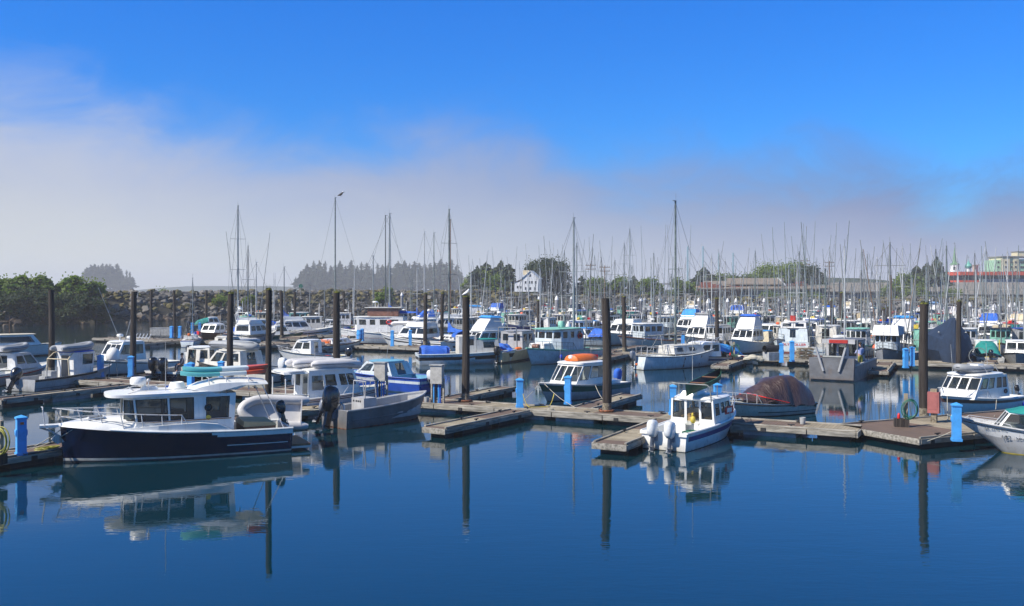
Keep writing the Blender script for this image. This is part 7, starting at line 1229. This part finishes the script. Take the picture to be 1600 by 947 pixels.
for x, y, lab in ((6.3, 41.9, 'coiled rope on the finger pier left of the twin-engined boat'), (1.9, 47.2, 'coiled rope on the near walkway between the blue posts')):
    mb = MB(); [mb.torus((0, 0, .02+.03*k), .2-.03*k, .014, 'rope', 'z', 16, 5) for k in range(4)]; tag(mb.build('rope_coil', loc=(x, y, .46)), lab, 'rope')
# ------------------------------------------------------------------ the packed fleet beyond the second walkway
FLEET = []
ORD = ['first', 'second', 'third', 'fourth', 'fifth', 'sixth', 'seventh', 'eighth', 'ninth', 'tenth', 'eleventh', 'twelfth', 'thirteenth', 'fourteenth', 'fifteenth', 'sixteenth', 'seventeenth', 'eighteenth', 'nineteenth', 'twentieth', 'twenty-first', 'twenty-second', 'twenty-third', 'twenty-fourth', 'twenty-fifth', 'twenty-sixth', 'twenty-seventh', 'twenty-eighth', 'twenty-ninth', 'thirtieth']
# masts seen in the photograph: (px, top y) given to the boat standing nearest in the row
def fill(row, items):
    items = sorted(items, key=lambda q: q[0]); n_ = 0
    for it in items:
        px, D, kind, hd, L, kw = it; n_ += 1; p = at(px, D); lab = describe(kind, kw)+f", {(ORD[n_-1] if n_ < 21 else str(n_)+('st' if n_ % 10 == 1 else 'nd' if n_ % 10 == 2 else 'rd' if n_ % 10 == 3 else 'th'))} from left {row}"
        kw = {k_: v for k_, v in kw.items() if k_ != 'desc'}
        b = dict(t=troller, f=flybridge, s=sailboat, c=cruiser)[kind](p, math.radians(hd), L, lab, rr, **kw); FLEET.append(b)
        if kind == 's' and rr.random() < .2: b.antenna(-L*.4, 0, 1.2, 2.5)
def describe(kind, kw):
    if 'desc' in kw: return kw['desc']
    c = {'white_paint': 'white', 'white_gel': 'white', 'offwhite': 'cream-white', 'bluewhite': 'pale blue', 'grey_hull': 'grey', 'blue_hull': 'blue', 'brown_hull': 'brown', 'seafoam': 'seafoam', 'green_hull': 'green', 'black': 'black', 'navy': 'navy', 'alu': 'bare metal'}[kw.get('hullc', 'white_gel' if kind != 't' else 'white_paint')]
    cv = {'canvas_blue': 'blue', 'canvas_lightblue': 'light blue', 'canvas_white': 'white', 'canvas_navy': 'navy', 'canvas_teal': 'teal', 'canvas_beige': 'beige', None: 'no'}
    if kind == 't': return f"{c} troller with raised poles" if kw.get('poles', True) else f"{c} fishing boat with one mast"
    if kind == 's': return f"{c} sailboat with {cv[kw.get('cover', 'canvas_blue')]} sail cover"
    if kind == 'f': return f"{c} yacht with {cv[kw.get('cover', 'canvas_white')]} bridge canvas"
    return f"small {c} cabin boat"+(f" under {cv[kw['tarpc']]} canvas" if kw.get('tarpc') else '')
def mz(top, D): return H-(top-450)*D/F
def T(px, D, hd=None, L=None, top=None, **k):
    if top: k['ph' if k.get('poles', True) else 'mh'] = mz(top, D)-(1.1 if k.get('poles', True) else 0); 
    if not top and 'ph' in k: k['ph'] = min(k['ph'], 6.5+rr.uniform(30, 78)*D/1500-1.1)
    if k.get('poles', True) and 'mh' not in k: k['mh'] = k.get('ph', 13)*rr.uniform(.62, .85)
    k.setdefault('hullc', rr.choice(['white_paint']*4+['offwhite', 'bluewhite', 'grey_hull', 'blue_hull', 'bluewhite', 'black', 'grey_hull', 'green_hull', 'offwhite'])); k.setdefault('trim', rr.choice(['seafoam', 'blue_hull', 'black', 'white_paint', 'grey_hull', 'red_paint', 'teal_stripe', 'white_paint'])); k.setdefault('mcol', rr.choice(['galv', 'mast_white', 'mast_green', 'galv', 'mast_alu'])); k.setdefault('lean', rr.uniform(.03, .13)); k.setdefault('fwd', rr.random() < .75)
    return (px, D, 't', hd if hd is not None else rr.choice([62, 62, 242, 242])+rr.uniform(-6, 6), (L or rr.uniform(10, 13))*.82, k)
def S_(px, D, top=None, hd=None, L=None, **k):
    if top: k['mh'] = mz(top, D)
    elif 'mh' in k: k['mh'] = min(k['mh'], 6.5+rr.uniform(35, 80)*D/1500)
    else: k['mh'] = 6.5+rr.uniform(35, 75)*D/1500
    k.setdefault('cover', rr.choice(['canvas_blue', 'canvas_blue', 'canvas_navy', 'canvas_teal', 'canvas_white', 'canvas_beige', None])); k.setdefault('hullc', rr.choice(['white_gel']*3+['bluewhite', 'blue_hull', 'offwhite', 'navy'])); k.setdefault('mcol', rr.choice(['mast_alu', 'mast_alu', 'mast_white', 'mast_green', 'mast_dark'])); k.setdefault('r', .085)
    return (px, D, 's', hd if hd is not None else rr.choice([62, 242])+rr.uniform(-6, 6), (L or rr.uniform(8.5, 12))*.86, k)
def Fb(px, D, hd=None, L=None, **k):
    k.setdefault('cover', rr.choice(['canvas_white', 'canvas_white', None, 'canvas_blue', 'canvas_navy', 'canvas_beige'])); k.setdefault('band', rr.choice([None, None, 'blue_stripe', 'black']))
    if k['cover'] == 'canvas_white': k.setdefault('top', rr.choice([None, 'canvas_lightblue', 'canvas_blue', None]))
    return (px, D, 'f', hd if hd is not None else rr.choice([62, 242])+rr.uniform(-6, 6), (L or rr.uniform(9, 12))*.85, k)
def Cr(px, D, hd=None, L=None, **k):
    k.setdefault('hullc', rr.choice(['white_gel']*3+['offwhite', 'bluewhite', 'grey_hull', 'blue_hull', 'green_hull'])); k.setdefault('tarpc', rr.choice([None, None, 'canvas_blue', 'canvas_teal', 'canvas_white']))
    k.setdefault('group', 'small cabin boats packed along the far walkways'); return (px, D, 'c', hd if hd is not None else rr.choice([62, 242])+rr.uniform(-8, 8), (L or rr.uniform(6.5, 8.5))*.9, k)
# row behind the second walkway and in front of the third
fill('just behind the second walkway', [Fb(470, 122, 20, 10, cover=None), Cr(445, 130, 190), T(505, 128, 190, 11, poles=False, top=455, hullc='bluewhite', trim='canvas_blue', desc='pale blue-trimmed fishing boat carrying an inflatable'),
    S_(612, 128, 337, 190, 12, cover=None, hullc='white_gel'), T(585, 136, 20, 11, poles=False, top=400), Fb(690, 132, 195, 11, cover=None, desc='dark-windowed motor yacht'),
    T(735, 124, 240, 11, top=None, ph=11), Cr(780, 122, 60), T(760, 128, 235, 11, ph=12.5), T(900, 112, 238, 11, top=None, ph=12, hullc='bluewhite'), T(845, 122, 60, 11.5, top=377, lean=.05),
    Fb(975, 112, 245, 13, cover=None, band=None, desc='tall white yacht with an upper wheelhouse'), T(1030, 104, 208, 13, ph=11.5, hullc='offwhite', trim='brown_hull', desc='white wooden trawler with brown trim, bow left'), T(1130, 100, 235, 11, ph=12), Fb(1165, 97, 238, 10, cover='canvas_white', top='canvas_blue', desc='white yacht with a blue-topped white bridge canvas'),
    Fb(1092, 103, 238, 10, cover='canvas_white', top='canvas_grey', desc='white yacht with a grey-topped white bridge canvas'), T(1232, 100, 240, 11.5, top=350, lean=.03, desc='white troller with tall near-vertical poles'), T(1290, 96, 62, 12, top=342, lean=.06, hullc='bluewhite'), Cr(1320, 92, 242), T(1345, 92, 240, 11, ph=13), Fb(1408, 92, 240, 10, cover='canvas_white', top='canvas_lightblue', desc='yacht with a light blue-topped white bridge canvas'),
    T(1445, 90, 60, 12, ph=13.5), S_(1480, 96, 385, 240, 10), T(1512, 92, 240, 11, ph=12.5), Cr(1540, 84, 70), T(1562, 92, 245, 10, ph=12, hullc='grey_hull'), Cr(1590, 84, 240, hullc='alu' if False else 'grey_hull'), T(1600, 90, 62, 12, ph=13)])
# third row
fill('along the third walkway', [Fb(725, 150, 200, 12, cover='canvas_white', desc='big yacht shrouded in a white cover'), T(700, 152, 20, 11, poles=False, top=343, mcol='mast_wood'), S_(670, 150, 362, 190), S_(684, 158, 364, 190), T(815, 140, 240, 12, top=398), T(790, 150, 62, 11, ph=13.5), T(765, 150, 240, 12, top=400, lean=.05), T(862, 142, 60, 12, top=380, lean=.04), T(884, 140, 242, 12, top=372, lean=.09), Cr(925, 134, 240, tarpc='canvas_blue', roofcol='canvas_lightblue', desc='boat under a broad light blue cover'),
    S_(905, 136, 380, 240, 12, mcol='mast_alu', r=.12), T(940, 140, 60, 12, top=367, lean=.03), T(960, 138, 240, 12, top=372, lean=.07), S_(981, 134, 358, 62, 11), T(1000, 140, 240, 12, ph=14), T(1022, 136, 62, 13, top=349, lean=.02), T(1048, 132, 240, 12, ph=14.5), Fb(1075, 128, 240, 11, cover='canvas_lightblue', desc='yacht under a tall bright blue bridge cover'), T(1062, 136, 240, 12, top=349, lean=.02), T(1095, 134, 62, 12, top=375), T(1125, 128, 238, 13, poles=True, ph=12.5, desc='white seiner with a row of small bridge windows'),
    S_(1110, 140, 400, 62), T(1145, 132, 240, 12, top=385), T(1175, 130, 62, 12, ph=13), Cr(1207, 122, 240, L=10, tarpc='canvas_white', desc='boat under a big rounded white cover'), T(1198, 132, 240, 12, top=405), T(1222, 126, 62, 12, top=362), T(1250, 122, 240, 13, top=343, lean=.025), T(1268, 124, 62, 12, top=365, lean=.07), T(1280, 118, 240, 13, top=345, lean=.03), Fb(1265, 116, 240, 10), T(1312, 118, 62, 12, top=385), T(1330, 114, 240, 13, top=382, lean=.08), Fb(1352, 114, 240, 10, cover=None), T(1375, 112, 62, 13, top=385, lean=.03), T(1392, 110, 240, 13, top=385, lean=.12, mcol='mast_wood', desc='troller with heavy brown A-shaped poles'),
    T(1425, 112, 62, 12, top=370), T(1447, 110, 240, 13, top=376, lean=.02), S_(1462, 114, 390), T(1480, 110, 62, 12, ph=13), T(1496, 112, 240, 12, top=378), Cr(1505, 104, 240, tarpc='canvas_teal', desc='boat under a turquoise cover'), T(1525, 108, 62, 12, top=384, lean=.05), Fb(1545, 106, 240, 10, cover='canvas_blue'), T(1562, 108, 240, 13, top=380, lean=.03), T(1582, 106, 62, 12, top=372), Fb(1592, 104, 240, 10, cover='canvas_beige'), T(1610, 104, 240, 12, ph=14)])
# fourth and fifth rows
it = []
for px in [655, 720, 748, 772, 800, 826, 850, 876, 895, 915, 935, 952, 972, 990, 1008, 1030, 1050, 1070, 1090, 1112, 1135, 1155, 1178, 1200, 1225, 1240, 1258, 1275, 1295, 1315, 1335, 1355, 1372, 1390, 1410, 1430, 1450, 1470, 1488, 1505, 1522, 1540, 1558, 1575, 1592]:
    D = 176-(px-700)*.045+rr.uniform(-5, 5); q = rr.random()
    it.append(T(px, D, ph=rr.choice([8, 9.5, 10.5, 11.5, 14])*rr.uniform(.93, 1.07)) if q < .62 else S_(px, D, mh=rr.uniform(10, 14)) if q < .82 else Fb(px, D) if q < .93 else Cr(px, D))
fill('beyond the third walkway', it)
it = []
for i in range(34):
    px = 860+22*i+rr.uniform(-4, 4); D = 215-(px-850)*.05+rr.uniform(-8, 8)
    if D < 120: continue
    q = rr.random(); it.append(T(px, D, ph=rr.uniform(7.5, 12)) if q < .5 else S_(px, D, mh=rr.uniform(10, 15)) if q < .85 else Fb(px, D))
fill('in the row by the shore', it[:44])
# left part of the harbour, in front of the breakwater
fill('before the breakwater', [Cr(330, 150, 20), Cr(410, 140, 200), T(398, 132, 200, 10, poles=False, top=410), T(425, 150, 190, 10, ph=8), Fb(400, 118, 10, 9, cover=None), S_(450, 160, mh=10, hd=190), Cr(435, 118, 15), T(480, 150, 10, 11, poles=False, top=445), Cr(560, 150, 10), T(550, 146, 190, 11, ph=9), S_(532, 152, 309, 190, 12, mcol='mast_green', r=.13, cover='canvas_navy'), Cr(520, 138, 190), Cr(600, 152, 200), T(640, 150, 190, 11, ph=9), Fb(655, 128, 195, 10, cover='canvas_blue')])
e_ = FLEET[-5]; bird(532.5, 152, mz(309, 152)+.15, True, 'dark bald eagle perched on top of the tall dark mast', 'eagle', 1.9)

# ------------------------------------------------------------------ air between the camera and the far shore
hz = bpy.data.materials.new('sea_haze'); hz.use_nodes = True; t = hz.node_tree; t.nodes.clear(); o_ = nd(t, 'ShaderNodeOutputMaterial'); v_ = nd(t, 'ShaderNodeVolumePrincipled')
v_.inputs['Color'].default_value = (.97, .98, 1.0, 1); v_.inputs['Density'].default_value = 0.0004; v_.inputs['Anisotropy'].default_value = 0.0; t.links.new(v_.outputs[0], o_.inputs['Volume']); M['sea_haze'] = hz
m = MB(); m.box((0, 1285, 18), (3100, 2760, 46), 'sea_haze'); o = m.build('haze', flat=True); o['kind'] = 'stuff'
